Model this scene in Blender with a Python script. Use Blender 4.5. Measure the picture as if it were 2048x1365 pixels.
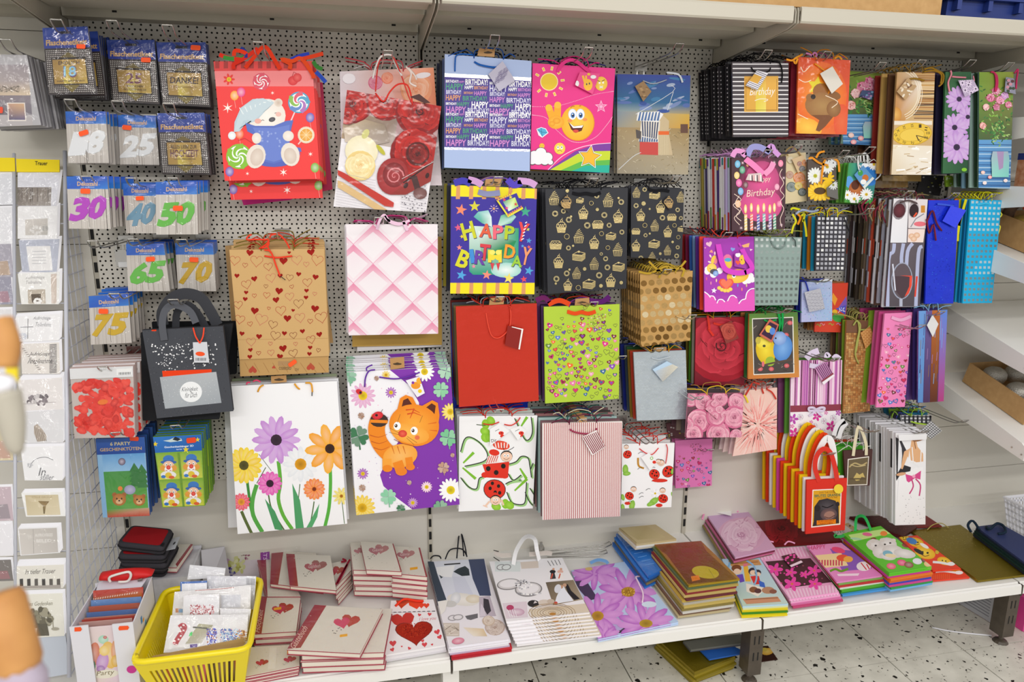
import bpy, math, random
from mathutils import Vector as V, Matrix
R=random.Random(7); ru=R.uniform; rc=R.choice; rad=math.radians; cos=math.cos; sin=math.sin
S=bpy.context.scene
for o in list(bpy.data.objects): bpy.data.objects.remove(o)
COL=S.collection.objects
# ---------------------------------------------------------------- camera, world, lights, exposure
CP=V((-.22667,-2.41735,1.63092)); YAW,PIT,ROL,FL=.214275,-.222847,.0059485,1447.12
cy_,sy_,cp_,sp_=cos(YAW),sin(YAW),cos(PIT),sin(PIT)
cf=V((sy_*cp_,cy_*cp_,sp_)); r0=V((cy_,-sy_,0)); u0=r0.cross(cf)
cr=cos(ROL)*r0+sin(ROL)*u0; cu=-sin(ROL)*r0+cos(ROL)*u0
cd=bpy.data.cameras.new('camera'); cam=bpy.data.objects.new('camera',cd); COL.link(cam)
cd.sensor_width=36; cd.lens=FL/2048*36; cd.clip_start=.05
M=Matrix((cr,cu,-cf)).transposed().to_4x4(); M.translation=CP; cam.matrix_world=M
cd.dof.use_dof=True; cd.dof.focus_distance=2.25; cd.dof.aperture_fstop=3.6
S.camera=cam
S.view_settings.view_transform='Standard'; S.view_settings.look='None'; S.view_settings.gamma=1
S.view_settings.use_curve_mapping=False; S.view_settings.exposure=0.0
w=bpy.data.worlds.new('world'); S.world=w; w.use_nodes=True
w.node_tree.nodes['Background'].inputs[0].default_value=(1,.985,.965,1)
w.node_tree.nodes['Background'].inputs[1].default_value=.70
def area(name,loc,sx,sy,power,tgt,colr=(1,.98,.95)):
    l=bpy.data.lights.new(name,'AREA'); l.shape='RECTANGLE'; l.size=sx; l.size_y=sy; l.energy=power; l.color=colr
    o=bpy.data.objects.new(name,l); COL.link(o); o.location=loc
    o.rotation_euler=(V(tgt)-V(loc)).to_track_quat('-Z','Y').to_euler(); return o
area('ceiling_tube_light_near',(.4,-2.1,2.95),5.5,.14,15,(.4,-.9,.6))
area('ceiling_tube_light_far',(.4,-3.9,2.9),5.5,.16,62,(.4,-.2,1.0))
area('ceiling_tube_light_aisle',(.4,-5.6,2.9),5.5,.16,40,(.4,-.2,1.2))
# ---------------------------------------------------------------- helpers
FR={'P':(0,0,1)}
for k,a in dict(A1=(0,0,4.014),A2=(0,320,4.0136),A3=(0,640,3.7917),A4=(0,1000,3.739),A5=(400,60,3.792),A6=(400,400,3.792),A7=(430,700,3.592),A8=(480,1020,3.9565),
  B1=(860,60,3.7926),B2=(880,340,3.9385),B3=(880,560,3.657),B4=(900,800,3.7926),B5=(840,1020,3.9385),B6=(1210,1020,3.957),B7=(1640,980,3.5466),B8=(1380,60,4.876),
  C1=(1740,60,3.792),C2=(1370,280,4.995),C3=(1360,440,5.689),C4=(1700,360,4.8736),C5=(1360,600,4.55),C6=(1660,600,4.0155),C7=(1340,760,3.657),
  D1=(150,1130,5.806),D2=(290,1120,5.572),D3=(220,1030,6.827),D4=(1580,580,4.875),D5=(1500,840,5.4615),D6=(1780,780,4.015),D7=(1380,500,9.75)).items(): FR[k]=a
def px(f,x,y):
    a=FR[f]; return (a[0]+x/a[2],a[1]+y/a[2])
def ray(x,y): return cf+cr*((x-1024)/FL)-cu*((y-682.5)/FL)
def toF(f,p):
    d=V(p)-CP; z=d.dot(cf); a=FR[f]; return ((1024+FL*d.dot(cr)/z-a[0])*a[2],(682.5-FL*d.dot(cu)/z-a[1])*a[2])
class Pl:
    def __init__(s,p,n): s.p=V(p); s.n=V(n).normalized()
    def hit(s,x,y):
        d=ray(x,y); return CP+d*((s.p-CP).dot(s.n)/d.dot(s.n))
def wallp(D): return Pl((0,-D,0),(0,-1,0))
def shelfp(z): return Pl((0,0,z),(0,0,1))
_h={}
def hx(c):
    if not isinstance(c,str): return tuple(c)
    if c in _h: return _h[c]
    s=c.lstrip('#')
    if len(s)==3: s=''.join(q*2 for q in s)
    v=[int(s[i:i+2],16)/255 for i in (0,2,4)]
    _h[c]=tuple(q/12.92 if q<=.04045 else ((q+.055)/1.055)**2.4 for q in v); return _h[c]
def mix(a,b,t): a,b=hx(a),hx(b); return tuple(x+(y-x)*t for x,y in zip(a,b))
def rgb(v): return tuple(v)+(1,)
# ---- materials
def mat(name,color=None,rough=.5,metal=0,attr=False,bump=None,spec=.5,coat=0,bumpd=.001,noise=None):
    m=bpy.data.materials.new(name); m.use_nodes=True; nt=m.node_tree; b=nt.nodes['Principled BSDF']
    b.inputs['Roughness'].default_value=rough; b.inputs['Metallic'].default_value=metal
    b.inputs['Specular IOR Level'].default_value=spec; b.inputs['Coat Weight'].default_value=coat; b.inputs['Coat Roughness'].default_value=.08
    if color is not None: b.inputs['Base Color'].default_value=rgb(hx(color))
    if attr:
        a=nt.nodes.new('ShaderNodeAttribute'); a.attribute_name='Col'; nt.links.new(a.outputs['Color'],b.inputs['Base Color'])
    if noise:
        tc=nt.nodes.new('ShaderNodeTexCoord'); n=nt.nodes.new('ShaderNodeTexNoise'); n.inputs['Scale'].default_value=noise[0]; n.inputs['Detail'].default_value=4
        r=nt.nodes.new('ShaderNodeValToRGB'); r.color_ramp.elements[0].position=.3; r.color_ramp.elements[1].position=.7
        r.color_ramp.elements[0].color=rgb(hx(noise[1])); r.color_ramp.elements[1].color=rgb(hx(noise[2]))
        nt.links.new(tc.outputs['Object'],n.inputs[0]); nt.links.new(n.outputs[0],r.inputs[0]); nt.links.new(r.outputs[0],b.inputs['Base Color'])
    if bump:
        tc=nt.nodes.new('ShaderNodeTexCoord'); n=nt.nodes.new('ShaderNodeTexNoise'); n.inputs['Scale'].default_value=bump[0]; n.inputs['Detail'].default_value=bump[2] if len(bump)>2 else 3
        bp=nt.nodes.new('ShaderNodeBump'); bp.inputs['Strength'].default_value=bump[1]; bp.inputs['Distance'].default_value=bumpd
        nt.links.new(tc.outputs['Object'],n.inputs[0]); nt.links.new(n.outputs[0],bp.inputs['Height']); nt.links.new(bp.outputs[0],b.inputs['Normal'])
    return m
PAPER=mat('printed_paper',rough=.5,attr=True,spec=.35)
GLOSS=mat('glossy_paper',rough=.16,attr=True,bump=(13,.7,3),bumpd=.014,coat=.4)
FOIL=mat('foil_paper',rough=.3,metal=.72,attr=True,bump=(160,.5,2),bumpd=.002)
FOIL2=mat('crinkled_foil',rough=.25,metal=.35,attr=True,bump=(14,.6,4),bumpd=.012)
MATTE=mat('matte_fabric',rough=.95,attr=True,bump=(400,.4),spec=.1)
CLOTH=mat('string_cloth',rough=.8,attr=True,spec=.2)
STEEL=mat('chromed_wire','#b9b7b2',rough=.25,metal=.9)
SHELFW=mat('cream_powder_coat','#e9e7e2',rough=.38,bump=(350,.08))
WALLM=mat('beige_powder_coat','#d5d1c7',rough=.5,bump=(300,.1))
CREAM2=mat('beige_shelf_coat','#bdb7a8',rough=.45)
DARK=mat('brown_steel','#4a4238',rough=.45,noise=(30,'#453d34','#554b40'))
BLACK=mat('black_void','#141312',rough=.8)
CARD=mat('cardboard','#b88f5c',rough=.85,noise=(40,'#b18a58','#bf9865'))
YPL=mat('yellow_plastic','#f3dc08',rough=.3,coat=.2)
WPL=mat('white_plastic','#e8e8ee',rough=.35)
ORG=mat('orange_sticker','#ff5422',rough=.5)
GREYW=mat('grey_wire_enamel','#c6c8d2',rough=.35)
def film_mat():
    m=bpy.data.materials.new('clear_film'); m.use_nodes=True; nt=m.node_tree; nt.nodes.clear()
    o=nt.nodes.new('ShaderNodeOutputMaterial'); mx=nt.nodes.new('ShaderNodeMixShader'); t=nt.nodes.new('ShaderNodeBsdfTransparent'); g=nt.nodes.new('ShaderNodeBsdfGlossy')
    g.inputs['Roughness'].default_value=.05; t.inputs[0].default_value=(.97,.97,.97,1)
    tc=nt.nodes.new('ShaderNodeTexCoord'); n=nt.nodes.new('ShaderNodeTexNoise'); n.inputs['Scale'].default_value=24; n.inputs['Detail'].default_value=3; n.inputs['Distortion'].default_value=1.2
    bp=nt.nodes.new('ShaderNodeBump'); bp.inputs['Strength'].default_value=1; bp.inputs['Distance'].default_value=.0075
    lw=nt.nodes.new('ShaderNodeLayerWeight'); lw.inputs['Blend'].default_value=.5; pw=nt.nodes.new('ShaderNodeMath'); pw.operation='POWER'; pw.inputs[1].default_value=4
    f=nt.nodes.new('ShaderNodeMath'); f.operation='MULTIPLY_ADD'; f.inputs[1].default_value=.5; f.inputs[2].default_value=.055; nt.links.new(lw.outputs['Facing'],pw.inputs[0]); nt.links.new(pw.outputs[0],f.inputs[0])
    for a,b in ((tc.outputs['Object'],n.inputs[0]),(n.outputs[0],bp.inputs['Height']),(bp.outputs[0],g.inputs['Normal']),(f.outputs[0],mx.inputs[0]),(t.outputs[0],mx.inputs[1]),(g.outputs[0],mx.inputs[2]),(mx.outputs[0],o.inputs[0])): nt.links.new(a,b)
    return m
FILM=film_mat()
# ---- object making
def mk(name,verts,faces,mats,parent=None,origin=(0,0,0),cols=None,fm=None,smooth=False):
    o0=V(origin); me=bpy.data.meshes.new(name)
    me.from_pydata([tuple(V(v)-o0) for v in verts],[],faces)
    if not isinstance(mats,(list,tuple)): mats=[mats]
    for m in mats: me.materials.append(m)
    if fm: me.polygons.foreach_set('material_index',fm)
    if cols:
        a=me.color_attributes.new('Col','FLOAT_COLOR','POINT'); f=[]
        for c in cols: f+= [c[0],c[1],c[2],1]
        a.data.foreach_set('color',f)
    if smooth: me.polygons.foreach_set('use_smooth',[True]*len(me.polygons))
    me.update(); o=bpy.data.objects.new(name,me); COL.link(o)
    if parent: o.parent=parent; o.location=o0-V(parent.get('o0',(0,0,0)))
    else: o.location=o0
    o['o0']=tuple(o0) ; return o
def empty(name,loc):
    o=bpy.data.objects.new(name,None); COL.link(o); o.location=loc; o['o0']=tuple(loc); o.empty_display_size=.05; return o
def tag(o,label=None,cat=None,group=None,kind=None):
    if label: o['label']=label
    if cat: o['category']=cat
    if group: o['group']=group
    if kind: o['kind']=kind
    return o
def dup(o,off,parent=None,rot=0,nochild=False):
    c=o.copy(); COL.link(c)
    if parent is None: c.location=o.location+V(off); c.rotation_euler=(0,rot,0)
    else: c.parent=parent
    if not nochild:
        for ch in list(o.children): dup(ch,(0,0,0),c)
    return c
class MB:
    def __init__(s): s.v=[]; s.f=[]; s.m=[]; s.c=[]
    def add(s,vs,fs,m=0,col=None):
        b=len(s.v); s.v+=[V(q) for q in vs]; s.f+=[tuple(i+b for i in q) for q in fs]; s.m+=[m]*len(fs)
        s.c+=[hx(col) if col is not None else (.8,.8,.8)]*len(vs); return s
    def box(s,x0,x1,y0,y1,z0,z1,m=0,col=None):
        return s.hexa([(x0,y0,z1),(x1,y0,z1),(x1,y0,z0),(x0,y0,z0)],[(x0,y1,z1),(x1,y1,z1),(x1,y1,z0),(x0,y1,z0)],m,col)
    def hexa(s,a,b,m=0,col=None,cside=None):
        s.add(a,[(3,2,1,0)],m,col); s.add(b,[(0,1,2,3)],m,col)
        for i in range(4):
            j=(i+1)%4; s.add([a[i],a[j],b[j],b[i]],[(0,1,2,3)],m,cside or col)
        return s
    def slab(s,q,n,t,m=0,col=None,cside=None):
        q=[V(k) for k in q]; n=V(n); return s.hexa(q,[k-n*t for k in q],m,col,cside)
    def tube(s,pts,r,sides=5,m=0,col=None,smooth=0,closed=False):
        pts=[V(p) for p in pts]
        if smooth: pts=cat(pts,smooth)
        rings=[]; up=None
        for i,p in enumerate(pts):
            a=pts[max(i-1,0)]; b=pts[min(i+1,len(pts)-1)]; t=(b-a)
            if t.length<1e-9: t=V((0,0,1))
            t.normalize()
            if up is None or abs(t.dot(up))>.99: up=V((0,0,1)) if abs(t.z)<.9 else V((1,0,0))
            e1=(up-t*up.dot(t)).normalized(); e2=t.cross(e1); up=e1
            rr=r(i/(len(pts)-1)) if callable(r) else r
            rings.append([p+e1*(cos(k*2*math.pi/sides)*rr)+e2*(sin(k*2*math.pi/sides)*rr) for k in range(sides)])
        n=len(rings); vs=[q for g in rings for q in g]
        fs=[(i*sides+k,i*sides+(k+1)%sides,(i+1)*sides+(k+1)%sides,(i+1)*sides+k) for i in range(n-1) for k in range(sides)]
        fs+= [tuple(range(sides))[::-1],tuple((n-1)*sides+k for k in range(sides))]
        return s.add(vs,fs,m,col)
    def prism(s,pts,d,m=0,col=None):
        n=len(pts); d=V(d); p=[V(q) for q in pts]; q=[k+d for k in p]
        s.add(p,[tuple(range(n))[::-1]],m,col); s.add(q,[tuple(range(n))],m,col)
        for i in range(n):
            j=(i+1)%n; s.add([p[i],p[j],q[j],q[i]],[(0,1,2,3)],m,col)
        return s
    def build(s,name,mats,parent=None,origin=(0,0,0),smooth=False,colors=False):
        return mk(name,s.v,s.f,mats,parent,origin,s.c if colors else None,s.m,smooth)
def cat(p,k):
    out=[]; n=len(p)
    for i in range(n-1):
        a,b,c,d=p[max(i-1,0)],p[i],p[i+1],p[min(i+2,n-1)]
        for j in range(k):
            t=j/k; out.append(.5*((2*b)+(c-a)*t+(2*a-5*b+4*c-d)*t*t+(3*b-a-3*c+d)*t**3))
    out.append(p[-1]); return out
# ---- text glyph cache
_t={}
def glyph(s,fat=0):
    k=(s,fat)
    if k in _t: return _t[k]
    cu_=bpy.data.curves.new('t','FONT'); cu_.body=s; cu_.resolution_u=2; cu_.offset=fat; o=bpy.data.objects.new('t',cu_); COL.link(o)
    me=bpy.data.meshes.new_from_object(o); vs=[(v.co.x,v.co.y) for v in me.vertices]; fs=[tuple(p.vertices) for p in me.polygons]
    bpy.data.objects.remove(o); bpy.data.curves.remove(cu_); bpy.data.meshes.remove(me)
    if not vs: vs=[(0,0)]
    x0=min(v[0] for v in vs); x1=max(v[0] for v in vs); y0=min(v[1] for v in vs); y1=max(v[1] for v in vs)
    sx=max(x1-x0,1e-6); sy=max(y1-y0,1e-6)
    _t[k]=([((v[0]-x0)/sx-.5,(v[1]-y0)/sy-.5) for v in vs],fs); return _t[k]
# ---- canvas: flat print on a plane, drawn in photo-crop coordinates and cut to the sheet's outline
class CV:
    def __init__(s,plane,frame='P',clip=None,lift=.0005):
        s.pl=plane; s.f=frame; s.l=lift; s.mb=MB(); s.clip=None; s.ox=s.oy=0; s.fr=True; s.j=0
        if clip: s.setclip(clip)
    def setclip(s,clip):
        c=[px(s.f,*q) for q in clip]; a=sum(c[i][0]*c[(i+1)%len(c)][1]-c[(i+1)%len(c)][0]*c[i][1] for i in range(len(c)))
        s.clip=c if a>0 else c[::-1]
    def _clip(s,p):
        c=s.clip
        for i in range(len(c)):
            ax,ay=c[i]; bx,by=c[(i+1)%len(c)]; ex,ey=bx-ax,by-ay
            d=[ex*(q[1]-ay)-ey*(q[0]-ax) for q in p]
            if min(d)>=0: continue
            out=[]
            for k in range(len(p)):
                j=k-1
                if (d[k]>=0)!=(d[j]>=0):
                    t=d[j]/(d[j]-d[k]); out.append(tuple(a+(b-a)*t for a,b in zip(p[j],p[k])))
                if d[k]>=0: out.append(p[k])
            p=out
            if len(p)<3: return None
        return p
    def poly(s,pts,col,m=0,up=1):
        if isinstance(col,list): cs=[hx(c) for c in col]
        else: c=hx(col); cs=[c]*len(pts)
        p=[px(s.f,q[0]+s.ox,q[1]+s.oy)+tuple(c) for q,c in zip(pts,cs)]
        if s.clip:
            p=s._clip(p)
            if not p: return
        s.step(up)
        n=s.pl.n*(s.l+s.j*1.6e-6); b=len(s.mb.v)
        ar=sum(p[i-1][0]*p[i][1]-p[i][0]*p[i-1][1] for i in range(len(p)))
        if ar>0: p=p[::-1]
        s.mb.v+=[s.pl.hit(q[0],q[1])+n for q in p]; s.mb.c+=[q[2:5] for q in p]; s.mb.f.append(tuple(range(b,b+len(p)))); s.mb.m.append(m)
    def step(s,up):
        if up==1: s.l+=1.5e-5; s.fr=True; s.j=0
        elif up==0:
            s.j=(s.j+1)%9
            if s.fr: s.l+=1.5e-5; s.fr=False
    def rect(s,x0,y0,x1,y1,col,m=0,up=1): s.poly([(x0,y0),(x1,y0),(x1,y1),(x0,y1)],col,m,up)
    def ell(s,cx,cy,rx,ry=None,col='#fff',ang=0,n=14,c2=None,m=0,up=1):
        ry=rx if ry is None else ry; a=rad(ang); ca,sa=cos(a),sin(a)
        pt=[(cx+rx*cos(t)*ca-ry*sin(t)*sa,cy+rx*cos(t)*sa+ry*sin(t)*ca) for t in [2*math.pi*k/n for k in range(n)]]
        if c2 is None: s.poly(pt,col,m,up)
        else:
            s.step(up)
            for k in range(n): s.poly([(cx,cy),pt[k],pt[(k+1)%n]],[c2,col,col],m,-1)
    def line(s,pts,w,col,m=0,sm=0,w2=None,up=1):
        p=[V((q[0],q[1],0)) for q in pts]
        if sm: p=cat(p,sm)
        s.step(up)
        n=len(p); L=[];Rr=[]
        for i in range(n):
            t=p[min(i+1,n-1)]-p[max(i-1,0)]
            if t.length<1e-9: t=V((1,0,0))
            t.normalize(); ww=(w if w2 is None else w+(w2-w)*i/(n-1))/2; L.append((p[i].x-t.y*ww,p[i].y+t.x*ww)); Rr.append((p[i].x+t.y*ww,p[i].y-t.x*ww))
        for i in range(n-1): s.poly([L[i],L[i+1],Rr[i+1],Rr[i]],col,m,-1)
    def star(s,cx,cy,r,col,k=5,inn=.42,ang=0,m=0,up=1):
        s.poly([(cx+(r if i%2==0 else r*inn)*sin(rad(ang)+math.pi*i/k),cy-(r if i%2==0 else r*inn)*cos(rad(ang)+math.pi*i/k)) for i in range(2*k)],col,m,up)
    def hpts(s,cx,cy,r,ang=0,n=16):
        a=rad(ang); o=[]
        for i in range(n):
            t=2*math.pi*i/n; x=16*sin(t)**3; y=-(13*cos(t)-5*cos(2*t)-2*cos(3*t)-cos(4*t)); x*=r/16; y*=r/16
            o.append((cx+x*cos(a)-y*sin(a),cy+x*sin(a)+y*cos(a)))
        return o
    def heart(s,cx,cy,r,col,ang=0,m=0,up=1): s.poly(s.hpts(cx,cy,r,ang),col,m,up)
    def hline(s,cx,cy,r,col,w=3,ang=0):
        p=s.hpts(cx,cy,r,ang,18); s.line(p+[p[0]],w,col)
    def flower(s,cx,cy,r,n,col,cc,c2=None,rc=.28,pw=.34,ang=0,sq=1,tip=None):
        for i in range(n):
            t=rad(ang)+2*math.pi*i/n; dx,dy=cos(t),sin(t)
            s.ell(cx+dx*r*.58,cy+dy*r*.58*sq,r*.46,r*pw*.42,col if i%2 or not tip else tip,math.degrees(math.atan2(dy*sq,dx)),10,c2=c2)
        if cc: s.ell(cx,cy,r*rc,r*rc*sq,cc,n=12,c2=mix(cc,'#000',.45))
    def rose(s,cx,cy,r,dark,mid,light,sq=1,seed=0,L=6):
        q=random.Random(seed); s.ell(cx,cy,r,r*sq,mid,n=18,c2=dark)
        for k in range(L):
            rk=r*(1-.82*k/L); m_=5 if k<2 else (4 if k<4 else 3); ph=q.uniform(0,6)
            for j in range(m_):
                t=2*math.pi*(j/m_)+ph+q.uniform(-.3,.3); d=rk*q.uniform(.36,.5); w=rk*q.uniform(.5,.68); e=rk*q.uniform(.4,.56)*sq; X,Y=cx+cos(t)*d,cy+sin(t)*d*sq; an=math.degrees(t)+90+q.uniform(-18,18)
                s.ell(X-cos(t)*rk*.05,Y-sin(t)*rk*.05*sq,w,e,mix(dark,mid,.4),an,12)
                s.ell(X,Y,w*.97,e*.95,mix(light,mid,q.uniform(0,.7)),an,12,c2=mix(dark,mid,q.uniform(.1,.8)))
        s.spiral(cx,cy,r*.17,dark,1.6,r*.03,sq)
    def spiral(s,cx,cy,r,col,turns=2,w=3,sq=1,a0=0,n=12):
        N=int(turns*n); s.line([(cx+r*i/N*cos(a0+2*math.pi*i/n),cy+r*sq*i/N*sin(a0+2*math.pi*i/n)) for i in range(N+1)],w*.6,col,w2=w*1.3)
    def text(s,t,cx,cy,w,h,col,ang=0,sh=0,fat=0,m=0):
        vs,fs=glyph(t,fat); a=rad(ang); s.step(1)
        P=[]
        for x,y in vs:
            X=(x*w+sh*y*h); Y=-y*h; P.append((cx+X*cos(a)-Y*sin(a),cy+X*sin(a)+Y*cos(a)))
        for f in fs: s.poly([P[i] for i in f],col,m,-1)
    def slab(s,q,t,col,cside=None,m=0,lift=0):
        p=[s.pl.hit(*px(s.f,*k))+s.pl.n*lift for k in q]; s.mb.slab(p,s.pl.n,t,m,col,cside); return p
    def pt(s,x,y,d=0): return s.pl.hit(*px(s.f,x,y))+s.pl.n*d
    def build(s,name,mats,parent=None,origin=(0,0,0)): return s.mb.build(name,mats,parent,origin,colors=True)
# ================================================================ setting
ZS=.258; W3=(-2,-1,0,1,2,3)
z1=1.8346   # first panel joint; panels 0.4 m
wall=MB().box(-2.6,3.6,.05,.07,0,2.6).build('wall_back',mat('dark_backing','#3b3833',.8)); tag(wall,'beige shop wall of perforated metal panels behind the gift bags','wall',kind='structure'); wall['o0']=(0,0,0)
def perf():
    v=[];f=[]; hh=.4/30; wd=.985
    for r in range(30):
        n=66 if r%2 else 39; cw=wd/n; z0=-.4+.0006+r*(.3988/30); zz=.3988/30
        for i in range(n):
            x0=-wd/2+i*cw; b=len(v); cx=x0+cw/2; cz=z0+zz/2
            skip=(r in (0,29) and False)
            v+=[(x0,0,z0),(x0+cw,0,z0),(x0+cw,0,z0+zz),(x0,0,z0+zz)]
            v+=[(cx+.0031*cos(a),0,cz+.0031*sin(a)) for a in [math.pi*k/4 for k in range(8)]]
            h=lambda k:b+4+k%8
            f+=[(b,b+1,h(7),h(6),h(5)),(b+1,b+2,h(1),h(0),h(7)),(b+2,b+3,h(3),h(2),h(1)),(b+3,b,h(5),h(4),h(3))]
    return v,f
pv,pf=perf(); p0=None
for bx in (-.5,.5,1.5):
    for k in range(-1,3):
        if p0 is None: p0=mk('perforated_panel',pv,pf,WALLM,wall)
        else:
            p=p0.copy(); COL.link(p)
        (p0 if bx==-.5 and k==-1 else p).location=(bx,0,z1-.4*k)
def plain(x0,x1,z0,z1_,y=0): return MB().box(x0,x1,y,y+.012,z0,z1_).build('plain_panel',WALLM,wall)
for bx in (-1,0,1): plain(bx+.008,bx+.992,ZS-.02,z1-1.2-.004,.012)
for bx in (-2,2,3):
    zz=z1+.39
    while zz>ZS+.05: plain(bx+.008,bx+.992,max(zz-.198,ZS-.02),zz); zz-=.2
def upright(x):
    m=MB().box(x-.0075,x+.0075,.004,.045,.03,2.3)
    z=.29
    while z<2.2: m.box(x-.0045,x+.0045,.0015,.0045,z,z+.03,1); z+=.05
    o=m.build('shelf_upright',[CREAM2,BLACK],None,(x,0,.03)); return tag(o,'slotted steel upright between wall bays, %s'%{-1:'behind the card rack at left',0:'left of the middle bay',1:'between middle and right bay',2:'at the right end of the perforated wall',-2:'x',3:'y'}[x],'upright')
for x in (-1,0,1,2): upright(x)
# floor of terrazzo tiles
def terrazzo():
    m=bpy.data.materials.new('terrazzo'); m.use_nodes=True; nt=m.node_tree; b=nt.nodes['Principled BSDF']; N=nt.nodes.new; L=nt.links.new
    b.inputs['Roughness'].default_value=.35
    g=N('ShaderNodeNewGeometry'); base=N('ShaderNodeTexNoise'); base.inputs['Scale'].default_value=14; base.inputs['Detail'].default_value=5
    r=N('ShaderNodeValToRGB'); r.color_ramp.elements[0].color=rgb(hx('#cbc7bb')); r.color_ramp.elements[1].color=rgb(hx('#e2ded2')); r.color_ramp.elements[0].position=.3; r.color_ramp.elements[1].position=.7
    L(g.outputs['Position'],base.inputs[0]); L(base.outputs[0],r.inputs[0]); prev=r.outputs[0]
    for sc,thr,cc,pw in ((40,.66,'#1d1b19',.27),(72,.74,'#2b2723',.27),(110,.75,'#958f83',.26)):
        wn=N('ShaderNodeTexNoise'); wn.inputs['Scale'].default_value=sc*1.5
        ad=N('ShaderNodeVectorMath'); ad.operation='MULTIPLY_ADD'; ad.inputs[1].default_value=(.02,.02,0); L(g.outputs['Position'],wn.inputs[0]); L(wn.outputs['Color'],ad.inputs[0]); L(g.outputs['Position'],ad.inputs[2])
        vo=N('ShaderNodeTexVoronoi'); vo.inputs['Scale'].default_value=sc; L(ad.outputs[0],vo.inputs[0])
        sp=N('ShaderNodeSeparateColor'); L(vo.outputs['Color'],sp.inputs[0])
        a=N('ShaderNodeMath'); a.operation='GREATER_THAN'; a.inputs[1].default_value=thr; L(sp.outputs[0],a.inputs[0])
        d=N('ShaderNodeMath'); d.operation='LESS_THAN'; L(vo.outputs['Distance'],d.inputs[0])
        q=N('ShaderNodeMath'); q.operation='MULTIPLY'; q.inputs[1].default_value=pw*1.3; L(sp.outputs[1],q.inputs[0]); L(q.outputs[0],d.inputs[1])
        mu=N('ShaderNodeMath'); mu.operation='MULTIPLY'; L(a.outputs[0],mu.inputs[0]); L(d.outputs[0],mu.inputs[1])
        mx=N('ShaderNodeMix'); mx.data_type='RGBA'; L(mu.outputs[0],mx.inputs[0]); L(prev,mx.inputs[6]); mx.inputs[7].default_value=rgb(hx(cc)); prev=mx.outputs[2]
    L(prev,b.inputs['Base Color']); return m
TER=terrazzo()
fl=MB().box(-6,8,-6,.2,-.05,-.004).build('floor',mat('grout','#6a655c',.8)); tag(fl,'speckled terrazzo tile floor','floor',kind='structure'); fl['o0']=(0,0,0)
T=.304; t0=MB().prism([(.002,.002,0),(T-.002,.002,0),(T-.002,T-.002,0),(.002,T-.002,0)],(0,0,-.01)).build('floor_tile',TER,fl); first=True
for i in range(-6,11):
    for j in range(-5,2):
        o=t0 if first else t0.copy()
        if not first: COL.link(o)
        first=False; o.location=(.007+i*T,-.849+j*T,ru(-.0004,.0004))
MB().box(-6,8,-6,-.849-5*T,-.02,-.001).build('floor_tile',TER,fl)
# base shelves
def lab(x): return {-2:'far left bay',-1:'left bay under the guest books',0:'middle bay under the wedding bags',1:'right bay under the stacked gift bags',2:'far right bay'}[x]
for x in (-2,-1,0,1,2):
    a,b=x+.0035,x+.9965; m=MB()
    m.prism([(a,.03,ZS),(a,-.559,ZS),(a,-.5615,ZS-.005),(a,-.568,ZS-.006),(a,-.570,ZS-.002),(a,-.576,ZS-.006),(a,-.579,ZS-.036),(a,-.565,ZS-.04),(a,-.56,ZS-.02),(a,.03,ZS-.02)],(b-a,0,0))
    o=m.build('base_shelf',SHELFW,None,(x+.5,-.28,ZS-.03)); tag(o,'cream metal base shelf of the '+lab(x),'shelf')
for x in (0,1,2):
    br=SHELFW if x==0 else DARK
    m=MB().box(x-.024,x+.024,-.555,-.5,.035,ZS-.021)
    r=m.build('support_stand',br,None,(x,-.53,0)); tag(r,{0:'cream steel shelf foot where left and middle base shelves meet',1:'brown slotted steel shelf foot at the right end of the middle shelf',2:'brown slotted steel shelf foot under the right shelf end'}[x],'stand')
    if x:
        for zz in (.09,.15):
            for dx in (-.008,.008): MB().box(x+dx-.0022,x+dx+.0022,-.5556,-.5551,zz,zz+.03).build('slot',BLACK,r,(x,-.555,zz))
        f=MB().tube([(x,-.53,.0),(x,-.53,.008),(x,-.53,.014),(x,-.53,.036)],lambda t:.026 if t<.2 else (.02 if t<.5 else .008),12)
        f.build('levelling_foot',DARK,r,(0,0,0))
        MB().box(x-.02,x+.02,-.5,.03,.17,ZS-.022).build('bracket_arm',DARK,r,(0,0,0))
    g=MB()
    for dx in (-.002,0,.002): g.box(x+dx-.0006,x+dx+.0006,-.578,-.545,ZS-.045,ZS-.004)
    g.build('joint_plate',DARK,r,(0,0,0))
# canopy shelves
ZT=2.085
for x in (-2,-1,0,1,2):
    a,b=x+.012,x+.988; m=MB(); D=(b-a,0,0)
    m.prism([(a,0,ZT+.012),(a,-.475,ZT+.012),(a,-.478,ZT+.006),(a,-.478,ZT-.026),(a,-.474,ZT-.031),(a,-.455,ZT-.031),(a,-.455,ZT-.026),(a,-.472,ZT-.026),(a,-.472,ZT+.002),(a,0,ZT+.002)],D)
    m.prism([(a,-.455,ZT+.004),(a,-.34,ZT+.004),(a,-.33,ZT-.012),(a,-.318,ZT-.012),(a,-.318,ZT+.004)],D) if 0 else m.box(a,b,-.45,-.33,ZT-.018,ZT+.004)
    m.box(a,b,-.27,-.135,ZT-.018,ZT+.004); m.box(a,b,-.06,-.002,ZT-.026,ZT+.004)
    for dx in (.08,.5,.85): m.box(x+dx,x+dx+.012,-.452,-.4505,ZT-.012,ZT-.007,1); m.box(x+dx+.06,x+dx+.072,-.0615,-.0603,ZT-.012,ZT-.007,1)
    o=m.build('canopy_shelf',[CREAM2,BLACK],None,(x+.5,-.24,ZT)); tag(o,'beige top shelf roofing the %s bay'%{-2:'far left',-1:'left',0:'middle',1:'right',2:'far right'}[x],'shelf')
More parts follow.
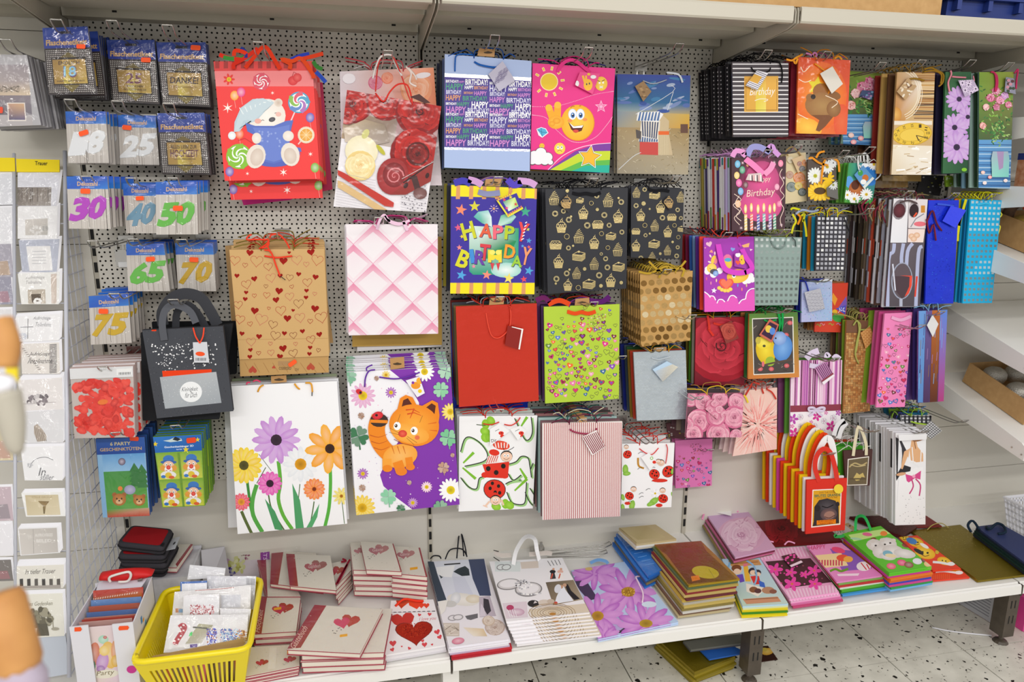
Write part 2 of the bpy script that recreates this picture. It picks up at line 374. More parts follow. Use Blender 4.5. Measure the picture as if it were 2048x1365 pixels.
for x in (-1,0,1,2):
    q=[(0,.0,ZT+.01),(0,-.47,ZT+.01),(0,-.476,ZT-.003),(0,-.476,ZT-.032),(0,-.44,ZT-.042),(0,-.035,ZT-.075),(0,-.03,ZT-.11),(0,.0,ZT-.12)]
    m=MB()
    for sx in (-.0055,.0035): m.prism([(x+sx,p[1],p[2]) for p in q],(.002,0,0))
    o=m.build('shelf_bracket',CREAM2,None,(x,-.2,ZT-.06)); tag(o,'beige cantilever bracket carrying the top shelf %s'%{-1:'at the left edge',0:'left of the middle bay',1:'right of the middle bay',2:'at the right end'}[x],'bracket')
# ================================================================ hanging goods: makers
ORD='second third fourth fifth sixth seventh eighth ninth tenth eleventh twelfth thirteenth fourteenth fifteenth sixteenth seventeenth eighteenth nineteenth twentieth'.split()
def hook(tip,what,L=.30,base_drop=.022,w=.0125,dx=0):
    pl=wallp(L); p=pl.hit(*tip); x,z=p.x,p.z; zb=z-base_drop
    m=MB().box(x-.022,x+.022,-.004,.0,zb-.014,zb+.014)
    for sx in (-1,1): m.box(x+sx*.012-.003,x+sx*.012+.003,-.0005,.012,zb-.03,zb+.01)
    r=m.build('display_hook',STEEL,None,(x,0,zb)); tag(r,'chromed double-wire hook for '+what,'hook',)
    P=[(-w,-.002,zb),(-w,-L*.55,zb),(-w,-L+.05,zb+.001),(-w,-L+.02,zb+base_drop*.35),(-w,-L,z),(-w*.6,-L-.001,z+.001),(w*.6,-L-.001,z+.001),(w,-L,z),(w,-L+.02,zb+base_drop*.35),(w,-L+.05,zb+.001),(w,-L*.55,zb),(w,-.002,zb)]
    MB().tube([(x+q[0],q[1],q[2]) for q in P],.0021,6,smooth=3).build('wire_prong',STEEL,r,(x,0,zb),True)
    return r
def depth(tip,cx,L=.3):
    if tip is None or abs(cx-703)<190: return .165
    return max(.07,min(.285,2.417-(tip[0]-703)*(2.417-L)/(cx-703)))
def cord(cv,parent,org,pts,r,col,lift=.006,sm=4,name='handle',m=CLOTH):
    P=[cv.pt(q[0],q[1],(q[2] if len(q)>2 else lift)) for q in pts]
    return MB().tube(P,r,5,0,col,sm).build(name,m,parent,org,True,True)
def ribbon(cv,parent,org,pts,wd,col,lift=.006,sm=4,name='handle'):
    """flat band of cloth along pts (crop coordinates)"""
    P=[V((q[0],q[1],q[2] if len(q)>2 else lift)) for q in pts]
    P=cat(P,sm) if sm else P; n=len(P); L=[];Q=[]
    for i in range(n):
        t=P[min(i+1,n-1)]-P[max(i-1,0)]; t.z=0; t=t.normalized() if t.length>1e-6 else V((1,0,0))
        L.append(cv.pt(P[i].x-t.y*wd/2,P[i].y+t.x*wd/2,P[i].z)); Q.append(cv.pt(P[i].x+t.y*wd/2,P[i].y-t.x*wd/2,P[i].z))
    N=cv.pl.n*.0008; m=MB(); vs=L+Q+[p-N for p in L]+[p-N for p in Q]; fs=[]
    for i in range(n-1): fs+=[(i,i+1,n+i+1,n+i),(2*n+i,3*n+i,3*n+i+1,2*n+i+1),(i,2*n+i,2*n+i+1,i+1),(n+i,n+i+1,3*n+i+1,3*n+i)]
    m.add(vs,fs,0,col); return m.build(name,CLOTH,parent,org,False,True)
def gtag(cv,parent,org,q,col,art=None,lift=.011,m=None,name='gift_tag',cside=None):
    t=CV(cv.pl,cv.f,q,lift); t.slab(q,.001,col,cside,lift=lift); t.l=lift+.0003
    if art: art(t)
    return t.build(name,m or [PAPER,FOIL],parent,org)
def sticker(cv,parent,org,x,y,w,h,ang=0,col='#ff5a1f',lift=.0035,m=PAPER):
    a=rad(ang); P=[]
    for dx,dy in ((-.5,-.25),(-.42,-.5),(.42,-.5),(.5,-.25),(.5,.25),(.42,.5),(-.42,.5),(-.5,.25)):
        X,Y=dx*w,dy*h; P.append(cv.pt(x+X*cos(a)-Y*sin(a),y+X*sin(a)+Y*cos(a),lift))
    return MB().prism(P,cv.pl.n*-.0004,0,col).build('price_sticker',m,parent,org,colors=True)
def film(cv,parent,org,q,lift=.003,name='plastic_sleeve'):
    """clear sleeve: softly puckered sheet over quad q"""
    n=7; v=[];f=[]
    A,B,C,D=[V((k[0],k[1],0)) for k in q]
    for j in range(n):
        for i in range(n):
            s_,t_=i/(n-1),j/(n-1); p=(A*(1-s_)+B*s_)*(1-t_)+(D*(1-s_)+C*s_)*t_
            e=min(i,j,n-1-i,n-1-j); v.append(cv.pt(p.x,p.y,lift+(ru(0,.003) if e>0 else -.001)))
    for j in range(n-1):
        for i in range(n-1): f.append((j*n+i,j*n+i+1,(j+1)*n+i+1,(j+1)*n+i))
    return mk(name,v,f,FILM,parent,org,smooth=True)
def tuft(w,col,kind=0,rr=.0017):
    m=MB(); q=R
    x=w*.17
    m.tube([(-x,-.002,-.004),(-x*.9,0,.012+q.uniform(0,.01)),(-.01,.001,.026),(.012,.001,.026),(x*.9,0,.012+q.uniform(0,.012)),(x,-.002,-.004)],rr,4,0,col,3)
    for sx in (-1,1):
        m.tube([(sx*x,0,.0),(sx*(x+.02),.001,.010+q.uniform(0,.012)),(sx*(x+.05+q.uniform(-.02,.03)),0,.008+q.uniform(-.01,.022))],rr,4,0,col,2)
    return m
PT=[PAPER,FOIL,GLOSS,FOIL2]
def item(name,label,cat_,fr,q,art=None,tip=None,D=None,n=0,back=.012,base='#ffffff',side=None,t=.0065,cols=None,mats=None,what=None,group=None,slabel=None,m=0,hc=None,jit=.004,sag=.0,hookw=None,tipL=.3,plane=None,drift=(0,0),cl=True,edge=None):
    c=[px(fr,*k) for k in q]
    if D is None: D=depth(tip,(c[0][0]+c[1][0])/2,tipL)
    pl=plane or wallp(D); cv=CV(pl,fr,q if cl else None)
    P=cv.slab(q,t,base,side or base,m)
    if art: cv.l=.0005; art(cv)
    org=(P[0]+P[1])/2
    root=cv.build(name,mats or PT,None,org); tag(root,label,cat_,group=None)
    what=what or label
    if tip: hook(tip,what,tipL)
    w=(P[1]-P[0]).length
    if n:
        back=min(back,D-.01-t); n=max(1,min(n,int((D-back)/(t*1.08))-1))
        step=(D-back-t)/n; cache={}
        if hc:
            tf=[tuft(w,h).build('handle',CLOTH,None,(0,0,0),True,True) for h in (hc if isinstance(hc,list) else [hc])]
            for h in tf: h.parent=root; h.location=(0,0,0)
        for k in range(1,n+1):
            off=V((ru(-jit,jit)+drift[0]*k,step*k,ru(-jit,jit)-sag*k+drift[1]*k))
            if cols is None: o=dup(root,off,None,ru(-.006,.006),True)
            else:
                cc=cols[(k-1)%len(cols)]
                if cc not in cache:
                    z=CV(pl,fr); z.slab(q,t*.9,cc,mix(cc,'#000',.12))
                    for v0,v1,ec in (edge(k) if edge else ()):
                        a=P[0]+(P[3]-P[0])*v0+V((-.0004,0,0)); b=P[0]+(P[3]-P[0])*v1+V((-.0004,0,0)); d=V((0,t*.9,0)); z.mb.add([a,b,b+d,a+d],[(0,1,2,3)],0,ec)
                    o=cache[cc]=z.build(name,mats or PT,None,org); 
                else: o=cache[cc].copy(); COL.link(o)
                o.location=V(org)+off; o.rotation_euler=(0,ru(-.006,.006),0)
            for kk in ('label','category','group'):
                if kk in o: del o[kk]
            tag(o,'%s from the front: %s'%(ORD[k-1],slabel or 'one of the '+what+', partly hidden'),cat_,group or what+' behind the front one')
            if hc:
                h=tf[k%len(tf)].copy(); COL.link(h); h.parent=o; h.location=(0,0,0)
        if hc:
            for h in tf[1:]: bpy.data.objects.remove(h)
    return cv,root,org
def bag(label,fr,q,art=None,**k):
    tall='bottle' in label or 'bottle' in k.get('what','')
    return item('bottle_bag' if tall else 'gift_bag',label,'bottle bag' if tall else 'gift bag',fr,q,art,**k)
# ================================================================ left and middle gift bags
W_='#fbfafb'
def a_bear(c):
    c.poly([(95,230),(860,230),(930,1145),(180,1150)],'#f2403f')
    c.poly([(98,238),(860,232),(868,308),(108,312)],'#e0413f')
    for i,x in enumerate(range(115,760,65)): c.rect(x,238,x+33,292,'#a8322f',up=0)
    c.poly([(104,312),(868,308),(880,428),(115,428)],'#f2888a')
    c.flower(220,375,44,7,'#e8392f','#f6d21c',rc=.4,pw=.5)
    def lolly(x,y,r,a,b,t=3,st=None):
        if st: c.line([(x,y),st],10,'#f5d5da')
        c.ell(x,y,r,r,a,n=24); c.ell(x,y,r*.86,r*.86,'#fff',n=24); 
        for k in range(5):
            t0=k*2*math.pi/5; c.line([(x+r*.9*u*cos(t0+u*2.6),y+r*.9*u*sin(t0+u*2.6)) for u in [i/9 for i in range(10)]],2,b if isinstance(b,str) else b[k%len(b)],w2=r*.42)
    lolly(466,392,66,'#d94f66','#df5468')
    c.ell(705,385,38,36,'#d92b33',c2='#ee5a58'); c.ell(738,362,34,34,'#d92b33',c2='#f06b66'); c.line([(700,350),(712,318),(730,330)],5,'#a33')
    for x,y,col in ((262,498,'#f7a326'),(312,472,'#e83f8d'),(225,1075,'#7a55b5'),(835,665,'#7459b8'),(872,1045,'#7fb63a'),(300,790,'#f36a2d')):
        c.ell(x,y,32,37,col,n=14,c2=mix(col,'#fff',.45)); c.line([(x,y+36),(x+10,y+95)],3,'#f7b0a8')
    for x,y,r in ((210,592,42),(550,478,16),(633,1080,32),(838,942,20),(360,1090,16)): c.star(x,y,r,'#fff6ee',6,.25)
    lolly(750,550,82,'#5aa7cc',['#6a8fd0','#8fc15a','#e0657a','#5aa7cc','#b77ac0'],st=(690,690))
    c.line([(745,868),(800,800)],10,'#f0c9c4'); c.ell(805,797,64,64,'#e9d8bd',n=20); c.ell(805,797,54,54,'#f6ead4',n=20); c.ell(805,797,48,48,'#e9a23a',n=20,c2='#f6c777'); 
    for k in range(8): c.line([(805,797),(805+48*cos(k*.785),797+48*sin(k*.785))],3,'#f6e2b8',up=0)
    lolly(295,960,96,'#8ac23e','#8ac23e')
    # sleeping teddy with cap and pillow
    c.line([(290,840),(340,822),(400,860)],6,'#c33')
    c.ell(560,940,200,100,'#5566bd',n=20); c.ell(505,650,145,128,'#efe6dd',n=22,c2='#fbf6f0')
    c.ell(595,552,32,32,'#e9dcd0',c2='#d0b9a8')
    c.poly([(385,698),(392,560),(440,528),(560,555),(500,610),(430,690),(340,720),(300,770),(258,775),(262,700),(310,590),(400,525),(480,518),(562,553),(520,596)],'#bcd0dc')
    c.poly([(398,698),(562,553),(535,530),(430,520),(330,580),(285,680),(262,765),(290,770),(330,690),(370,680)],'#c7d9e2')
    for k in range(7): c.line([(330+k*30,640-k*18),(300+k*40,590-k*8)],7,'#e9f2f5',up=0)
    c.ell(243,802,30,32,'#dfe7ec',n=12,c2='#fff')
    c.poly([(345,705),(420,728),(560,728),(655,690),(708,685),(690,760),(678,880),(765,895),(770,925),(690,920),(655,985),(560,1015),(475,995),(455,880),(420,800),(360,770)],'#5c73c6')
    c.poly([(400,740),(560,745),(680,720),(670,880),(640,975),(560,1000),(485,980),(465,880),(430,800)],'#6d84d2')
    for k in range(26): c.ell(ru(440,650),ru(770,980),8,8,'#93a6e2',n=6,up=0)
    for x,y,rx,ry,an in ((430,822,36,42,0),(670,805,42,40,0),(425,960,72,92,15),(685,945,70,90,-15)): c.ell(x,y,rx,ry,'#eadfd3',an,18,c2='#f5efe8')
    c.ell(432,965,50,68,'#d6c5b8',15,16,c2='#e6dace'); c.ell(685,955,48,62,'#d6c5b8',-15,16,c2='#e6dace')
    c.ell(547,680,26,18,'#45434a',-15,12,c2='#6d6b73'); c.line([(465,690),(475,682),(488,688)],4,'#57473f'); c.line([(566,632),(580,628),(592,636)],4,'#57473f')
    c.ell(440,692,26,20,'#eeb3a6',n=10); c.ell(595,640,22,18,'#f0c1b6',n=10)
bb=bag('red gift bag with sleeping teddy bear in nightcap on a pillow','A5',[(103,238),(850,236),(912,1130),(188,1145)],a_bear,tip=(516,85),n=5,D=.17,back=.04,base='#ee3f3e',what='red teddy bear gift bags',slabel='red gift bag behind the sleeping teddy one',cols=None,drift=(.0025,-.004),jit=.003)
for pts,col in (([(260,300),(262,262),(330,225),(420,160),(440,140)],'#d8301f'),([(345,290),(420,200),(470,140),(510,140),(560,220),(610,300)],'#e23a1c'),([(150,190),(220,215),(330,230)],'#d8301f'),([(310,140),(345,170),(350,215)],'#2a3a8c'),([(180,210),(250,222),(320,215),(380,180)],'#3d8f3e'),([(680,300),(685,260),(620,225),(700,240),(770,220),(850,330),(862,370)],'#e04a20'),([(690,228),(760,200),(830,185)],'#2b3fae'),([(760,225),(850,205),(935,182)],'#d8401f'),([(860,240),(885,280),(930,300)],'#3a7a35'),([(880,320),(920,360),(955,400)],'#2b4cb2'),([(260,200),(270,160),(330,170),(360,190)],'#e23a1c')):
    ribbon(bb[0],bb[1],bb[2],[(x,y,.007+.002*R.random()) for x,y in pts],30,col)
for q,col,l in (([(885,390),(930,400),(1005,1210),(930,1225)],'#c31f58','dark pink gift bag peeping out right behind the teddy bear bag'),([(270,1150),(880,1150),(690,1290),(330,1330)],'#e9259a','hot pink gift bag hanging lowest behind the teddy bear bag')):
    bag(l,'A5',q,D=.03 if 'lowest' in l else .045,base=col)
bag('second sleeping teddy gift bag hanging lower behind the first','A5',[(125,330),(868,320),(932,1275),(235,1290)],lambda c:(setattr(c,'ox',28),setattr(c,'oy',135),a_bear(c)),D=.115,base='#ee3f3e',n=0)
def a_rosepink(c):
    c.poly([(1060,315),(1775,285),(1800,700),(1060,700)],['#d9cfd6','#ee9e7c','#ef8b6a','#e5d6dd'])
    c.poly([(1400,330),(1775,285),(1800,560),(1500,560)],['#e9b7b0','#f19a72','#ee8a5e','#eaa897'])
    c.rose(1330,400,55,'#b83a5c','#d9688a','#eaa5b8',seed=3); c.rose(1420,365,45,'#d9552f','#ee8465','#f7b79c',seed=4); c.rose(1640,450,120,'#e8814f','#f2a377','#f6c5a8',seed=5,L=4)
    c.ell(1690,345,60,22,'#efe6ea',-8); c.ell(1130,370,50,40,'#efe9ef')
bag('pale wedding gift bag with pink and orange roses behind the violin bag','A5',[(1060,315),(1772,285),(1835,1180),(1075,1180)],a_rosepink,D=.135,n=3,back=.02,base='#e6d7dc',cols=['#e9e2e4','#ddc4cb','#f3eef0','#e5b9c4'],what='pale rose gift bags',slabel='pale gift bag stacked behind the rose wedding bag',hc=['#c9404b','#e8e2e2'],tip=(776,102),m=2)
def a_violin(c):
    c.poly([(1000,440),(1840,440),(1840,1380),(1000,1380)],['#7c2b2a','#92201f','#f0eaee','#f1edf2'])
    c.poly([(1080,620),(1500,680),(1450,980),(1040,1060)],['#a88f74','#8d7a70','#dcd0cc','#c2a98c'])
    c.poly([(1060,820),(1500,900),(1800,1100),(1740,1370),(1010,1345)],'#efebf0')
    for x,y,r,sd in ((1160,560,150,1),(1410,540,150,2),(1670,620,190,3),(1640,940,200,4),(1120,650,70,5)): c.rose(x,y,r,'#1e0606','#8c1213','#d22a22',seed=sd,L=7)
    c.poly([(1090,750),(1250,680),(1400,720),(1440,850),(1300,880),(1100,850)],['#cbb9a3','#b6a186','#93826f','#a89a90','#b8a9a0','#d8c9b8'])
    c.rose(1650,940,90,'#140808','#5c1412','#a82420',seed=9)
    c.ell(1225,920,125,120,'#f1e7c2',20,20,c2='#f8f4de'); c.ell(1255,790,40,25,'#d3cf84',-60); c.rose(1215,1030,115,'#e0a860','#efd58c','#f8eec0',seed=6,L=6); c.ell(1370,910,50,16,'#c2bd3a',50)
    for k in range(14):
        y=1080+k*20
        c.line([(1030,y),(1330,y+60)],2,'#b9b4bd',up=0); c.line([(1520,y+60),(1720,y+100)],2,'#aaa5b0',up=0)
        for j in range(5): c.ell(ru(1530,1710),y+ru(60,100),5,4,'#55525e',n=5,up=0)
    c.poly([(1045,1062),(1095,1085),(1470,1310),(1465,1345),(1400,1335),(1045,1100)],'#c5362a'); c.poly([(1045,1140),(1090,1160),(1420,1365),(1330,1365),(1045,1195)],'#ddba83')
    c.ell(1460,1110,118,140,'#9c2b2c',10,24,c2='#c0484a'); c.ell(1470,1100,85,95,'#7c1f22',0,20,c2='#ad3a3e'); c.spiral(1475,1110,70,'#d98286',2,9); c.poly([(1530,1190),(1800,960),(1765,1140),(1560,1250),(1440,1250)],'#96302b'); c.line([(1540,1160),(1790,985)],10,'#2c1a18'); c.line([(1530,1130),(1770,1000)],4,'#d9c9c8')
    c.line([(1620,1110),(1650,1210)],46,'#4a2d2c'); c.ell(1668,1240,52,44,'#6e4644',0,16,c2='#8a6361'); c.ell(1560,1180,16,24,'#3c1a1a',30); c.ell(1722,1105,14,22,'#3c1a1a',20)
vb=bag('clear printed gift bag with red roses, yellow rose and violin scroll','A5',[(1115,455),(1830,580),(1715,1385),(1012,1340)],a_violin,D=.185,base='#e9e3e8',m=2,mats=[GLOSS,GLOSS,GLOSS])
cord(vb[0],vb[1],vb[2],[(1330,480,.002),(1390,545,.008),(1440,470),(1500,415),(1570,420),(1600,500),(1610,570,.002)],.0024,'#e0382f')
cord(vb[0],vb[1],vb[2],[(1330,470),(1345,300),(1375,205,.02),(1410,200,.02),(1460,210,.02),(1520,330),(1580,500),(1610,560,.003)],.0022,'#d3423c')
cord(vb[0],vb[1],vb[2],[(1310,370),(1330,290),(1370,210,.02),(1450,200,.02),(1480,260),(1530,350)],.003,'#e6dfdc')
cord(vb[0],vb[1],vb[2],[(1560,280),(1600,330),(1590,400),(1640,430)],.003,'#ead9d2'); cord(vb[0],vb[1],vb[2],[(1580,290),(1630,350),(1640,380)],.003,'#ead9d2')
gtag(vb[0],vb[1],vb[2],[(1590,510),(1660,488),(1745,555),(1700,560)],'#4a211e',cside='#eee')
def heartpat(c,x0,y0,x1,y1):
    P=[(280,575,20,1),(412,598,24,1),(748,563,20,1),(876,585,24,1),(350,702,17,1),(343,752,19,1),(600,690,30,1),(577,758,26,1),(808,688,18,1),(804,740,18,1),(415,840,31,1),(872,824,31,1),(706,838,14,1),(663,898,30,1),(318,1014,20,1),(448,1036,23,1),(640,1012,20,1),(777,996,20,1),(905,1020,23,1),(383,1138,18,1),(378,1190,19,1),(630,1126,30,1),(606,1188,24,1),(835,1120,18,1),(830,1168,18,1),(633,462,32,1),(676,400,14,1),(608,575,20,1),(842,395,30,1),(378,400,28,1),
     (430,462,48,0),(265,458,40,0),(735,455,40,0),(890,455,45,0),(342,495,20,0),(518,505,34,0),(806,488,22,0),(538,590,38,0),(680,588,28,0),(352,640,38,0),(815,625,36,0),(500,655,16,0),(696,658,16,0),(412,726,17,0),(506,722,26,0),(680,732,34,0),(748,785,38,0),(870,712,16,0),(290,795,34,0),(522,822,13,0),(613,838,40,0),(303,905,38,0),(466,905,48,0),(758,892,40,0),(920,890,46,0),(380,940,20,0),(553,945,35,0),(836,920,20,0),(572,1028,38,0),(708,1026,28,0),(388,1075,36,0),(842,1058,34,0),(534,1090,16,0),(725,1092,16,0),(445,1162,17,0),(538,1158,26,0),(708,1162,34,0),(898,1140,16,0)]
    for x,y,r,s in P:
        if s: c.heart(x,y,r,'#a51d14',ru(-12,12),1,0)
        else: c.hline(x,y,r,rc(['#b5462f','#a8392a','#8b4a2b','#c26a58']),3.2,ru(-14,14))
def a_kraft(c): c.rect(180,340,1000,1230,'#cda66d'); heartpat(c,0,0,0,0); c.line([(250,1062),(980,1050)],2,'#b98f55')
kb=bag('brown kraft paper bag printed with red foil hearts','A6',[(222,378),(942,370),(980,1185),(300,1212)],a_kraft,D=.18,base='#cda66d',side='#b08a52',tip=(544,466),what='brown kraft heart bags',n=4,back=.05,jit=.003,drift=(-.0015,.004),hc=['#8c7a35','#d8442c'])
f=CV(wallp(.176),'A6',[(300,1205),(975,1186),(977,1310),(305,1340)])
f.slab([(300,1205),(975,1186),(977,1310),(305,1340)],.003,'#bd955c'); f.l=.0005
for x,y,r in ((400,1290,32),(840,1268,32),(560,1270,14)): f.heart(x,y,r,'#b5452f',180)
f.rect(592,1225,700,1260,'#ab865a'); f.text('OSIIIIIISIO',645,1278,92,24,'#4c3a28'); f.text('OV',735,1288,30,22,'#7a6040')
for k in range(9): f.line([(340+k*70,1235),(380+k*72,1310)],2,'#a5703f')
f.build('folded_base',PT,kb[1],kb[2]); f.l=0; sticker(f,kb[1],kb[2],702,1238,68,32,-35)
bag('kraft heart bag sticking out higher behind the front kraft bag','A6',[(190,350),(905,282),(1010,1085),(255,1115)],lambda c:(c.heart(345,350,36,'#d8302a',-10,1),c.heart(805,300,32,'#d0342a',0,1),c.hline(855,345,40,'#b5462f'),c.hline(710,350,28,'#b5462f'),c.heart(912,330,30,'#a51d14',0,1)),D=.04,base='#c9a068')
for pts in ([(450,370,.004),(510,330),(530,290),(545,265,.012),(600,260,.012),(650,310),(680,368,.004)],[(470,365),(520,345),(520,300),(490,300),(430,298),(360,300),(370,275),(395,262)],[(490,425,.004),(590,437,.006),(700,425,.004)],[(490,378),(540,395),(580,500),(605,565),(610,575)],[(520,310),(515,350),(540,400)]):
    cord(kb[0],kb[1],kb[2],[p if len(p)>2 else p+(.009,) for p in pts],.0026,'#f2452c')
cord(kb[0],kb[1],kb[2],[(605,572),(650,605)],.0012,'#3a3a3a',.009)
def a_diam(c):
    c.rect(1090,180,1820,1035,'#efe3ea')
    for j in range(-1,8):
        for i in range(-2,6):
            x=1312+i*298+(149 if j%2 else 0); y=190+j*147.5; 
            c.poly([(x,y),(x+149,y+147),(x,y+295),(x-149,y+147)],['#e589ab','#eedbe4','#f1e9ee','#eedbe4']); c.poly([(x,y+52),(x+112,y+147),(x,y+260),(x-112,y+147)],['#efdfe7','#f0e8ed','#f1ebef','#f0e8ed'])
            c.line([(x,y),(x+149,y+147)],4,'#e78fb0',up=0); c.line([(x,y),(x-149,y+147)],4,'#e9a3bf',up=0)
pb=bag('white gift bag with pink quilted diamond pattern','A6',[(1108,185),(1802,185),(1806,1015),(1128,1028)],a_diam,D=.17,base='#f1e7ec',n=4,back=.05,cols=['#efe8ec','#f0ecef','#ece6ea'],what='white and pink quilted gift bags',hc=['#c8387c','#efc7dc'],tip=(758,436),drift=(-.0012,-.0025))
for pts in ([(1340,225,.003),(1360,160),(1385,120),(1405,120),(1440,165),(1510,185),(1590,155,.004)],[(1400,120),(1420,150),(1500,178),(1570,172)],[(1540,160),(1560,210),(1575,230)]): ribbon(pb[0],pb[1],pb[2],[p if len(p)>2 else p+(.008,) for p in pts],20,'#ecc6de')
bag('gold paper gift bag sticking out under the pink diamond bag','A6',[(1150,280),(1832,280),(1835,1100),(1155,1115)],D=.035,base='#d2a84f')
bag('white gift bag lowest behind the pink diamond bag','A6',[(1190,300),(1815,300),(1832,1112),(1192,1150)],D=.025,base='#eeebec')
def daisyflower(c,x,y,r,n,col,cc,tip=None,ang=0,pw=.36,rc=.24): c.flower(x,y,r,n,col,cc,c2=mix(col,'#fff',.25),rc=rc,pw=pw,ang=ang,tip=tip)
def a_flow(c):
    c.rect(50,200,970,1340,'#f6f6f9')
    for pts,w,col in (([(190,1160),(220,1230),(268,1330)],22,'#5a6b38'),([(232,950),(250,1080),(270,1180),(345,1320)],20,'#3f8a3a'),([(300,970),(270,1080),(275,1190),(340,1310)],30,'#55a647'),([(455,800),(470,950),(455,1070),(490,1190),(555,1290)],26,'#63b03e'),([(385,1045),(410,1150),(500,1300)],10,'#4c6b35'),([(610,965),(595,1120)],6,'#4c6b35'),([(825,815),(830,950),(820,1130),(790,1270)],24,'#58b040'),([(712,1090),(700,1170),(678,1285)],8,'#4c6b35'),([(912,1085),(930,1250)],5,'#4c6b35'),([(315,750),(405,870)],4,'#5a6a5a'),([(365,845),(300,960)],6,'#5a6a3a')): c.line(pts,w,col,sm=4)
    for pts,col in (([(358,1070),(430,1160),(490,1300),(430,1290)],'#4b9a63'),([(555,960),(610,1080),(640,1290),(580,1290)],'#4f9f68'),([(750,1105),(735,1200),(690,1290),(650,1290),(700,1200)],'#57a86e')): c.poly(pts,col)
    daisyflower(c,440,648,170,14,'#c58ad6','#3a2438',tip='#d3a5e2',pw=.4); daisyflower(c,615,822,125,16,'#eef0f4','#e3a01c',tip='#e6eaf0',rc=.34,pw=.42)
    daisyflower(c,825,710,175,9,'#f3a216','#3a1f14',tip='#f6b02a',pw=.5,ang=15,rc=.2); daisyflower(c,208,830,128,18,'#f1cb12','#5c5626',tip='#f7dc30',rc=.27,pw=.45)
    daisyflower(c,395,960,85,14,'#e04bb2','#3b1a33',tip='#ea67c1',pw=.55,rc=.32); daisyflower(c,713,1000,76,16,'#ef7a22','#8a3412',tip='#f59838',pw=.5,rc=.2); daisyflower(c,190,1092,62,14,'#e8415f','#f3a23a',tip='#ef5d74',pw=.5,rc=.4); daisyflower(c,908,1050,62,10,'#ead34a','#c07a1c',tip='#f2e070',rc=.2)
fb=bag('white gift bag with tall colourful daisies along its lower half','A7',[(95,262),(876,225),(950,1250),(163,1325)],a_flow,D=.16,base='#f4f4f7',tip=None,what='daisy meadow gift bags',n=3,back=.06,cols=['#f0f0f3','#d6d3d0','#b9c6a2','#ece7ea'],jit=.004)
bag('plain white back of a gift bag left behind the daisy bag','A7',[(62,245),(860,215),(900,1240),(95,1280)],D=.045,base='#efeff3')
for pts,col in (([(308,300,.003),(325,265),(350,250)],'#eba52c'),([(572,240),(590,265),(608,282,.002)],'#eba52c'),([(650,235),(690,240),(700,300)],'#eba52c'),([(228,245),(235,232),(255,232)],'#e0486f'),([(275,225),(300,215),(330,228)],'#e0486f')): cord(fb[0],fb[1],fb[2],[p if len(p)>2 else p+(.006,) for p in pts],.0026,col)
cord(fb[0],fb[1],fb[2],[(698,298),(697,328)],.0014,'#222',.006)
def hangtab(b,q,col='#b98c58',t=.002,lift=.001,hole=None):
    c=CV(b[0].pl,b[0].f); c.slab(q,t,col,lift=lift); c.l=lift+.0003
    if hole: c.ell(hole[0],hole[1],hole[2],hole[3],'#4a3722',n=12); c.ell(hole[0],hole[1]-hole[3]*.6,hole[2]*.4,hole[3]*.8,'#4a3722',n=10)
    return c.build('hang_tab',PT,b[1],b[2])
hangtab(fb,[(402,190),(512,182),(515,232),(405,240)],hole=(460,215,36,8))
def clover(c,x,y,r,col,ang=0):
    c.line([(x,y),(x+r*.15,y+r*1.15)],r*.12,mix(col,'#000',.15))
    for k in range(4):
        a=rad(ang+45+90*k); X,Y=x+r*.5*cos(a),y+r*.5*sin(a); c.heart(X,Y,r*.48,mix(col,'#fff',.12*(k%2)),ang+135+90*k,up=1)
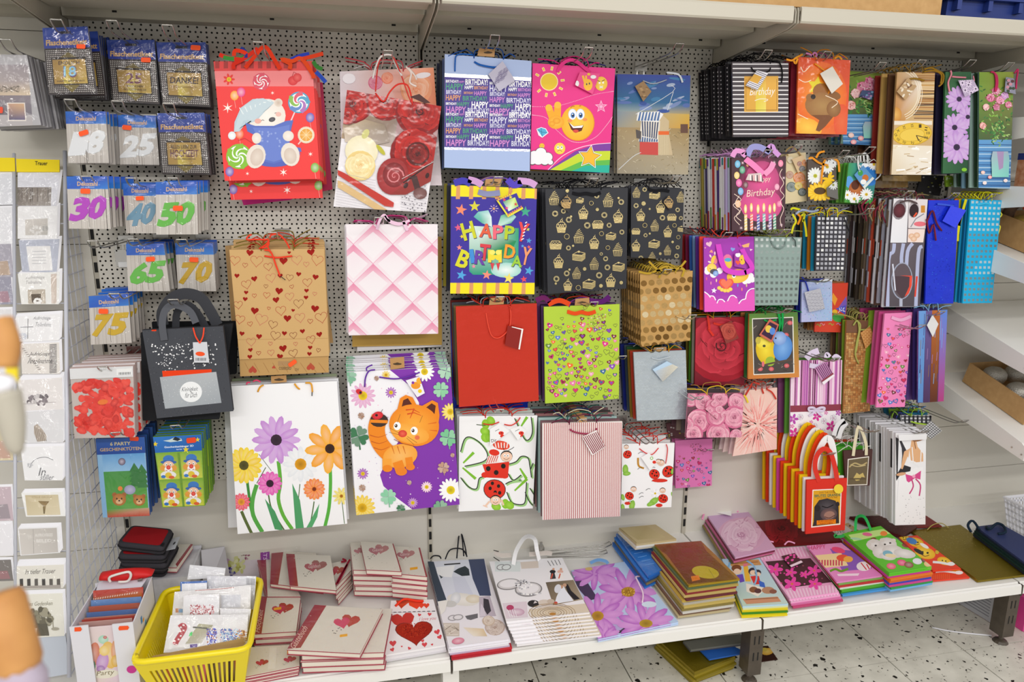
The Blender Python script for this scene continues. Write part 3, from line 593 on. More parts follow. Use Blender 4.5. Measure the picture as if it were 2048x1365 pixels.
def a_cat(c):
    c.rect(930,90,1770,1200,'#f4f3f8')
    c.poly([(1250,140),(1700,90),(1770,1120),(1420,1150),(1300,1060),(1210,980),(1185,900),(1230,800),(1330,640),(1465,470),(1465,380),(1400,260)],'#8336ae')
    for k in range(60): c.ell(ru(960,1740),ru(150,1150),rc([3,4,5]),None,rc(['#c7b8d6','#e7d8ef','#f4b7d8']),n=6,up=0)
    for x,y,r,n,col,cc in ((1062,330,90,14,'#e3aad0','#f0cf21'),(1264,307,40,12,'#a54cb8','#f0cf21'),(1505,157,70,14,'#fbfbfb','#f0cf21'),(1690,445,62,14,'#f3dc55','#eec81a'),(1062,890,40,12,'#a54cb8','#f0cf21'),(1058,1135,92,16,'#f1cf2e','#e6b414'),(1520,985,40,14,'#f5d3e5','#f0cf21'),(1693,1007,85,16,'#fbfbfd','#f0d81f'),(1420,1098,38,14,'#b77acb','#f0cf21'),(1228,180,30,10,'#f0cf3e','#e0a818')): daisyflower(c,x,y,r,n,col,cc,rc=.36)
    for x,y,r,col in ((1030,620,85,'#3f7a54'),(1622,285,65,'#8fcfa4'),(1675,630,72,'#7cc796'),(1245,1055,66,'#8ccfa8'),(1050,472,27,'#a98470'),(1160,203,20,'#a98470'),(1058,990,28,'#b08d78'),(1395,952,20,'#c0a08c'),(1640,845,48,'#c39a84'),(1705,755,18,'#c39a84'),(965,190,60,'#7fb796'),(1335,1140,36,'#3f7a54'),(1660,150,70,'#a5d2b4'),(1620,1130,60,'#7cae8a')): clover(c,x,y,r,col,ru(-20,20))
    c.ell(1035,300,24,18,'#d12732',30); c.ell(1045,305,9,9,'#222')
    O='#f08a1c'; O2='#f7a63a'
    c.line([(1185,480),(1160,560),(1180,660),(1250,740),(1330,740)],120,O,sm=6); c.ell(1178,505,66,48,'#3c2a24'); c.line([(1115,510),(1240,515)],22,O)
    for y,x0,x1 in ((610,1112,1235),(655,1122,1240),(700,1140,1250)): c.line([(x0,y),((x0+x1)/2,y+16),(x1,y-5)],8,'#c9601a',sm=3,w2=3)
    c.ell(1330,760,125,85,O2,-12,22,c2='#f9bd6a'); c.line([(1235,780),(1235,850)],66,O2); c.ell(1238,850,36,26,O); c.line([(1310,800),(1335,875)],72,O); c.ell(1338,872,42,30,'#ee8424'); c.line([(1390,770),(1400,835)],52,O); c.ell(1402,840,34,24,'#ee8424')
    for x in (1270,1310,1350): c.line([(x,690),(x+18,745)],8,'#d2701c',w2=3)
    c.poly([(1300,460),(1330,345),(1370,322),(1420,340),(1460,420)],O); c.poly([(1335,430),(1352,360),(1385,345),(1425,405)],'#5a2418')
    c.poly([(1470,410),(1560,360),(1600,380),(1612,470),(1600,560)],O); c.poly([(1500,425),(1555,382),(1585,400),(1575,470)],'#5a2418')
    c.ell(1430,540,180,150,O,8,28,c2='#fbb03e'); c.ell(1400,600,140,70,O2,12,20,c2='#fcbf55')
    for pts in ([(1370,430),(1420,425),(1470,450)],[(1380,460),(1430,450),(1480,470)],[(1430,420),(1400,490)]): c.line(pts,11,'#d8521c',w2=4)
    for pts in ([(1590,520),(1530,530)],[(1595,580),(1540,575)]): c.line(pts,10,'#dd6a1c',w2=3)
    for x,y in ((1308,545),(1430,580)): c.ell(x,y,26,30,'#fff'); c.ell(x-8,y-2,11,13,'#4a3018'); c.ell(x-11,y-6,4,4,'#fff')
    c.ell(1347,600,32,26,'#d8352a',0,14,c2='#ee6a50'); c.line([(1285,640),(1340,668),(1430,690)],4,'#9a3d14',sm=3); c.ell(1452,628,18,16,'#e8734a')
    for pts in ([(1330,600),(1255,560)],[(1330,610),(1250,590)],[(1380,620),(1450,665)],[(1375,630),(1430,680)],[(1330,460),(1310,520)],[(1470,520),(1490,470)]): c.line(pts,2.5,'#8a5a20')
    c.ell(1168,470,40,28,'#d0202c',-15,14,c2='#e8404a'); c.ell(1160,468,10,9,'#2a1414'); c.line([(1190,450),(1205,425)],3,'#222')
cb=bag('purple and white gift bag with orange cartoon cat and clover','A7',[(948,160),(1690,122),(1757,1112),(1015,1188)],a_cat,D=.17,base='#ece8f2',n=6,back=.05,what='orange cat gift bags',jit=.003,drift=(-.0005,.0035))
hangtab(cb,[(1256,62),(1358,50),(1362,128),(1262,142)],hole=(1310,102,32,8),lift=.0005)
for pts in ([(1075,265,.002),(1080,200),(1105,150),(1150,140)],[(1090,150),(1090,125),(1130,105)],[(1180,195,.003),(1290,205,.007),(1390,190),(1470,160,.003)]): cord(cb[0],cb[1],cb[2],[p if len(p)>2 else p+(.006,) for p in pts],.0024,'#6a35a8')
gtag(cb[0],cb[1],cb[2],[(1368,215),(1465,185),(1505,305),(1450,335)],'#f0eef4',lambda c:(c.ell(1440,250,34,26,'#f09a28'),c.ell(1470,215,26,24,'#f4b030'),c.ell(1420,230,10,10,'#8336ae'),c.ell(1470,290,14,14,'#f0cf21')))
# ------------------------------------------------ middle bay
def a_hb(c):
    c.rect(100,180,775,1080,'#a9bce4'); c.poly([(100,328),(775,362),(775,390),(100,356)],'#e9edf6',1)
    c.poly([(100,355),(775,388),(775,905),(100,888)],'#4c3f92'); c.poly([(100,888),(775,905),(775,925),(100,908)],'#cfd3e6',1)
    B=[(12,[('BIRTHDAY!',120,215,22,0),('HAPPY',218,262,15,2),('BIRTHDAY!',268,437,45,0)]),(52,[('HAPPY',120,255,48,3),('HAPPY',263,330,28,0),('BIRTHDAY',335,440,25,1)]),(94,[('BIRTHDAY!',122,235,32,4),('BIRTHDAY',257,328,18,1),('HAPPY',335,430,32,2)]),(137,[('HAPPY',120,235,42,1),('BIRTHDAY!',248,430,38,3)]),(182,[('BIRTHDAY!',120,200,20,0),('HAPPY',205,300,35,3),('HAPPY',315,442,48,0)]),(228,[('HAPPY',122,273,50,2),('BIRTHDAY!',285,447,42,4)])]
    K=['#fff','#e0a070','#d08ad0','#4fa07c','#dcdcf2']
    for rep in (0,254):
        for i,(y,ws) in enumerate(B):
            for w_,x0,x1,h,k in ws:
                for dx in (0,332):
                    yy=372+y+rep+(x0+dx)*.045*(1 if rep==0 else .35)
                    if x1+dx<780: c.text(w_,(x0+x1)/2+dx,yy,x1-x0,h,K[(k+(1 if dx and k in(1,3) and i%2 else 0))%5],1.2,fat=.02)
hb=bag('light blue gift bag with rows of happy birthday lettering','B1',[(112,183),(770,235),(757,1072),(108,1045)],a_hb,tip=(990.5,71),D=.2,n=5,back=.025,base='#9fb3dc',cols=['#3a4a3c','#4b5a86','#2c3040','#6a7a58','#39415e'],what='happy birthday lettering gift bags',hc=['#1c4fa0','#1c1c22'],t=.006)
hangtab(hb,[(372,138),(492,150),(488,205),(358,195)],hole=(440,172,34,8))
cord(hb[0],hb[1],hb[2],[(188,315,.002),(188,250),(195,200),(230,185),(320,190)],.0022,'#1f5fb5'); cord(hb[0],hb[1],hb[2],[(335,243,.002),(380,268),(470,285),(535,285)],.0028,'#1f5fb5')
gtag(hb[0],hb[1],hb[2],[(438,340),(545,240),(640,385),(520,470)],'#b9b5c9',lambda c:[c.text('HAPPY BIRTHDAY',540+(k%3)*4-k*7+20,300+k*14,110,11,'#5a4a80',-33) for k in range(8)])
def smile(c,x,y,r,eye=True,mouth=1,col='#f7b41c'):
    c.ell(x,y,r,r,col,n=26,c2='#fbd650')
    if r<40:
        for sx in (-.35,.35): c.ell(x+sx*r,y-.2*r,r*.12,r*.16,'#4a2d10')
        c.line([(x-.4*r,y+.35*r),(x,y+.5*r*mouth),(x+.4*r,y+.35*r)],r*.1,'#7a4210'); return
def a_emoji(c):
    c.rect(750,240,1415,1095,'#e8318a'); c.poly([(895,1062),(1100,920),(1250,870),(1372,858),(1375,1090),(760,1090)],'#7d3aa0')
    c.poly([(910,1062),(1120,940),(1250,920),(1375,918),(1375,1090)],'#c6d82e'); c.poly([(990,1066),(1140,1000),(1375,985),(1375,1090)],'#5fb949'); c.poly([(1070,1072),(1180,1030),(1375,1025),(1375,1090)],'#20b29c'); c.line([(895,1062),(1000,960),(1130,895),(1250,868),(1372,858)],5,'#f7d5ea',sm=4)
    for k in range(9):
        a=rad(-170+k*36+20); c.line([(903+88*cos(a),393+88*sin(a)),(903+118*cos(a),393+118*sin(a))],18,'#f5dfa8'); c.line([(903+92*cos(a),393+92*sin(a)),(903+114*cos(a),393+114*sin(a))],11,'#e9c12e')
    c.ell(903,393,68,68,'#f7e6b0',n=26); c.ell(903,393,62,62,'#e9c42a',n=26)
    for p in ([(775,582),(950,578),(1100,540),(1250,490),(1390,466)],[(775,645),(880,668),(960,760),(1060,840),(1160,852),(1260,810),(1340,720),(1390,650)]):
        q=cat([V((a,b,0)) for a,b in p],14)
        for v in q[::1]: c.ell(v.x,v.y,3,3,'#f7c6dd',n=5,up=0)
    c.star(1297,582,50,'#f4b6d5'); c.star(1297,582,34,'#e8318a'); c.star(1297,582,22,'#f4b6d5')
    c.ell(1120,705,128,138,'#e0871a',n=30); c.ell(1118,703,124,134,'#f6b01e',0,30,c2='#fbcf48')
    for pts,w in (([(935,690),(900,590)],52),([(965,660),(968,570)],52)): c.line(pts,w,'#f3ab22'); c.ell(pts[1][0],pts[1][1],26,26,'#f7bd3a')
    c.ell(955,700,62,52,'#f0a31c',n=18,c2='#f8c548'); c.ell(960,690,30,24,'#e8971a',c2='#f4b535'); c.ell(925,712,24,20,'#e8971a',c2='#f4b535')
    for x in (1080,1140): c.ell(x,640,32,42,'#c9d4ea',n=18); c.ell(x,642,29,38,'#fff',n=18); c.ell(x+2,648,16,22,'#4a7fc4',n=14); c.ell(x+3,648,9,13,'#14233f'); c.ell(x,640,5,5,'#fff')
    c.poly([(1048,700),(1090,730),(1165,722),(1150,765),(1105,782),(1070,755)],'#5c1a12'); c.poly([(1055,705),(1090,732),(1162,724),(1150,742),(1085,745)],'#fff'); c.ell(1105,768,22,12,'#d8483c'); c.ell(1060,688,18,12,'#f0954a'); c.ell(1175,680,18,12,'#f0954a')
    c.line([(1065,590),(1080,578),(1095,580)],4,'#8a4a10'); c.line([(1130,578),(1145,576)],4,'#8a4a10')
    c.ell(1297,408,48,54,'#f0c23a',n=20,c2='#f8d95a'); c.line([(1270,385),(1290,392)],5,'#5a3a10'); c.line([(1325,378),(1302,390)],5,'#5a3a10'); c.ell(1285,402,7,8,'#fff'); c.ell(1312,400,7,8,'#fff'); c.line([(1285,425),(1310,442)],6,'#e9eef2'); c.line([(1310,425),(1285,442)],6,'#e9eef2')
    smile(c,848,880,20); c.ell(983,900,42,44,'#f4cf3a',n=18,c2='#fae172'); 
    for x in (970,998): c.ell(x,892,10,13,'#fff'); c.ell(x,890,4,6,'#333')
    c.line([(965,920),(983,912),(1000,922)],4,'#8a5a10')
    c.poly([(806,752),(842,738),(878,748),(898,782),(850,818),(822,800)],'#e9f4fa'); c.poly([(812,755),(842,743),(874,752),(890,780),(850,810)],'#4fb0d6'); c.line([(812,755),(845,775),(890,780)],3,'#1a5a80'); c.line([(850,810),(845,775),(842,743)],3,'#1a5a80')
    for x,y,r in ((790,950,40),(840,930,44),(890,965,42),(820,990,40),(870,1000,34),(915,1005,24),(775,1000,30)): c.ell(x,y,r,r*.9,'#555')
    for x,y,r in ((790,950,36),(840,930,40),(890,965,38),(820,985,42),(870,995,32),(912,1005,20),(775,995,28)): c.ell(x,y,r,r*.9,'#f1f1f4')
    c.star(1210,965,95,'#fff',ang=8,inn=.5); c.star(1210,965,86,'#3a2a14',ang=8,inn=.5); c.star(1210,965,80,'#f4b92c',ang=8,inn=.5)
eb=bag('pink gift bag with smiley face making a victory sign and rainbow','B1',[(778,252),(1405,292),(1358,1085),(762,1055)],a_emoji,tip=(1178,95.6),D=.19,n=5,back=.03,base='#e8318a',cols=['#5c3a8c','#c03a5c','#3c3c8c','#d8a030'],what='smiley and rainbow gift bags',hc=['#d8287c','#23202a','#3a3a9a'])
ribbon(eb[0],eb[1],eb[2],[(965,320,.002),(1000,260),(1060,230,.01),(1120,250),(1170,290),(1215,325,.002)],26,'#e03a86'); 
gtag(eb[0],eb[1],eb[2],[(1130,322),(1280,335),(1225,490),(1090,420)],'#ea4a8c',lambda c:(c.ell(1190,420,34,44,'#f4bb34'),c.line([(1165,400),(1150,350)],16,'#f4bb34'),c.line([(1175,390),(1175,350)],14,'#f4bb34'),c.ell(1180,415,5,8,'#345'),c.ell(1200,410,5,8,'#345'),c.ell(1230,360,22,14,'#eee'),c.ell(1108,410,14,22,'#eee'),c.ell(1195,340,12,10,'#e9c12e')))
def a_beach(c):
    c.poly([(1410,330),(1980,340),(1980,560),(1410,540)],['#2c3f96','#3a4aa0','#2f6a9e','#2b6a94']); c.poly([(1410,540),(1980,560),(1975,650),(1410,620)],['#2b6a94','#2f6a9e','#b9a268','#8fa0a0'])
    c.poly([(1410,615),(1980,640),(1975,760),(1410,740)],['#7f93a4','#d8b04a','#d9a32e','#9a9a90']); c.poly([(1410,738),(1975,748),(1970,1110),(1410,1110)],['#a58f68','#a88c58','#b5aa92','#9c927e'])
    for k in range(26): c.ell(ru(1430,1960),ru(360,620),ru(20,70),ru(6,18),rc(['#5a74b4','#7d92c2','#36549e','#a9b7d2','#3f7fb0']),ru(-30,10),10)
    for k in range(120):
        x,y=ru(1420,1965),ru(760,1090); c.line([(x,y),(x+ru(-22,22),y-ru(4,18))],3,rc(['#c9b98f','#7f7152','#b3a078','#ddd3ba','#8f7c50']),up=0)
    c.poly([(1735,620),(1812,690),(1810,780),(1840,950),(1730,950),(1730,700)],'#cdb893'); c.poly([(1600,690),(1745,690),(1735,830),(1620,850),(1590,800)],'#e9e2d6')
    for k in range(7): c.poly([(1604+k*20,690),(1614+k*20,690),(1622+k*16,830),(1612+k*16,832)],'#3f4a6a',up=0)
    c.poly([(1575,625),(1735,618),(1770,640),(1730,700),(1565,688)],'#f2f0ee')
    for k in range(7): c.poly([(1590+k*24,624),(1602+k*24,622),(1590+k*24,690),(1574+k*24,688)],'#5273a6',up=0)
    c.poly([(1590,800),(1730,830),(1730,855),(1580,845)],'#e6e2de'); 
    for k in range(8): c.poly([(1590+k*18,808+k*3),(1600+k*18,810+k*3),(1598+k*18,850),(1586+k*18,848)],'#45618f',up=0)
    c.poly([(1590,850),(1730,852),(1730,950),(1590,945)],'#cc4a44'); c.rect(1730,768,1812,950,'#d8c6a2')
    for k in range(8): c.line([(1738+k*10,770),(1738+k*10,948)],2,'#a08c68',up=0)
    c.poly([(1560,755),(1602,770),(1600,830),(1565,820)],'#57504e'); c.rect(1900,715,1955,782,'#6a4a3c'); c.rect(1732,768,1812,796,'#e86a2c')
    for p in ([(1430,1060),(1540,960),(1600,930)],[(1560,640),(1840,470),(1830,420)],[(1800,610),(1845,470)]): c.line(p,4,'#dfe4ea',sm=3)
beach=bag('glossy gift bag with a striped beach chair under stormy sky','B1',[(1420,335),(1975,345),(1958,1098),(1418,1090)],a_beach,tip=(1359.7,87.7),n=2,back=.07,base='#8a8478',m=2,what='beach chair gift bags')
gtag(beach[0],beach[1],beach[2],[(1545,430),(1610,390),(1670,470),(1608,545)],'#9a7a54',lambda c:[c.ell(ru(1560,1655),ru(420,520),12,8,rc(['#b59468','#7d6040','#8c6a44']),n=7) for k in range(12)])
cord(beach[0],beach[1],beach[2],[(1610,385,.004),(1690,410),(1790,380,.004)],.002,'#aeb6c4'); ribbon(beach[0],beach[1],beach[2],[(1790,325),(1880,340),(1910,400)],14,'#cfd4dc')
def cup(c,x,y,s,k,g='#d2bd86'):
    if k in (0,1):
        c.poly([(x-.42*s,y+.05*s),(x+.42*s,y+.05*s),(x+.32*s,y+.55*s),(x-.32*s,y+.55*s)],g,1)
        if k==0:
            for i in range(5): c.line([(x+(-.3+i*.15)*s,y+.08*s),(x+(-.24+i*.12)*s,y+.53*s)],s*.075,'#26262b',up=0)
            for i in range(5): c.line([(x-(.42-i*.075)*s,y+.04*s-i*.13*s),(x,y+.02*s-i*.14*s),(x+(.42-i*.08)*s,y-.06*s-i*.14*s)],s*.06,g,1,3)
        else:
            c.poly([(x-.45*s,y+.08*s),(x-.4*s,y-.2*s),(x-.15*s,y-.4*s),(x+.2*s,y-.4*s),(x+.42*s,y-.15*s),(x+.45*s,y+.08*s)],g,1); c.poly([(x-.37*s,y+.04*s),(x-.33*s,y-.18*s),(x-.12*s,y-.33*s),(x+.17*s,y-.33*s),(x+.35*s,y-.13*s),(x+.37*s,y+.04*s)],'#26262b')
            for i in range(7): c.ell(x+(-.24+.08*i)*s,y+(-.02 if i%2 else -.14)*s,s*.055,s*.075,g,n=6,up=0)
            c.ell(x+.02*s,y-.48*s,.12*s,.12*s,g,n=8); c.ell(x+.02*s,y-.48*s,.07*s,.07*s,'#26262b',n=8); c.line([(x+.02*s,y-.58*s),(x+.1*s,y-.72*s)],.04*s,g)
    elif k==2:
        c.poly([(x-.5*s,y),(x+.5*s,y),(x+.42*s,y+.42*s),(x-.42*s,y+.42*s)],g,1); c.poly([(x-.5*s,y),(x-.3*s,y-.28*s),(x+.3*s,y-.28*s),(x+.5*s,y)],g,1); c.poly([(x-.42*s,y-.03*s),(x-.26*s,y-.22*s),(x+.26*s,y-.22*s),(x+.42*s,y-.03*s)],'#26262b')
        for i in range(6): c.ell(x+(-.28+.11*i)*s,y-(.08+.06*(i%2))*s,.06*s,.03*s,g,n=6,up=0)
    else:
        c.poly([(x-.5*s,y-.05*s),(x+.25*s,y+.05*s),(x+.25*s,y+.5*s),(x-.5*s,y+.4*s)],g,1); c.poly([(x+.25*s,y+.05*s),(x+.52*s,y-.15*s),(x+.5*s,y+.28*s),(x+.25*s,y+.5*s)],mix(g,'#000',.25),1)
        c.poly([(x-.5*s,y-.05*s),(x-.05*s,y-.3*s),(x+.52*s,y-.15*s),(x+.25*s,y+.05*s)],g,1); c.poly([(x-.4*s,y-.06*s),(x-.04*s,y-.24*s),(x+.42*s,y-.13*s),(x+.22*s,y)],'#26262b')
        for i in range(3): c.line([(x-.48*s,y+(.08+i*.11)*s),(x+.24*s,y+(.18+i*.11)*s)],.035*s,'#33312c',up=0)
        c.ell(x,y-.25*s,.1*s,.08*s,g,n=8)
def rings(c,L):
    for x,y,r,k in L:
        if k==0: c.ell(x,y,r,r,'#c9b47a',n=14,m=1); c.ell(x,y,r*.8,r*.8,'#2b2b30',n=14)
        elif k==1: c.ell(x,y,r,r,'#b5a67c',n=16,m=1); c.ell(x,y,r*.5,r*.5,'#232328',n=12)
        else: c.ell(x,y,r,r,'#cdbb85',n=12,m=1)
def a_cup1(c):
    c.rect(815,130,1490,985,'#2c2d33')
    for x,y,s,k in ((898,225,95,0),(1128,340,88,1),(1323,240,95,0),(1402,370,88,1),(955,445,92,1),(1242,425,92,2),(1092,525,95,0),(1345,515,80,3),(910,585,100,2),(1213,575,88,1),(1398,630,90,0),(1092,670,102,3),(932,725,90,1),(1213,740,84,0),(1405,755,95,3),(1074,815,80,0),(1005,910,78,1),(1172,890,100,3),(1342,875,88,1),(1100,235,60,3)): cup(c,x,y,s,k)
    rings(c,[(905,345,24,1),(1013,393,24,1),(1190,262,18,0),(1237,312,13,2),(1292,356,24,1),(1425,253,23,1),(1158,437,26,1),(1330,436,20,1),(997,525,22,0),(1270,502,19,0),(1430,490,20,1),(1010,615,20,1),(1320,613,18,0),(1268,662,13,1),(1302,700,20,1),(1137,780,14,2),(1316,768,23,1),(996,815,23,1),(915,858,24,1),(1251,830,25,1),(1265,913,15,2),(1425,888,14,2),(1087,928,21,0),(1030,367,9,2),(1046,598,9,2),(1000,165,14,2),(1232,205,20,1),(1018,785,9,2),(910,895,9,2),(1404,222,9,2),(970,325,20,1)])
u1=bag('large black gift bag with gold cupcakes and cake slices','B2',[(828,152),(1480,142),(1468,935),(848,978)],a_cup1,tip=(1188.5,357.8),D=.19,n=4,back=.03,base='#232329',what='large black cupcake gift bags',hc=['#17171b'],jit=.003)
ribbon(u1[0],u1[1],u1[2],[(1040,182,.002),(1090,192),(1150,185),(1210,195),(1265,180,.002)],26,'#15151a')
gtag(u1[0],u1[1],u1[2],[(930,265),(1000,185),(1050,240),(1005,335)],'#33302f',lambda c:cup(c,985,250,95,1,'#b99a68'))
def a_cup2(c):
    c.rect(1490,120,1935,715,'#2c2d33')
    for x,y,s,k in ((1547,180,72,0),(1690,190,85,3),(1895,215,75,0),(1580,360,78,1),(1825,368,76,2),(1690,440,78,0),(1542,480,70,2),(1792,490,75,1),(1900,460,60,3),(1542,600,76,1),(1685,575,88,3),(1790,635,68,0),(1668,690,70,0),(1735,295,80,1)): cup(c,x,y,s,k)
    rings(c,[(1610,155,18,1),(1543,282,20,1),(1602,265,17,2),(1650,308,8,2),(1750,377,22,1),(1870,315,18,1),(1612,437,19,0),(1845,437,17,0),(1617,515,16,1),(1875,530,16,0),(1830,568,10,2),(1870,610,16,1),(1733,660,11,2),(1862,678,19,1),(1580,695,20,1),(1650,502,8,2),(1895,380,16,1)])
u2=bag('small black gift bag with gold cupcakes','B2',[(1505,128),(1922,150),(1905,705),(1502,690)],a_cup2,tip=(1353.5,353),n=3,back=.08,base='#232329',what='small black cupcake gift bags',hc=['#17171b'])
ribbon(u2[0],u2[1],u2[2],[(1635,150,.002),(1690,165),(1750,158),(1805,170,.002)],24,'#15151a')
gtag(u2[0],u2[1],u2[2],[(1745,250),(1790,200),(1840,260),(1800,318)],'#33302f',lambda c:cup(c,1790,255,80,1,'#b99a68'))
def a_hbv(c):
    c.rect(75,110,770,990,'#3c2f9c')
    for y0,y1,dx in ((110,222,0),(890,990,0)):
        c.poly([(75,y0),(770,y0+26*(y0<500)),(770,y1+(4 if y0<500 else 8)),(75,y1-(14 if y0<500 else 0))],'#f2e21c')
        for k in range(7): c.poly([(130+k*103,y0),(160+k*103,y0),(157+k*103,y1+8),(124+k*103,y1+8)],'#dc9b66',up=0)
    G1,G2='#2f9a7a','#e9f3ee'
    c.poly([(230,440),(620,460),(615,800),(580,828),(260,826),(230,800)],['#dff0ea','#2f9f70','#1fa089','#1fa089','#2b9a78','#1fa089']); c.poly([(300,480),(600,560),(540,700),(330,700)],['#e9f3ee','#1d8a58','#3aa55a','#1d8a58'])
    c.poly([(300,330),(380,318),(405,370),(410,450),(330,420),(265,370)],['#7fc5c0','#9ad2d0','#dff0ee','#e6f2f0','#57b39a','#5bb5b0']); c.poly([(450,450),(480,360),(560,330),(600,370),(560,420)],['#c9e6d6','#6fbf9a','#6fc7bb','#a9d8d8','#5db58a'])
    c.ell(520,790,120,60,'#9fd6cc',0,16,c2='#eef6f3')
    for x,y,r,col in ((165,315,48,'#ef8a6a'),(272,287,46,'#d9d13a'),(672,330,45,'#3fa98a'),(142,455,30,'#e25a80'),(700,558,24,'#4f9ad8'),(152,612,24,'#ef8a8a'),(168,830,42,'#4fa6e0'),(368,828,40,'#f08f7a'),(540,855,44,'#efdf6a'),(700,795,38,'#4fa6d8'),(660,862,28,'#e84a5a'),(172,525,18,'#e8d23a'),(635,760,16,'#e8d23a'),(265,760,18,'#ef8aa8'),(650,600,14,'#58a8e8'),(700,608,16,'#f0645a'),(692,468,18,'#d6d84a'),(424,305,16,'#f0b06a')): c.star(x,y,r,col,ang=ru(-15,15))
    for k in range(8): a=k*.785; c.line([(424+18*cos(a),305+18*sin(a)),(424+36*cos(a),305+30*sin(a))],4,'#f4d9ea',up=0)
    for w,x,y,sx,sy,col,an in (('H',222,480,100,140,'#cfd22a',-15),('A',362,478,100,110,'#e2603f',6),('P',458,490,84,110,'#ee6a7c',0),('P',548,495,78,110,'#b9cc2a',4),('Y',650,490,90,150,'#e8454a',12),('B',185,705,90,140,'#d9d62a',22),('I',252,680,34,110,'#3f8fd8',-8),('R',315,690,84,110,'#6a3fa8',6),('T',352,650,84,130,'#d8404a',6),('H',432,680,110,100,'#f0dc3a',0),('D',550,645,88,110,'#f0a02c',8),('A',605,720,84,90,'#9ccc3a',6),('Y',678,680,70,140,'#ee9a6a',12)): c.text(w,x+4,y+5,sx,sy,'#2a2260',an,fat=.03); c.text(w,x,y,sx,sy,col,an,fat=.03)
    for k in range(6): c.line([(640+k*6,550-k*26),(660+k*5,540-k*26)],7,'#fff',up=0)
    for x in (412,458): c.poly([(x-16,735),(x+16,735),(x,795)],'#d8404a'); c.ell(x,650,22,20,'#f5ea6a'); c.ell(x,690,24,22,'#f0dc3a')
vb2=bag('violet gift bag with yellow striped bands and happy birthday letters','B2',[(88,118),(763,148),(743,980),(80,975)],a_hbv,tip=(997,354.7),D=.18,n=4,back=.03,base='#3c2f9c',cols=['#5a7a9c','#2a2a38','#40407a','#cfc040'],what='violet happy birthday gift bags',hc=['#7a5ac8','#d8a8cc'])
hangtab(vb2,[(360,72),(492,68),(475,130),(352,126)],hole=(425,100,34,8))
ribbon(vb2[0],vb2[1],vb2[2],[(300,172,.002),(370,190),(470,180)],44,'#8f93bb')
for pts,col in (([(110,105),(180,85),(240,110)],'#4a44b0'),([(220,75),(280,90),(330,120)],'#cf9fd2'),([(530,75),(580,120),(640,100)],'#5a4ac0'),([(610,85),(700,95),(755,125)],'#d3a4d6')): ribbon(vb2[0],vb2[1],vb2[2],pts,52,col,lift=.003)
def t_hbv(c):
    c.poly([(455,240),(600,180),(645,290),(530,350)],'#3c2f9c'); c.poly([(490,250),(585,215),(612,285),(535,325)],['#4fa58a','#cfe86a','#9ad24a','#e9f3ee'])
    for k in range(7): c.poly([(440+k*17,228-k*8),(450+k*17,223-k*8),(456+k*17,240-k*8),(446+k*17,245-k*8)],'#dc7a5a',up=0); c.poly([(528+k*17,362-k*10),(538+k*17,356-k*10),(534+k*17,340-k*10),(524+k*17,346-k*10)],'#dc7a5a',up=0)
    for x,y,col in ((500,235,'#e84a5a'),(550,215,'#e8d23a'),(520,300,'#e84a8a'),(590,270,'#d8404a')): c.star(x,y,16,col)
gtag(vb2[0],vb2[1],vb2[2],[(438,238),(590,165),(650,305),(530,372)],'#ece23a',t_hbv)
def a_red(c): c.rect(100,160,740,940,'#c9321f',1)
rb=bag('plain red embossed foil gift bag with small red tag','B3',[(115,195),(708,172),(722,885),(140,932)],D=.17,tip=(1000.6,594.4),n=4,back=.03,base='#cf3420',m=3,cols=['#6a5a30','#46464c','#7a1c14','#2c2c34'],what='plain foil gift bags',hc=['#c03020','#b8b8c0'],mats=[PAPER,FOIL,GLOSS,FOIL2])
hangtab(rb,[(365,135),(470,122),(465,178),(358,184)],hole=(415,158,30,7))
cord(rb[0],rb[1],rb[2],[(335,240,.002),(350,330),(375,405),(420,424),(470,395),(505,345),(515,260),(510,200,.002)],.0022,'#e8503c'); cord(rb[0],rb[1],rb[2],[(498,192),(520,200),(515,215)],.002,'#d8432f')
gtag(rb[0],rb[1],rb[2],[(490,330),(604,355),(578,506),(470,472)],'#8c1a12',lambda c:(c.poly([(592,352),(606,356),(582,506),(568,502)],'#f4f0ee'),c.poly([(520,332),(600,352),(594,362),(520,342)],'#f4f0ee')))
bag('blue foil gift bag hanging behind and below the red foil bag','B3',[(75,300),(660,290),(640,985),(100,985)],D=.05,base='#1c3ccf',m=3)
def scatter_hearts(c,x0,y0,x1,y1,n,cols,rs=(8,22),dark='#4a2a3a',seed=1,top=.0):
    q=random.Random(seed); P=[]
    for k in range(n*6):
        if len(P)>=n: break
        x,y,r=q.uniform(x0,x1),y0+(y1-y0)*q.random()**(1-top),q.uniform(*rs)
        if any((x-a)**2+(y-b)**2<(r+s)**2*.85 for a,b,s in P): continue
        P.append((x,y,r)); col=q.choice(cols); an=q.uniform(-25,25); t=q.random(); c.l=.0006
        if t<.45: c.heart(x,y,r,dark,an,up=0); c.l+=2e-5; c.heart(x,y,r*.86,col,an,up=0); c.l+=2e-5; c.heart(x,y,r*.5,q.choice(cols),an,up=0)
        elif t<.6: c.hline(x,y,r,dark,2.5,an)
        else: c.heart(x,y,r,col,an,up=0); c.l+=2e-5; c.heart(x,y,r*.35,mix(col,'#fff',.6),an,up=0)
HC=['#e0308a','#f06a2c','#8a4ab8','#d83a5a','#5a7ac8','#f0a0c0','#c82a6a','#7a2a3a','#3a6a9a','#e87aa8','#6a8a3a']
def a_lime(c):
    c.rect(755,170,1320,910,'#b3cf3c'); scatter_hearts(c,785,330,1295,860,150,HC,(12,25),seed=4); scatter_hearts(c,785,200,1295,330,14,['#8a4ab8','#4a3ab8','#c84a2a','#5a7ac8','#7a2a3a'],(8,18),seed=8); scatter_hearts(c,1080,250,1210,380,60,['#c82a4a','#d8b0a0','#4a6a2a','#e06a8a'],(4,8),seed=5)
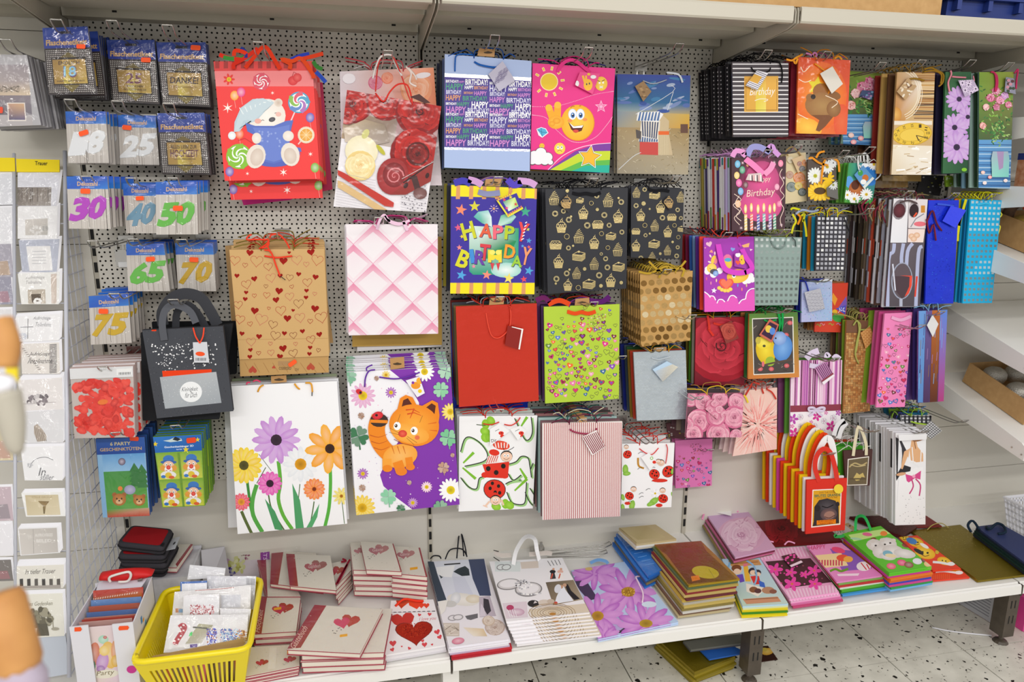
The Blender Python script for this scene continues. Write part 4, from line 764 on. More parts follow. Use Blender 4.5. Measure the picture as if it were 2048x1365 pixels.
lb=bag('lime green gift bag covered in small coloured hearts','B3',[(760,198),(1313,178),(1308,870),(770,905)],a_lime,tip=(1189,605),D=.17,n=4,back=.05,base='#b3cf3c',cols=['#5a3a6a','#3a2a4a','#8a4a8a','#a9c43a'],what='heart covered gift bags',hc=['#7a2a8a','#e8461c','#4a1a4a'])
hangtab(lb,[(990,140),(1090,130),(1095,180),(985,188)],hole=(1040,165,28,6))
ribbon(lb[0],lb[1],lb[2],[(930,232,.002),(985,245),(1030,235),(1080,245),(1138,232,.002)],28,'#e8501c')
for pts,col in (([(700,150),(760,130),(800,165)],'#6a1f5a'),([(790,180),(870,150),(950,180)],'#e0491c'),([(1095,150),(1180,160),(1240,120)],'#5a1a6a')): ribbon(lb[0],lb[1],lb[2],pts,36,col,lift=.002)
def a_dots(c):
    c.poly([(1575,815),(1995,795),(2200,1500),(1480,1700)],'#bf9557')
    for j in range(11):
        for i in range(-1,8):
            X=1605+i*61+j*3+(0 if j%2==0 else 32)-(35 if j>3 else 0)*0; Y=895+j*61.5-i*5
            c.ell(X,Y,25,24,rc(['#7d5b2c','#8f6a36','#a9844a','#b8945c']) if not(2<=j<=5) else rc(['#d8bd8a','#c9a468','#ecd9b0']),n=14,m=1,up=0)
gd=item('gift_bag','kraft gift bag with rows of shiny gold dots','gift bag','B2',[(1575,822),(1990,795),(1970,1345),(1582,1395)],a_dots,D=.2,n=8,back=.02,base='#bf9557',side='#8c6a38',tip=(1336,540),what='gold dotted kraft gift bags',hc=['#c9a93c'],jit=.002)
gold=[[(1560,800),(1640,815),(1720,790),(1790,825)],[(1700,800),(1770,760),(1850,790)],[(1640,720),(1690,770),(1740,810)],[(1820,790),(1880,770),(1930,715)],[(1900,840),(1915,790),(1880,770)],[(1720,850),(1740,810),(1800,770)]]
for g in gold: ribbon(gd[0],gd[1],gd[2],g,16,'#b8962e',lift=.006)
def a_silver(c):
    c.rect(1410,500,1830,1030,'#b9c3cb',3)
    q=random.Random(3)
    for j in range(24):
        for i in range(17):
            x,y=1430+i*24+(12 if j%2 else 0),560+j*20; c.line([(x-10,y+6),(x,y-6),(x+10,y+6)],1.8,mix('#8a97a4','#c9d3da',q.random()),up=0)
sb=bag('silver holographic foil gift bag with shiny tag','B3',[(1415,530),(1797,515),(1812,1018),(1440,1032)],a_silver,tip=(1320,698),D=.165,n=6,back=.02,base='#b4bec8',m=3,cols=['#a8321e','#8a6a20','#2a5a30','#4a5a6a','#1c2a8a','#233a7a'],what='holographic foil gift bags',hc=['#d8a020','#2a3a9a','#b8b8c0'])
hangtab(sb,[(1565,495),(1655,490),(1655,520),(1565,525)])
cord(sb[0],sb[1],sb[2],[(1545,570,.002),(1590,580),(1640,570),(1680,560)],.002,'#c9d3da')
gtag(sb[0],sb[1],sb[2],[(1545,650),(1650,590),(1732,632),(1620,740)],'#b9d3ea',lambda c:c.poly([(1560,665),(1690,612),(1732,632),(1620,740)],['#cfe0f4','#e9e6da','#f4f0e0','#d0d0cc'],1),m=[PAPER,FOIL])
def lady(c,x,y,s,ang=0):
    c.ell(x,y,s,s*.9,'#1a1a1a',ang,18); c.ell(x,y,s*.94,s*.84,'#e0301c',ang,18)
    for dx,dy in ((-.4,-.1),(.35,-.3),(.05,.25),(.45,.3),(-.2,-.55)): c.ell(x+dx*s,y+dy*s,s*.15,s*.17,'#1a0f0a',n=10,up=0)
def face(c,x,y,s):
    c.ell(x,y-s*.1,s*1.05,s,'#1a1a1a'); c.ell(x,y,s,s*.85,'#f3cdb4',n=16); c.ell(x-.3*s,y-.2*s,.2*s,.25*s,'#fff'); c.ell(x+.25*s,y-.2*s,.2*s,.25*s,'#fff'); c.ell(x-.28*s,y-.16*s,.08*s,.1*s,'#111'); c.ell(x+.22*s,y-.16*s,.08*s,.1*s,'#111'); c.line([(x-.5*s,y+.25*s),(x,y+.5*s),(x+.5*s,y+.2*s)],s*.07,'#5a2a1a',sm=3)
def a_lady(c):
    c.rect(55,110,680,860,'#f5f5f6')
    G='#2d332c'; L='#9fce84'
    for pts in ([(80,395),(110,300),(160,285),(240,340),(285,420),(250,470),(110,505)],[(80,590),(140,660),(200,675),(220,600),(250,585)],[(440,490),(500,470),(540,430),(590,440),(605,500),(618,590)],[(420,640),(460,620),(540,608)],[(430,700),(470,780),(560,790),(575,700),(580,625)],[(490,140),(560,290),(600,300),(625,240),(615,130)],[(540,570),(480,610),(440,560)],[(630,480),(610,530)],[(570,700),(600,770),(640,810)],[(605,670),(650,740)]):
        c.line([(x+9,y+8) for x,y in pts],16,L,sm=5); c.line(pts,8,G,sm=5)
    for pts in ([(100,480),(180,400)],[(95,515),(195,600)],[(530,520),(580,600)],[(490,690),(585,600)],[(540,200),(585,130)]): c.line(pts,12,'#7fbf2e',w2=22)
    for x,y in ((270,185),(310,160),(265,240),(268,290),(300,290),(420,790),(350,810),(450,800)): c.ell(x,y,38,30,'#86c226',ru(0,90),12,c2='#a5d84a')
    c.line([(200,188),(270,196)],6,'#4a5a3a')
    c.ell(388,345,66,34,'#e84a30',10); 
    for k in range(5): c.line([(340+k*24,325),(350+k*20,365)],8,'#f6f0ee',up=0)
    c.poly([(245,490),(450,470),(440,570),(400,595),(280,590)],'#e0301c'); c.ell(265,570,28,22,'#e0301c'); c.ell(415,578,28,20,'#e0301c')
    for x,y in ((290,522),(350,552),(404,503)): c.ell(x,y,18,19,'#1a0f0a')
    c.poly([(285,430),(340,410),(375,470),(270,490)],'#f3e6e0')
    for k in range(5): c.line([(275+k*18,486-k*4),(300+k*16,425)],6,'#d83a2a',up=0)
    c.ell(335,400,40,24,'#e0301c',10); face(c,428,432,44); c.line([(440,385),(470,370),(485,358)],4,'#333'); c.line([(410,385),(400,345)],4,'#333')
    lady(c,338,680,85,10); c.poly([(300,735),(340,700),(395,735)],'#e0301c'); face(c,345,765,40)
    c.line([(300,770),(265,810)],14,'#f3cdb4'); c.line([(390,760),(405,800)],14,'#f3cdb4'); c.line([(250,800),(285,815)],8,'#f3cdb4')
lyb=bag('white gift bag with two acrobat ladybirds and clover outlines','B4',[(70,125),(662,120),(628,825),(65,848)],a_lady,D=.15,n=3,back=.05,base='#f2f2f3',cols=['#ececec','#dfe6dc','#efefef'],what='large ladybird gift bags',hc=['#d8301f'],tip=(1000,820))
for x in (298,450): 
    gtag(lyb[0],lyb[1],lyb[2],[(x,215),(x+75,170+(x>400)*20),(x+150 if x<400 else x+130,230),(x+(0 if x<400 else 60),345 if x<400 else 300)],'#f4f4f4',lambda c,x=x:(c.ell(x+85,245,20,14,'#e0301c'),c.ell(x+95,268,18,12,'#e0301c'),c.ell(x+88,243,4,4,'#111'),c.text('Dir',x+30,300,40,24,'#333',-12) if x<400 else None,c.line([(x+40,230),(x+70,215)],3,'#333')))
cord(lyb[0],lyb[1],lyb[2],[(250,180,.003),(310,185),(370,165)],.002,'#e0382c'); cord(lyb[0],lyb[1],lyb[2],[(410,185,.003),(460,190),(505,165),(530,130)],.002,'#e0382c')
def a_strip(c):
    c.rect(690,150,1320,920,'#f5ece9')
    for k in range(41): x=712+k*14.9; c.poly([(x,172),(x+6.5,172),(x+5.5,915),(x-1,915)],'#b25a5c',up=0)
stb=bag('gift bag with fine red and white vertical stripes and striped tag','B4',[(702,180),(1307,165),(1290,885),(702,912)],a_strip,D=.20,n=7,back=.02,base='#efe4e1',cols=['#7a5a60','#a9c4c0','#5a6a6a','#b07a7a','#46423f'],what='fine striped gift bags',hc=['#6a1a3a','#1a6a5a','#e8e2c0','#2a3a7a'],tip=(1166,839.5),jit=.003)
cord(stb[0],stb[1],stb[2],[(905,222,.002),(940,240),(1010,253),(1085,250),(1112,215,.002)],.003,'#a03a56')
def t_st(c):
    for k in range(9): c.poly([(1000+k*13,275-k*5),(1006+k*13,272-k*5),(1085+k*11,400-k*7),(1078+k*11,404-k*7)],'#8c3f4a',up=0)
gtag(stb[0],stb[1],stb[2],[(995,275),(1105,222),(1170,350),(1070,415)],'#f3ebe9',t_st)
t0_=MB().box(-.0135,.0135,.001,.0035,-.004,.017,0,'#b98c58').build('hang_tab',PAPER,None,colors=True); t0_.parent=stb[1]; t0_.location=(0,0,0)
for o in list(bpy.data.objects):
    if 'one of the fine striped' in o.get('label',''): t_=t0_.copy(); COL.link(t_); t_.parent=o
def a_lady2(c):
    c.rect(1290,320,1715,835,'#f5f5f6')
    for x,y,s in ((1345,415,34),(1550,565,42),(1655,545,48),(1360,730,34),(1615,750,38)): lady(c,x,y,s,ru(-40,40))
    for x,y,s in ((1337,360,18),(1392,680,22),(1600,480,26),(1580,470,20),(1612,690,22)): face(c,x,y,s)
    for x,y,r in ((1330,530,40),(1340,560,30),(1380,800,40),(1310,740,26),(1545,770,44),(1520,790,30),(1690,540,26),(1690,720,24),(1310,815,26)): c.ell(x,y,r,r*.55,'#7fb83a',ru(0,180),10,c2='#a5d060')
    c.line([(1425,440),(1430,500),(1470,520)],14,'#c28a2a',sm=4)
    daisyflower(c,1555,710,34,10,'#fff','#f0d020',tip='#e6e6ee')
    for k in range(10): x,y=ru(1310,1690),ru(340,820); c.line([(x,y),(x+20,y-14),(x+34,y-10)],3,'#333',sm=3)
    c.ell(1585,800,26,14,'#d8301f'); c.ell(1345,785,22,12,'#d8301f'); c.ell(1590,612,60,14,'#d8301f')
l2=bag('small white gift bag with several little ladybirds','B4',[(1305,335),(1703,328),(1678,815),(1297,825)],a_lady2,D=.17,n=4,back=.02,base='#f2f2f3',cols=['#e6e2e0','#efefef','#d8d0d0','#c8c4c4'],what='small ladybird gift bags',hc=['#d8301f','#c82a1c'],tip=(1306,884))
gtag(l2[0],l2[1],l2[2],[(1440,430),(1500,395),(1560,460),(1510,530)],'#f4f4f4',lambda c:(c.ell(1540,465,14,12,'#e0301c'),c.ell(1470,490,10,8,'#e0301c'),c.ell(1520,435,12,12,'#7fb83a'),c.ell(1520,435,7,7,'#fff')))
cord(l2[0],l2[1],l2[2],[(1435,370,.002),(1480,400),(1530,410),(1580,365,.002)],.0018,'#e03a3a'); cord(l2[0],l2[1],l2[2],[(1635,335),(1645,370),(1638,440),(1630,480)],.0018,'#e04a4a')
def a_pk(c): c.rect(20,420,330,810,'#e07ab8'); scatter_hearts(c,45,560,300,780,38,HC,(7,18),seed=12); scatter_hearts(c,150,470,245,550,30,['#a82a5a','#7a2a3a','#d84a3a'],(3,6),seed=13)
bag('small pink gift bag with coloured hearts at the bottom of the rows','C7',[(38,445),(310,430),(305,775),(40,795)],a_pk,D=.05,n=2,back=.02,base='#e07ab8',what='small pink heart gift bags')
# ================================================================ right bay gift bags
def a_black(c):
    c.rect(400,300,970,1050,'#4a4348')
    for k in range(17): c.rect(415,328+k*42.5,958,339+k*42.5,'#e9e6e8',up=0)
    c.poly([(528,452),(860,450),(858,798),(528,800)],['#e0a848','#e6b04e','#e0a848','#d9a540']); c.poly([(640,452),(740,451),(740,799),(640,799)],['#e6b452','#e6b452','#ecdc6a','#dfd24a'])
    for a,b in (((545,478),(545,780)),((845,478),(845,780))): c.line([a,b],3,'#6a4a2a')
    c.line([(545,782),(845,782)],4,'#4a3a2a'); c.text('Birthday',705,610,240,95,'#f2eee2',-2,.25); c.line([(630,690),(690,672),(760,680),(720,700)],6,'#f2eee2',sm=4)
BLK=['#1b191c','#2a272b','#19171a','#3a363a']
b1=bag('black gift bag with white stripes and gold birthday panel','B8',[(410,310),(962,318),(957,1040),(420,1045)],a_black,tip=(1537,101),D=.25,n=10,back=.02,base='#4a4348',m=2,cols=BLK,what='black and white gift bags',edge=lambda k:[((j+.3)/18,(j+.6)/18,'#cfccd0') for j in range(1,17) if k%4!=2],hc=['#141214'],jit=.004)
def t_blk(c):
    for k in range(11): c.line([(515+k*11,552-k*15),(640+k*11,605-k*15)],5,'#2a2440',up=0)
    c.poly([(600,432),(685,462),(640,530),(560,500)],'#d9a540')
gtag(b1[0],b1[1],b1[2],[(635,398),(745,425),(640,592),(525,545)],'#e9e6ee',t_blk)
cord(b1[0],b1[1],b1[2],[(590,365,.003),(610,400),(640,415)],.002,'#141214'); cord(b1[0],b1[1],b1[2],[(780,370,.003),(765,400),(725,420)],.002,'#141214'); cord(b1[0],b1[1],b1[2],[(810,305),(850,310),(880,360),(890,440),(882,520)],.0024,'#141214')
def a_ted(c):
    c.poly([(1030,250),(1575,290),(1540,1030),(1030,1020)],['#d84a1c','#dc4c22','#e2562c','#e8902c']); c.ell(1280,640,250,330,'#e8641e',0,20,c2='#f0a02c'); c.ell(1150,950,140,90,'#f0a830',20,c2='#f6c84a'); c.ell(1480,900,80,180,'#e0522a',c2='#e46a3a')
    c.star(1235,545,95,'#e3cf2a',ang=10,inn=.5); c.ell(1275,590,80,70,'#9a6430',-20); c.ell(1290,740,170,130,'#9a6a38',8,20,c2='#b08850'); c.poly([(1180,830),(1410,830),(1320,940),(1260,992),(1225,980),(1260,880)],'#7a4a26'); c.ell(1170,660,40,40,'#9a6a38'); c.ell(1200,652,24,24,'#2a1c14'); c.ell(1410,640,60,40,'#8a5a2c',20); c.ell(1400,770,70,80,'#8a5a2c',c2='#a47a48')
    for p in ([(1080,360),(1110,410),(1170,350)],[(1060,480),(1120,510),(1180,490)],[(1320,640),(1440,700),(1380,760)],[(1050,820),(1150,870)]): c.line(p,7,'#f6e2c8',sm=3)
t1=bag('glossy orange gift bag with brown bear and yellow star','B8',[(1058,262),(1565,295),(1528,1020),(1035,1010)],a_ted,tip=(1656,104),D=.26,n=6,back=.05,base='#dc5a22',m=2,cols=['#8a2a3a','#c8403a','#7a2430','#d87a3a','#c04a5a','#d8b02c'],what='orange bear gift bags',hc=['#e8952a','#d860a8','#d84a2a'],drift=(0,-.0015),mats=[GLOSS,FOIL,GLOSS,FOIL2])
gtag(t1[0],t1[1],t1[2],[(1248,430),(1368,360),(1470,530),(1362,625)],'#dcd6cc',m=[PAPER,FOIL]); cord(t1[0],t1[1],t1[2],[(1210,330,.003),(1250,360),(1300,400),(1350,400),(1390,360)],.002,'#eda02c')
for p in ([(930,290),(985,300),(1030,270),(1090,240)],[(1040,280),(1020,330),(1000,300)],[(1400,280),(1440,260),(1470,290)]): ribbon(t1[0],t1[1],t1[2],p,18,'#eb9a2a')
for p in ([(1120,230),(1160,240),(1190,262)],[(1180,265),(1200,225),(1225,240),(1215,265)]): ribbon(t1[0],t1[1],t1[2],p,16,'#e08ac4')
def vase(c,x0,x1,y0,y1):
    X=lambda u:x0+(x1-x0)*u; Y=lambda v:y0+(y1-y0)*v; w=x1-x0; h=y1-y0
    c.poly([(X(-.05),Y(-.02)),(X(1.05),Y(-.02)),(X(1.05),Y(.7)),(X(-.05),Y(.7))],['#7fa03a','#8f9a3c','#3c4a44','#34503c'])
    for k in range(60): c.ell(X(ru(0,1)),Y(ru(.12,.6)),w*.05,w*.02,rc(['#5f9a3e','#3f7a3a','#86b84a','#2f5a34','#a2c45a']),ru(0,180),8,up=0)
    c.poly([(X(-.05),Y(.58)),(X(1.05),Y(.58)),(X(1.05),Y(1.02)),(X(-.05),Y(1.02))],['#5f9ad0','#6aa0cc','#3f70aa','#4a84bc'])
    for k in range(7): c.line([(X(-.05),Y(.62+k*.058)),(X(1.05),Y(.625+k*.058))],h*.006,'#2a5288',up=0); c.line([(X(-.05),Y(.645+k*.058)),(X(1.05),Y(.645+k*.058))],h*.008,'#b6d2e6',up=0)
    for k in range(70): c.ell(X(R.gauss(.56,.16)),Y(R.gauss(.5,.06)),w*.05,w*.018,rc(['#3f7a44','#5f9a54','#2f6a3a','#86b05a','#a9c87a']),ru(0,180),7,up=0)
    for u,v,r,col in ((.35,.22,.15,'#d8508a'),(.5,.16,.14,'#e06a9c'),(.62,.24,.15,'#e87aa6'),(.75,.2,.13,'#c880c8'),(.85,.28,.12,'#d8608c'),(.5,.3,.12,'#c84a80'),(.2,.3,.12,'#f0b0b0'),(.1,.46,.12,'#ee9a92'),(.9,.15,.1,'#e8d8e0')): c.rose(X(u),Y(v),w*r*.8,mix(col,'#400',.5),col,mix(col,'#fff',.4),seed=int(u*100),L=3); [c.ell(X(u)+R.gauss(0,.45)*w*r,Y(v)+R.gauss(0,.4)*w*r,w*r*.2,w*r*.1,mix(col,rc(['#fff','#fff','#602']),ru(.1,.6)),ru(0,180),7,up=0) for k in range(22)]
    c.poly([(X(.38),Y(.68)),(X(.82),Y(.68)),(X(.86),Y(.74)),(X(.84),Y(.9)),(X(.36),Y(.9)),(X(.34),Y(.74))],['#a5b4c4','#9fb0c0','#8fc0c4','#7fd0c4','#8fd6c8','#9ac0c8']); c.poly([(X(.5),Y(.68)),(X(.7),Y(.68)),(X(.68),Y(.82)),(X(.56),Y(.84))],'#a890b8')
    for u,v in ((.1,.86),(.3,.9),(.75,.93),(.15,.95)): c.ell(X(u),Y(v),w*.06,w*.05,rc(['#e88a92','#f0c0b0','#f4e8e6']),c2='#f6dcd8')
v1=bag('wide gift bag with flower bunch in a glass jar','B8',[(1560,400),(2008,432),(1945,1135),(1470,1110)],lambda c:vase(c,1515,1990,400,1130),tip=(1765.6,125.6),D=.15,n=2,back=.08,base='#5a7a6a',what='wide flower jar gift bags',m=2)
gtag(v1[0],v1[1],v1[2],[(1660,590),(1790,600),(1750,690),(1630,650)],'#4a5a80',lambda c:[c.ell(ru(1650,1770),ru(600,680),14,10,rc(['#8a6aa8','#2a3a5a','#c8a0c8','#7fb0d0']),n=7) for k in range(14)])
def a_clock(c):
    c.rect(150,300,500,1110,'#c9a877')
    for k in range(26):
        y=320+k*14; c.line([(330+ru(-20,20),y),(495,y+ru(-6,6))],9,rc(['#7a5230','#a8743e','#c89a5a','#e0c49a','#8a6440','#5a4a3c']),up=0)
    c.poly([(205,320),(340,330),(390,400),(380,520),(330,620),(260,690),(180,690),(200,400)],['#c8a070','#d8c0a0','#e8dccc','#e0d0b8','#d0b080','#c08a4a','#b8782c','#c8a070'])
    for r in (190,175,160): c.line([(205+r*cos(a),480+r*1.1*sin(a)) for a in [x*.18-1.3 for x in range(15)]],4,'#f3ead8',up=0)
    c.ell(195,640,45,55,'#c88a3a',c2='#e0b060'); c.poly([(170,690),(470,690),(470,720),(170,720)],'#e6dccc')
    c.ell(318,790,152,86,'#caa02a',-6,28); c.ell(318,788,145,80,'#e3bd3e',-6,28); c.ell(318,796,96,50,'#c8a02c',-6,24); c.ell(318,796,92,47,'#e8c650',-6,24)
    for k in range(12):
        a=k*math.pi/6; c.text(['III','IIII','V','VI','VII','VIII','IX','X','XI','XII','I','II'][k],318+122*cos(a),790+66*sin(a)-8*cos(a),26,20,'#4a3a1c',math.degrees(a)*.3)
    c.line([(350,800),(440,822)],5,'#3a2e1c'); c.line([(350,800),(368,840)],7,'#3a2e1c')
    c.poly([(160,870),(470,880),(465,1100),(160,1098)],['#e6dcc8','#e6dccb','#e9e3da','#d8c6a8'])
    for k in range(30): x,y=ru(170,450),ru(880,1090); c.line([(x,y),(x+ru(20,70),y+ru(-16,8))],ru(4,12),rc(['#f4efe6','#c8ae84','#a88a60','#fff','#e0d0b0']),up=0)
c1=bag('glossy golden gift bag with an old pocket watch face','C1',[(205,320),(492,315),(462,1100),(160,1098)],a_clock,tip=(1845.5,120.7),D=.27,n=5,back=.10,base='#b08a5a',m=2,cols=['#5a3a24','#c8a05a','#8a2a24','#2a2420'],what='pocket watch gift bags',hc=['#8a6a2a'])
gtag(c1[0],c1[1],c1[2],[(185,470),(270,365),(335,430),(250,535)],'#b8966a',lambda c:[c.ell(ru(210,310),ru(400,510),16,8,rc(['#d8c0a0','#7a5434','#e8dcc8']),ru(0,180),8) for k in range(14)],m=[GLOSS,FOIL])
for p in ([(280,378),(330,370),(400,385)],[(400,300),(450,290),(500,310),(545,340),(540,400),(510,430)],[(400,320),(470,310),(530,340),(525,410)]): cord(c1[0],c1[1],c1[2],p,.003,'#96701e')
for q,col in (([(95,900),(392,900),(388,1150),(95,1145)],'#cda55e'),([(40,980),(288,980),(288,1195),(40,1200)],'#c49a58')): bag('tan patterned gift bag bottom %s under the pocket watch bag'%('with dark leaf print' if col=='#cda55e' else 'hanging furthest back'),'C1',q,lambda c:[c.ell(ru(95,390),ru(900,1140),12,7,'#6a4a20',ru(0,180),7) for k in range(14)],D=.10 if col=='#cda55e' else .06,base=col,m=2)
def a_dais(c):
    c.poly([(545,310),(775,310),(745,1090),(545,1090)],['#3c6a44','#2c5a3a','#1f4a30','#33663f'])
    for x,y,r in ((675,525,100),(740,660,85),(640,740,105),(655,890,125)): daisyflower(c,x,y,r,15,'#b98ad0','#3a2a4a',tip='#c9a0da',rc=.2,pw=.42)
    c.ell(712,1060,20,14,'#7fc030')
d1=bag('narrow green gift bag with purple daisies','C1',[(572,318),(768,318),(740,1085),(550,1090)],a_dais,tip=(1945.7,120.7),D=.27,n=4,back=.13,base='#2f5f3c',cols=['#241f3a','#3a2a5a','#1f2a24','#4a4a3a'],what='purple daisy bottle bags',m=0)
def t_d(c):
    for x,y in ((680,405),(730,400),(780,450),(700,460),(745,480),(725,420)): daisyflower(c,x,y,26,8,'#e6d6ee','#3a2a4a',tip='#d8c0e4')
gtag(d1[0],d1[1],d1[2],[(650,385),(765,380),(805,460),(700,510)],'#b8a8c4',t_d)
cord(d1[0],d1[1],d1[2],[(600,310),(605,340),(582,400),(592,470)],.003,'#e08a9c'); cord(d1[0],d1[1],d1[2],[(615,355,.003),(660,360,.005),(720,362,.003)],.003,'#e08a9c'); cord(d1[0],d1[1],d1[2],[(772,350),(780,390)],.002,'#e08a9c')
n1=bag('tall narrow gift bag with flowers in a glass jar','C1',[(828,320),(1090,318),(1062,1205),(822,1198)],lambda c:vase(c,822,1085,320,1205),D=.275,n=6,back=.17,base='#5a7a6a',m=2,cols=['#2f4a34','#9ab8b0','#3a4a3a','#7fa8c0'],what='tall flower jar bottle bags',tip=(2022,126))
for p in ([(905,320),(935,330),(945,400),(935,470)],[(920,320),(950,350),(955,420),(940,470)],[(1085,330),(1110,300),(1100,380),(1095,450)]): cord(n1[0],n1[1],n1[2],p,.003,'#c03060')
gtag(n1[0],n1[1],n1[2],[(1010,360),(1070,370),(1085,490),(1000,470)],'#8a8a9c',lambda c:[c.ell(ru(1010,1080),ru(375,480),14,12,rc(['#5a3a3a','#c88a9c','#9ab0c8','#3a4a3a']),n=7) for k in range(12)])
def a_cand(c):
    c.poly([(460,160),(1020,160),(1000,920),(460,920)],'#4a3038'); c.ell(760,480,230,330,'#5a2f42',0,26,c2='#e84a94'); c.ell(760,650,210,170,'#c84a84',0,22,c2='#ee5fa2'); c.ell(770,400,170,190,'#b84a7c',0,22,c2='#ea5a9c')
    for x,y,r,col in ((525,242,28,'#5ab0d8'),(572,300,28,'#3f9f7a'),(517,355,27,'#f0cf7a'),(538,430,30,'#e85aa8'),(555,515,28,'#6ab0e0'),(530,640,28,'#f0b884'),(955,235,26,'#e87aa0'),(918,470,24,'#e89ab8'),(940,640,24,'#e86a9c'),(627,205,12,'#5a9ad8'),(625,250,14,'#f0a060'),(605,450,26,'#6a2a3a')): c.ell(x,y,r,r*1.35,col,n=14,c2=mix(col,'#fff',.35))
    for p in ([(970,290),(945,350),(985,430),(950,500),(990,560),(950,620),(985,690),(950,790),(965,870)],[(490,540),(560,600),(480,650),(550,720),(490,780),(545,850)],[(540,560),(500,640),(560,690),(510,760),(560,810)]): c.line(p,6,'#f0d8c8',sm=4)
    for x,y in ((575,230),(985,380),(890,225),(700,880),(560,880),(830,860),(960,850)): c.star(x,y,22,'#f6d8e0',8,.2)
    for i,x in enumerate((605,663,730,788,848,893)):
        col=['#efd48a','#ee8a7a','#6a78b8','#8fc0c0','#9a8ac0','#7ab09a'][i]; y=745-(i%2)*8
        c.poly([(x-14,y),(x+14,y),(x+16,905),(x-12,905)],col)
        for k in range(5): c.line([(x-13,y+30+k*30),(x+14,y+14+k*30)],8,'#f3ece6',up=0)
        c.ell(x-2,690-(i%2)*14,15,46,'#f2c85a',n=14,c2='#fffbe6')
    c.text('Happy',780,400,150,60,'#f4d9c8',-8,.2); c.text('Birthday',755,535,280,90,'#f4d9c8',-5,.2)
CC=['#c8d0e8','#b8a8d0','#efeef0','#e9e6ea','#4a2f7a','#f0eeee','#c8342a','#efeff0','#e2e0e6','#3a2a6a','#d8d4d8','#9a8a3a','#efeeee','#c84a2a','#4a6a3a','#3a3a3a']
k1=bag('dark happy birthday gift bag with pink glow and six lit candles','C2',[(465,175),(1010,165),(997,890),(468,915)],a_cand,tip=(1538,301),D=.25,n=13,back=.02,base='#4a3038',cols=CC,what='birthday candle gift bags',edge=lambda k:[(.0,.1+.03*(k%3),['#c8b02c','#3a8a4a','#c83a2a','#2a7a8a','#7a3a9a'][k%5]),(.7+.04*(k%4),1,['#5a8a2a','#b8282c','#c89a2c','#6a2a6a'][k%4])],hc=['#d8a8cc','#c890c8'],jit=.003,t=.012)
for p,wd,col in (([(600,190,.003),(680,260),(770,345)],60,'#f08ac0'),([(880,225,.003),(840,290),(780,345)],55,'#ef9ac4'),([(460,170),(500,110),(580,130),(560,165)],50,'#e29ad0'),([(610,160),(650,80),(720,70),(790,100),(850,130)],60,'#9a9ad0'),([(800,120),(850,60),(880,110),(930,160)],50,'#cf9ad8')): ribbon(k1[0],k1[1],k1[2],p,wd,col,lift=.008)
gtag(k1[0],k1[1],k1[2],[(615,340),(740,330),(770,420),(590,400)],'#d8c4c4',lambda c:[c.poly([(630+k*17,350+(k%2)*6),(640+k*17,350),(645+k*17,415),(630+k*17,412)],['#f4f0ee','#6a5a60','#e8b0b0'][k%3]) for k in range(8)])
def a_orr(c):
    c.rect(995,120,1235,650,'#e3d2a8')
    for x,y,r,col in ((1045,350,40,'#c08a6a'),(1140,380,60,'#e8842c'),(1180,450,50,'#f09a3c'),(1060,470,50,'#6a7a74'),(1130,460,40,'#e8c83c'),(1050,200,36,'#d8c8a0'),(1165,520,40,'#4a5a54')): c.rose(x,y,r,mix(col,'#200',.5),col,mix(col,'#fff',.4),seed=int(x),L=4)
o1=item('gift_bag','small cream gift bag with orange roses','gift bag','C2',[(1005,140),(1205,125),(1225,610),(1000,640)],a_orr,tip=(1598,291),D=.15,n=3,back=.07,base='#e0cfa4',what='small orange rose gift bags',mats=PT,cols=['#c8b48c','#8a5a6a','#dcd8d4'])
gtag(o1[0],o1[1],o1[2],[(1050,195),(1160,150),(1215,280),(1110,330)],'#d8bc94',lambda c:[c.rose(x,y,r,'#5a2a1a',col,mix(col,'#fff',.4),seed=3,L=3) for x,y,r,col in ((1125,240,26,'#a86a5a'),(1180,230,32,'#ef923a'),(1150,290,30,'#5a5a60'))])
ribbon(o1[0],o1[1],o1[2],[(1020,160),(1000,110),(1060,70),(1110,110),(1150,160)],12,'#a88a54')
def a_sun(c):
    c.rect(1215,185,1530,620,'#5a4f48')
    daisyflower(c,1300,360,85,16,'#eef0ea','#c8c83c',tip='#dfe4e2'); daisyflower(c,1420,270,70,14,'#e6e8e6','#d8c040',tip='#d8dcd8'); daisyflower(c,1480,230,50,12,'#dfe2e4',None)
    for k in range(16): a=k*.39; c.ell(1345+95*cos(a),520+60*sin(a),44,20,'#efb818',math.degrees(a),10,c2='#f7d848')
    c.ell(1345,510,60,36,'#5a4020'); 
    for k in range(8): a=k*.6-1; c.ell(1430+30*cos(a),390+50*sin(a),34,14,'#efc21e',math.degrees(a),10)
s1=bag('small dark gift bag with sunflower and white daisies','C2',[(1225,195),(1510,195),(1515,600),(1228,612)],a_sun,tip=(1692,302),D=.18,n=2,back=.1,base='#5a4f48',cols=['#e6e6e6','#c8c8c4'],what='small sunflower gift bags')
gtag(s1[0],s1[1],s1[2],[(1395,480),(1500,400),(1512,595),(1400,560)],'#6a6864',lambda c:daisyflower(c,1460,450,50,12,'#cfd2d0','#9aa04a'))
for p in ([(1350,440,.006),(1360,330),(1375,230),(1395,200)],[(1225,190),(1260,180),(1330,230),(1420,255)],[(1300,180),(1330,130),(1385,115)],[(1480,190),(1520,220),(1530,320)]): ribbon(s1[0],s1[1],s1[2],p,20,'#e8962a')
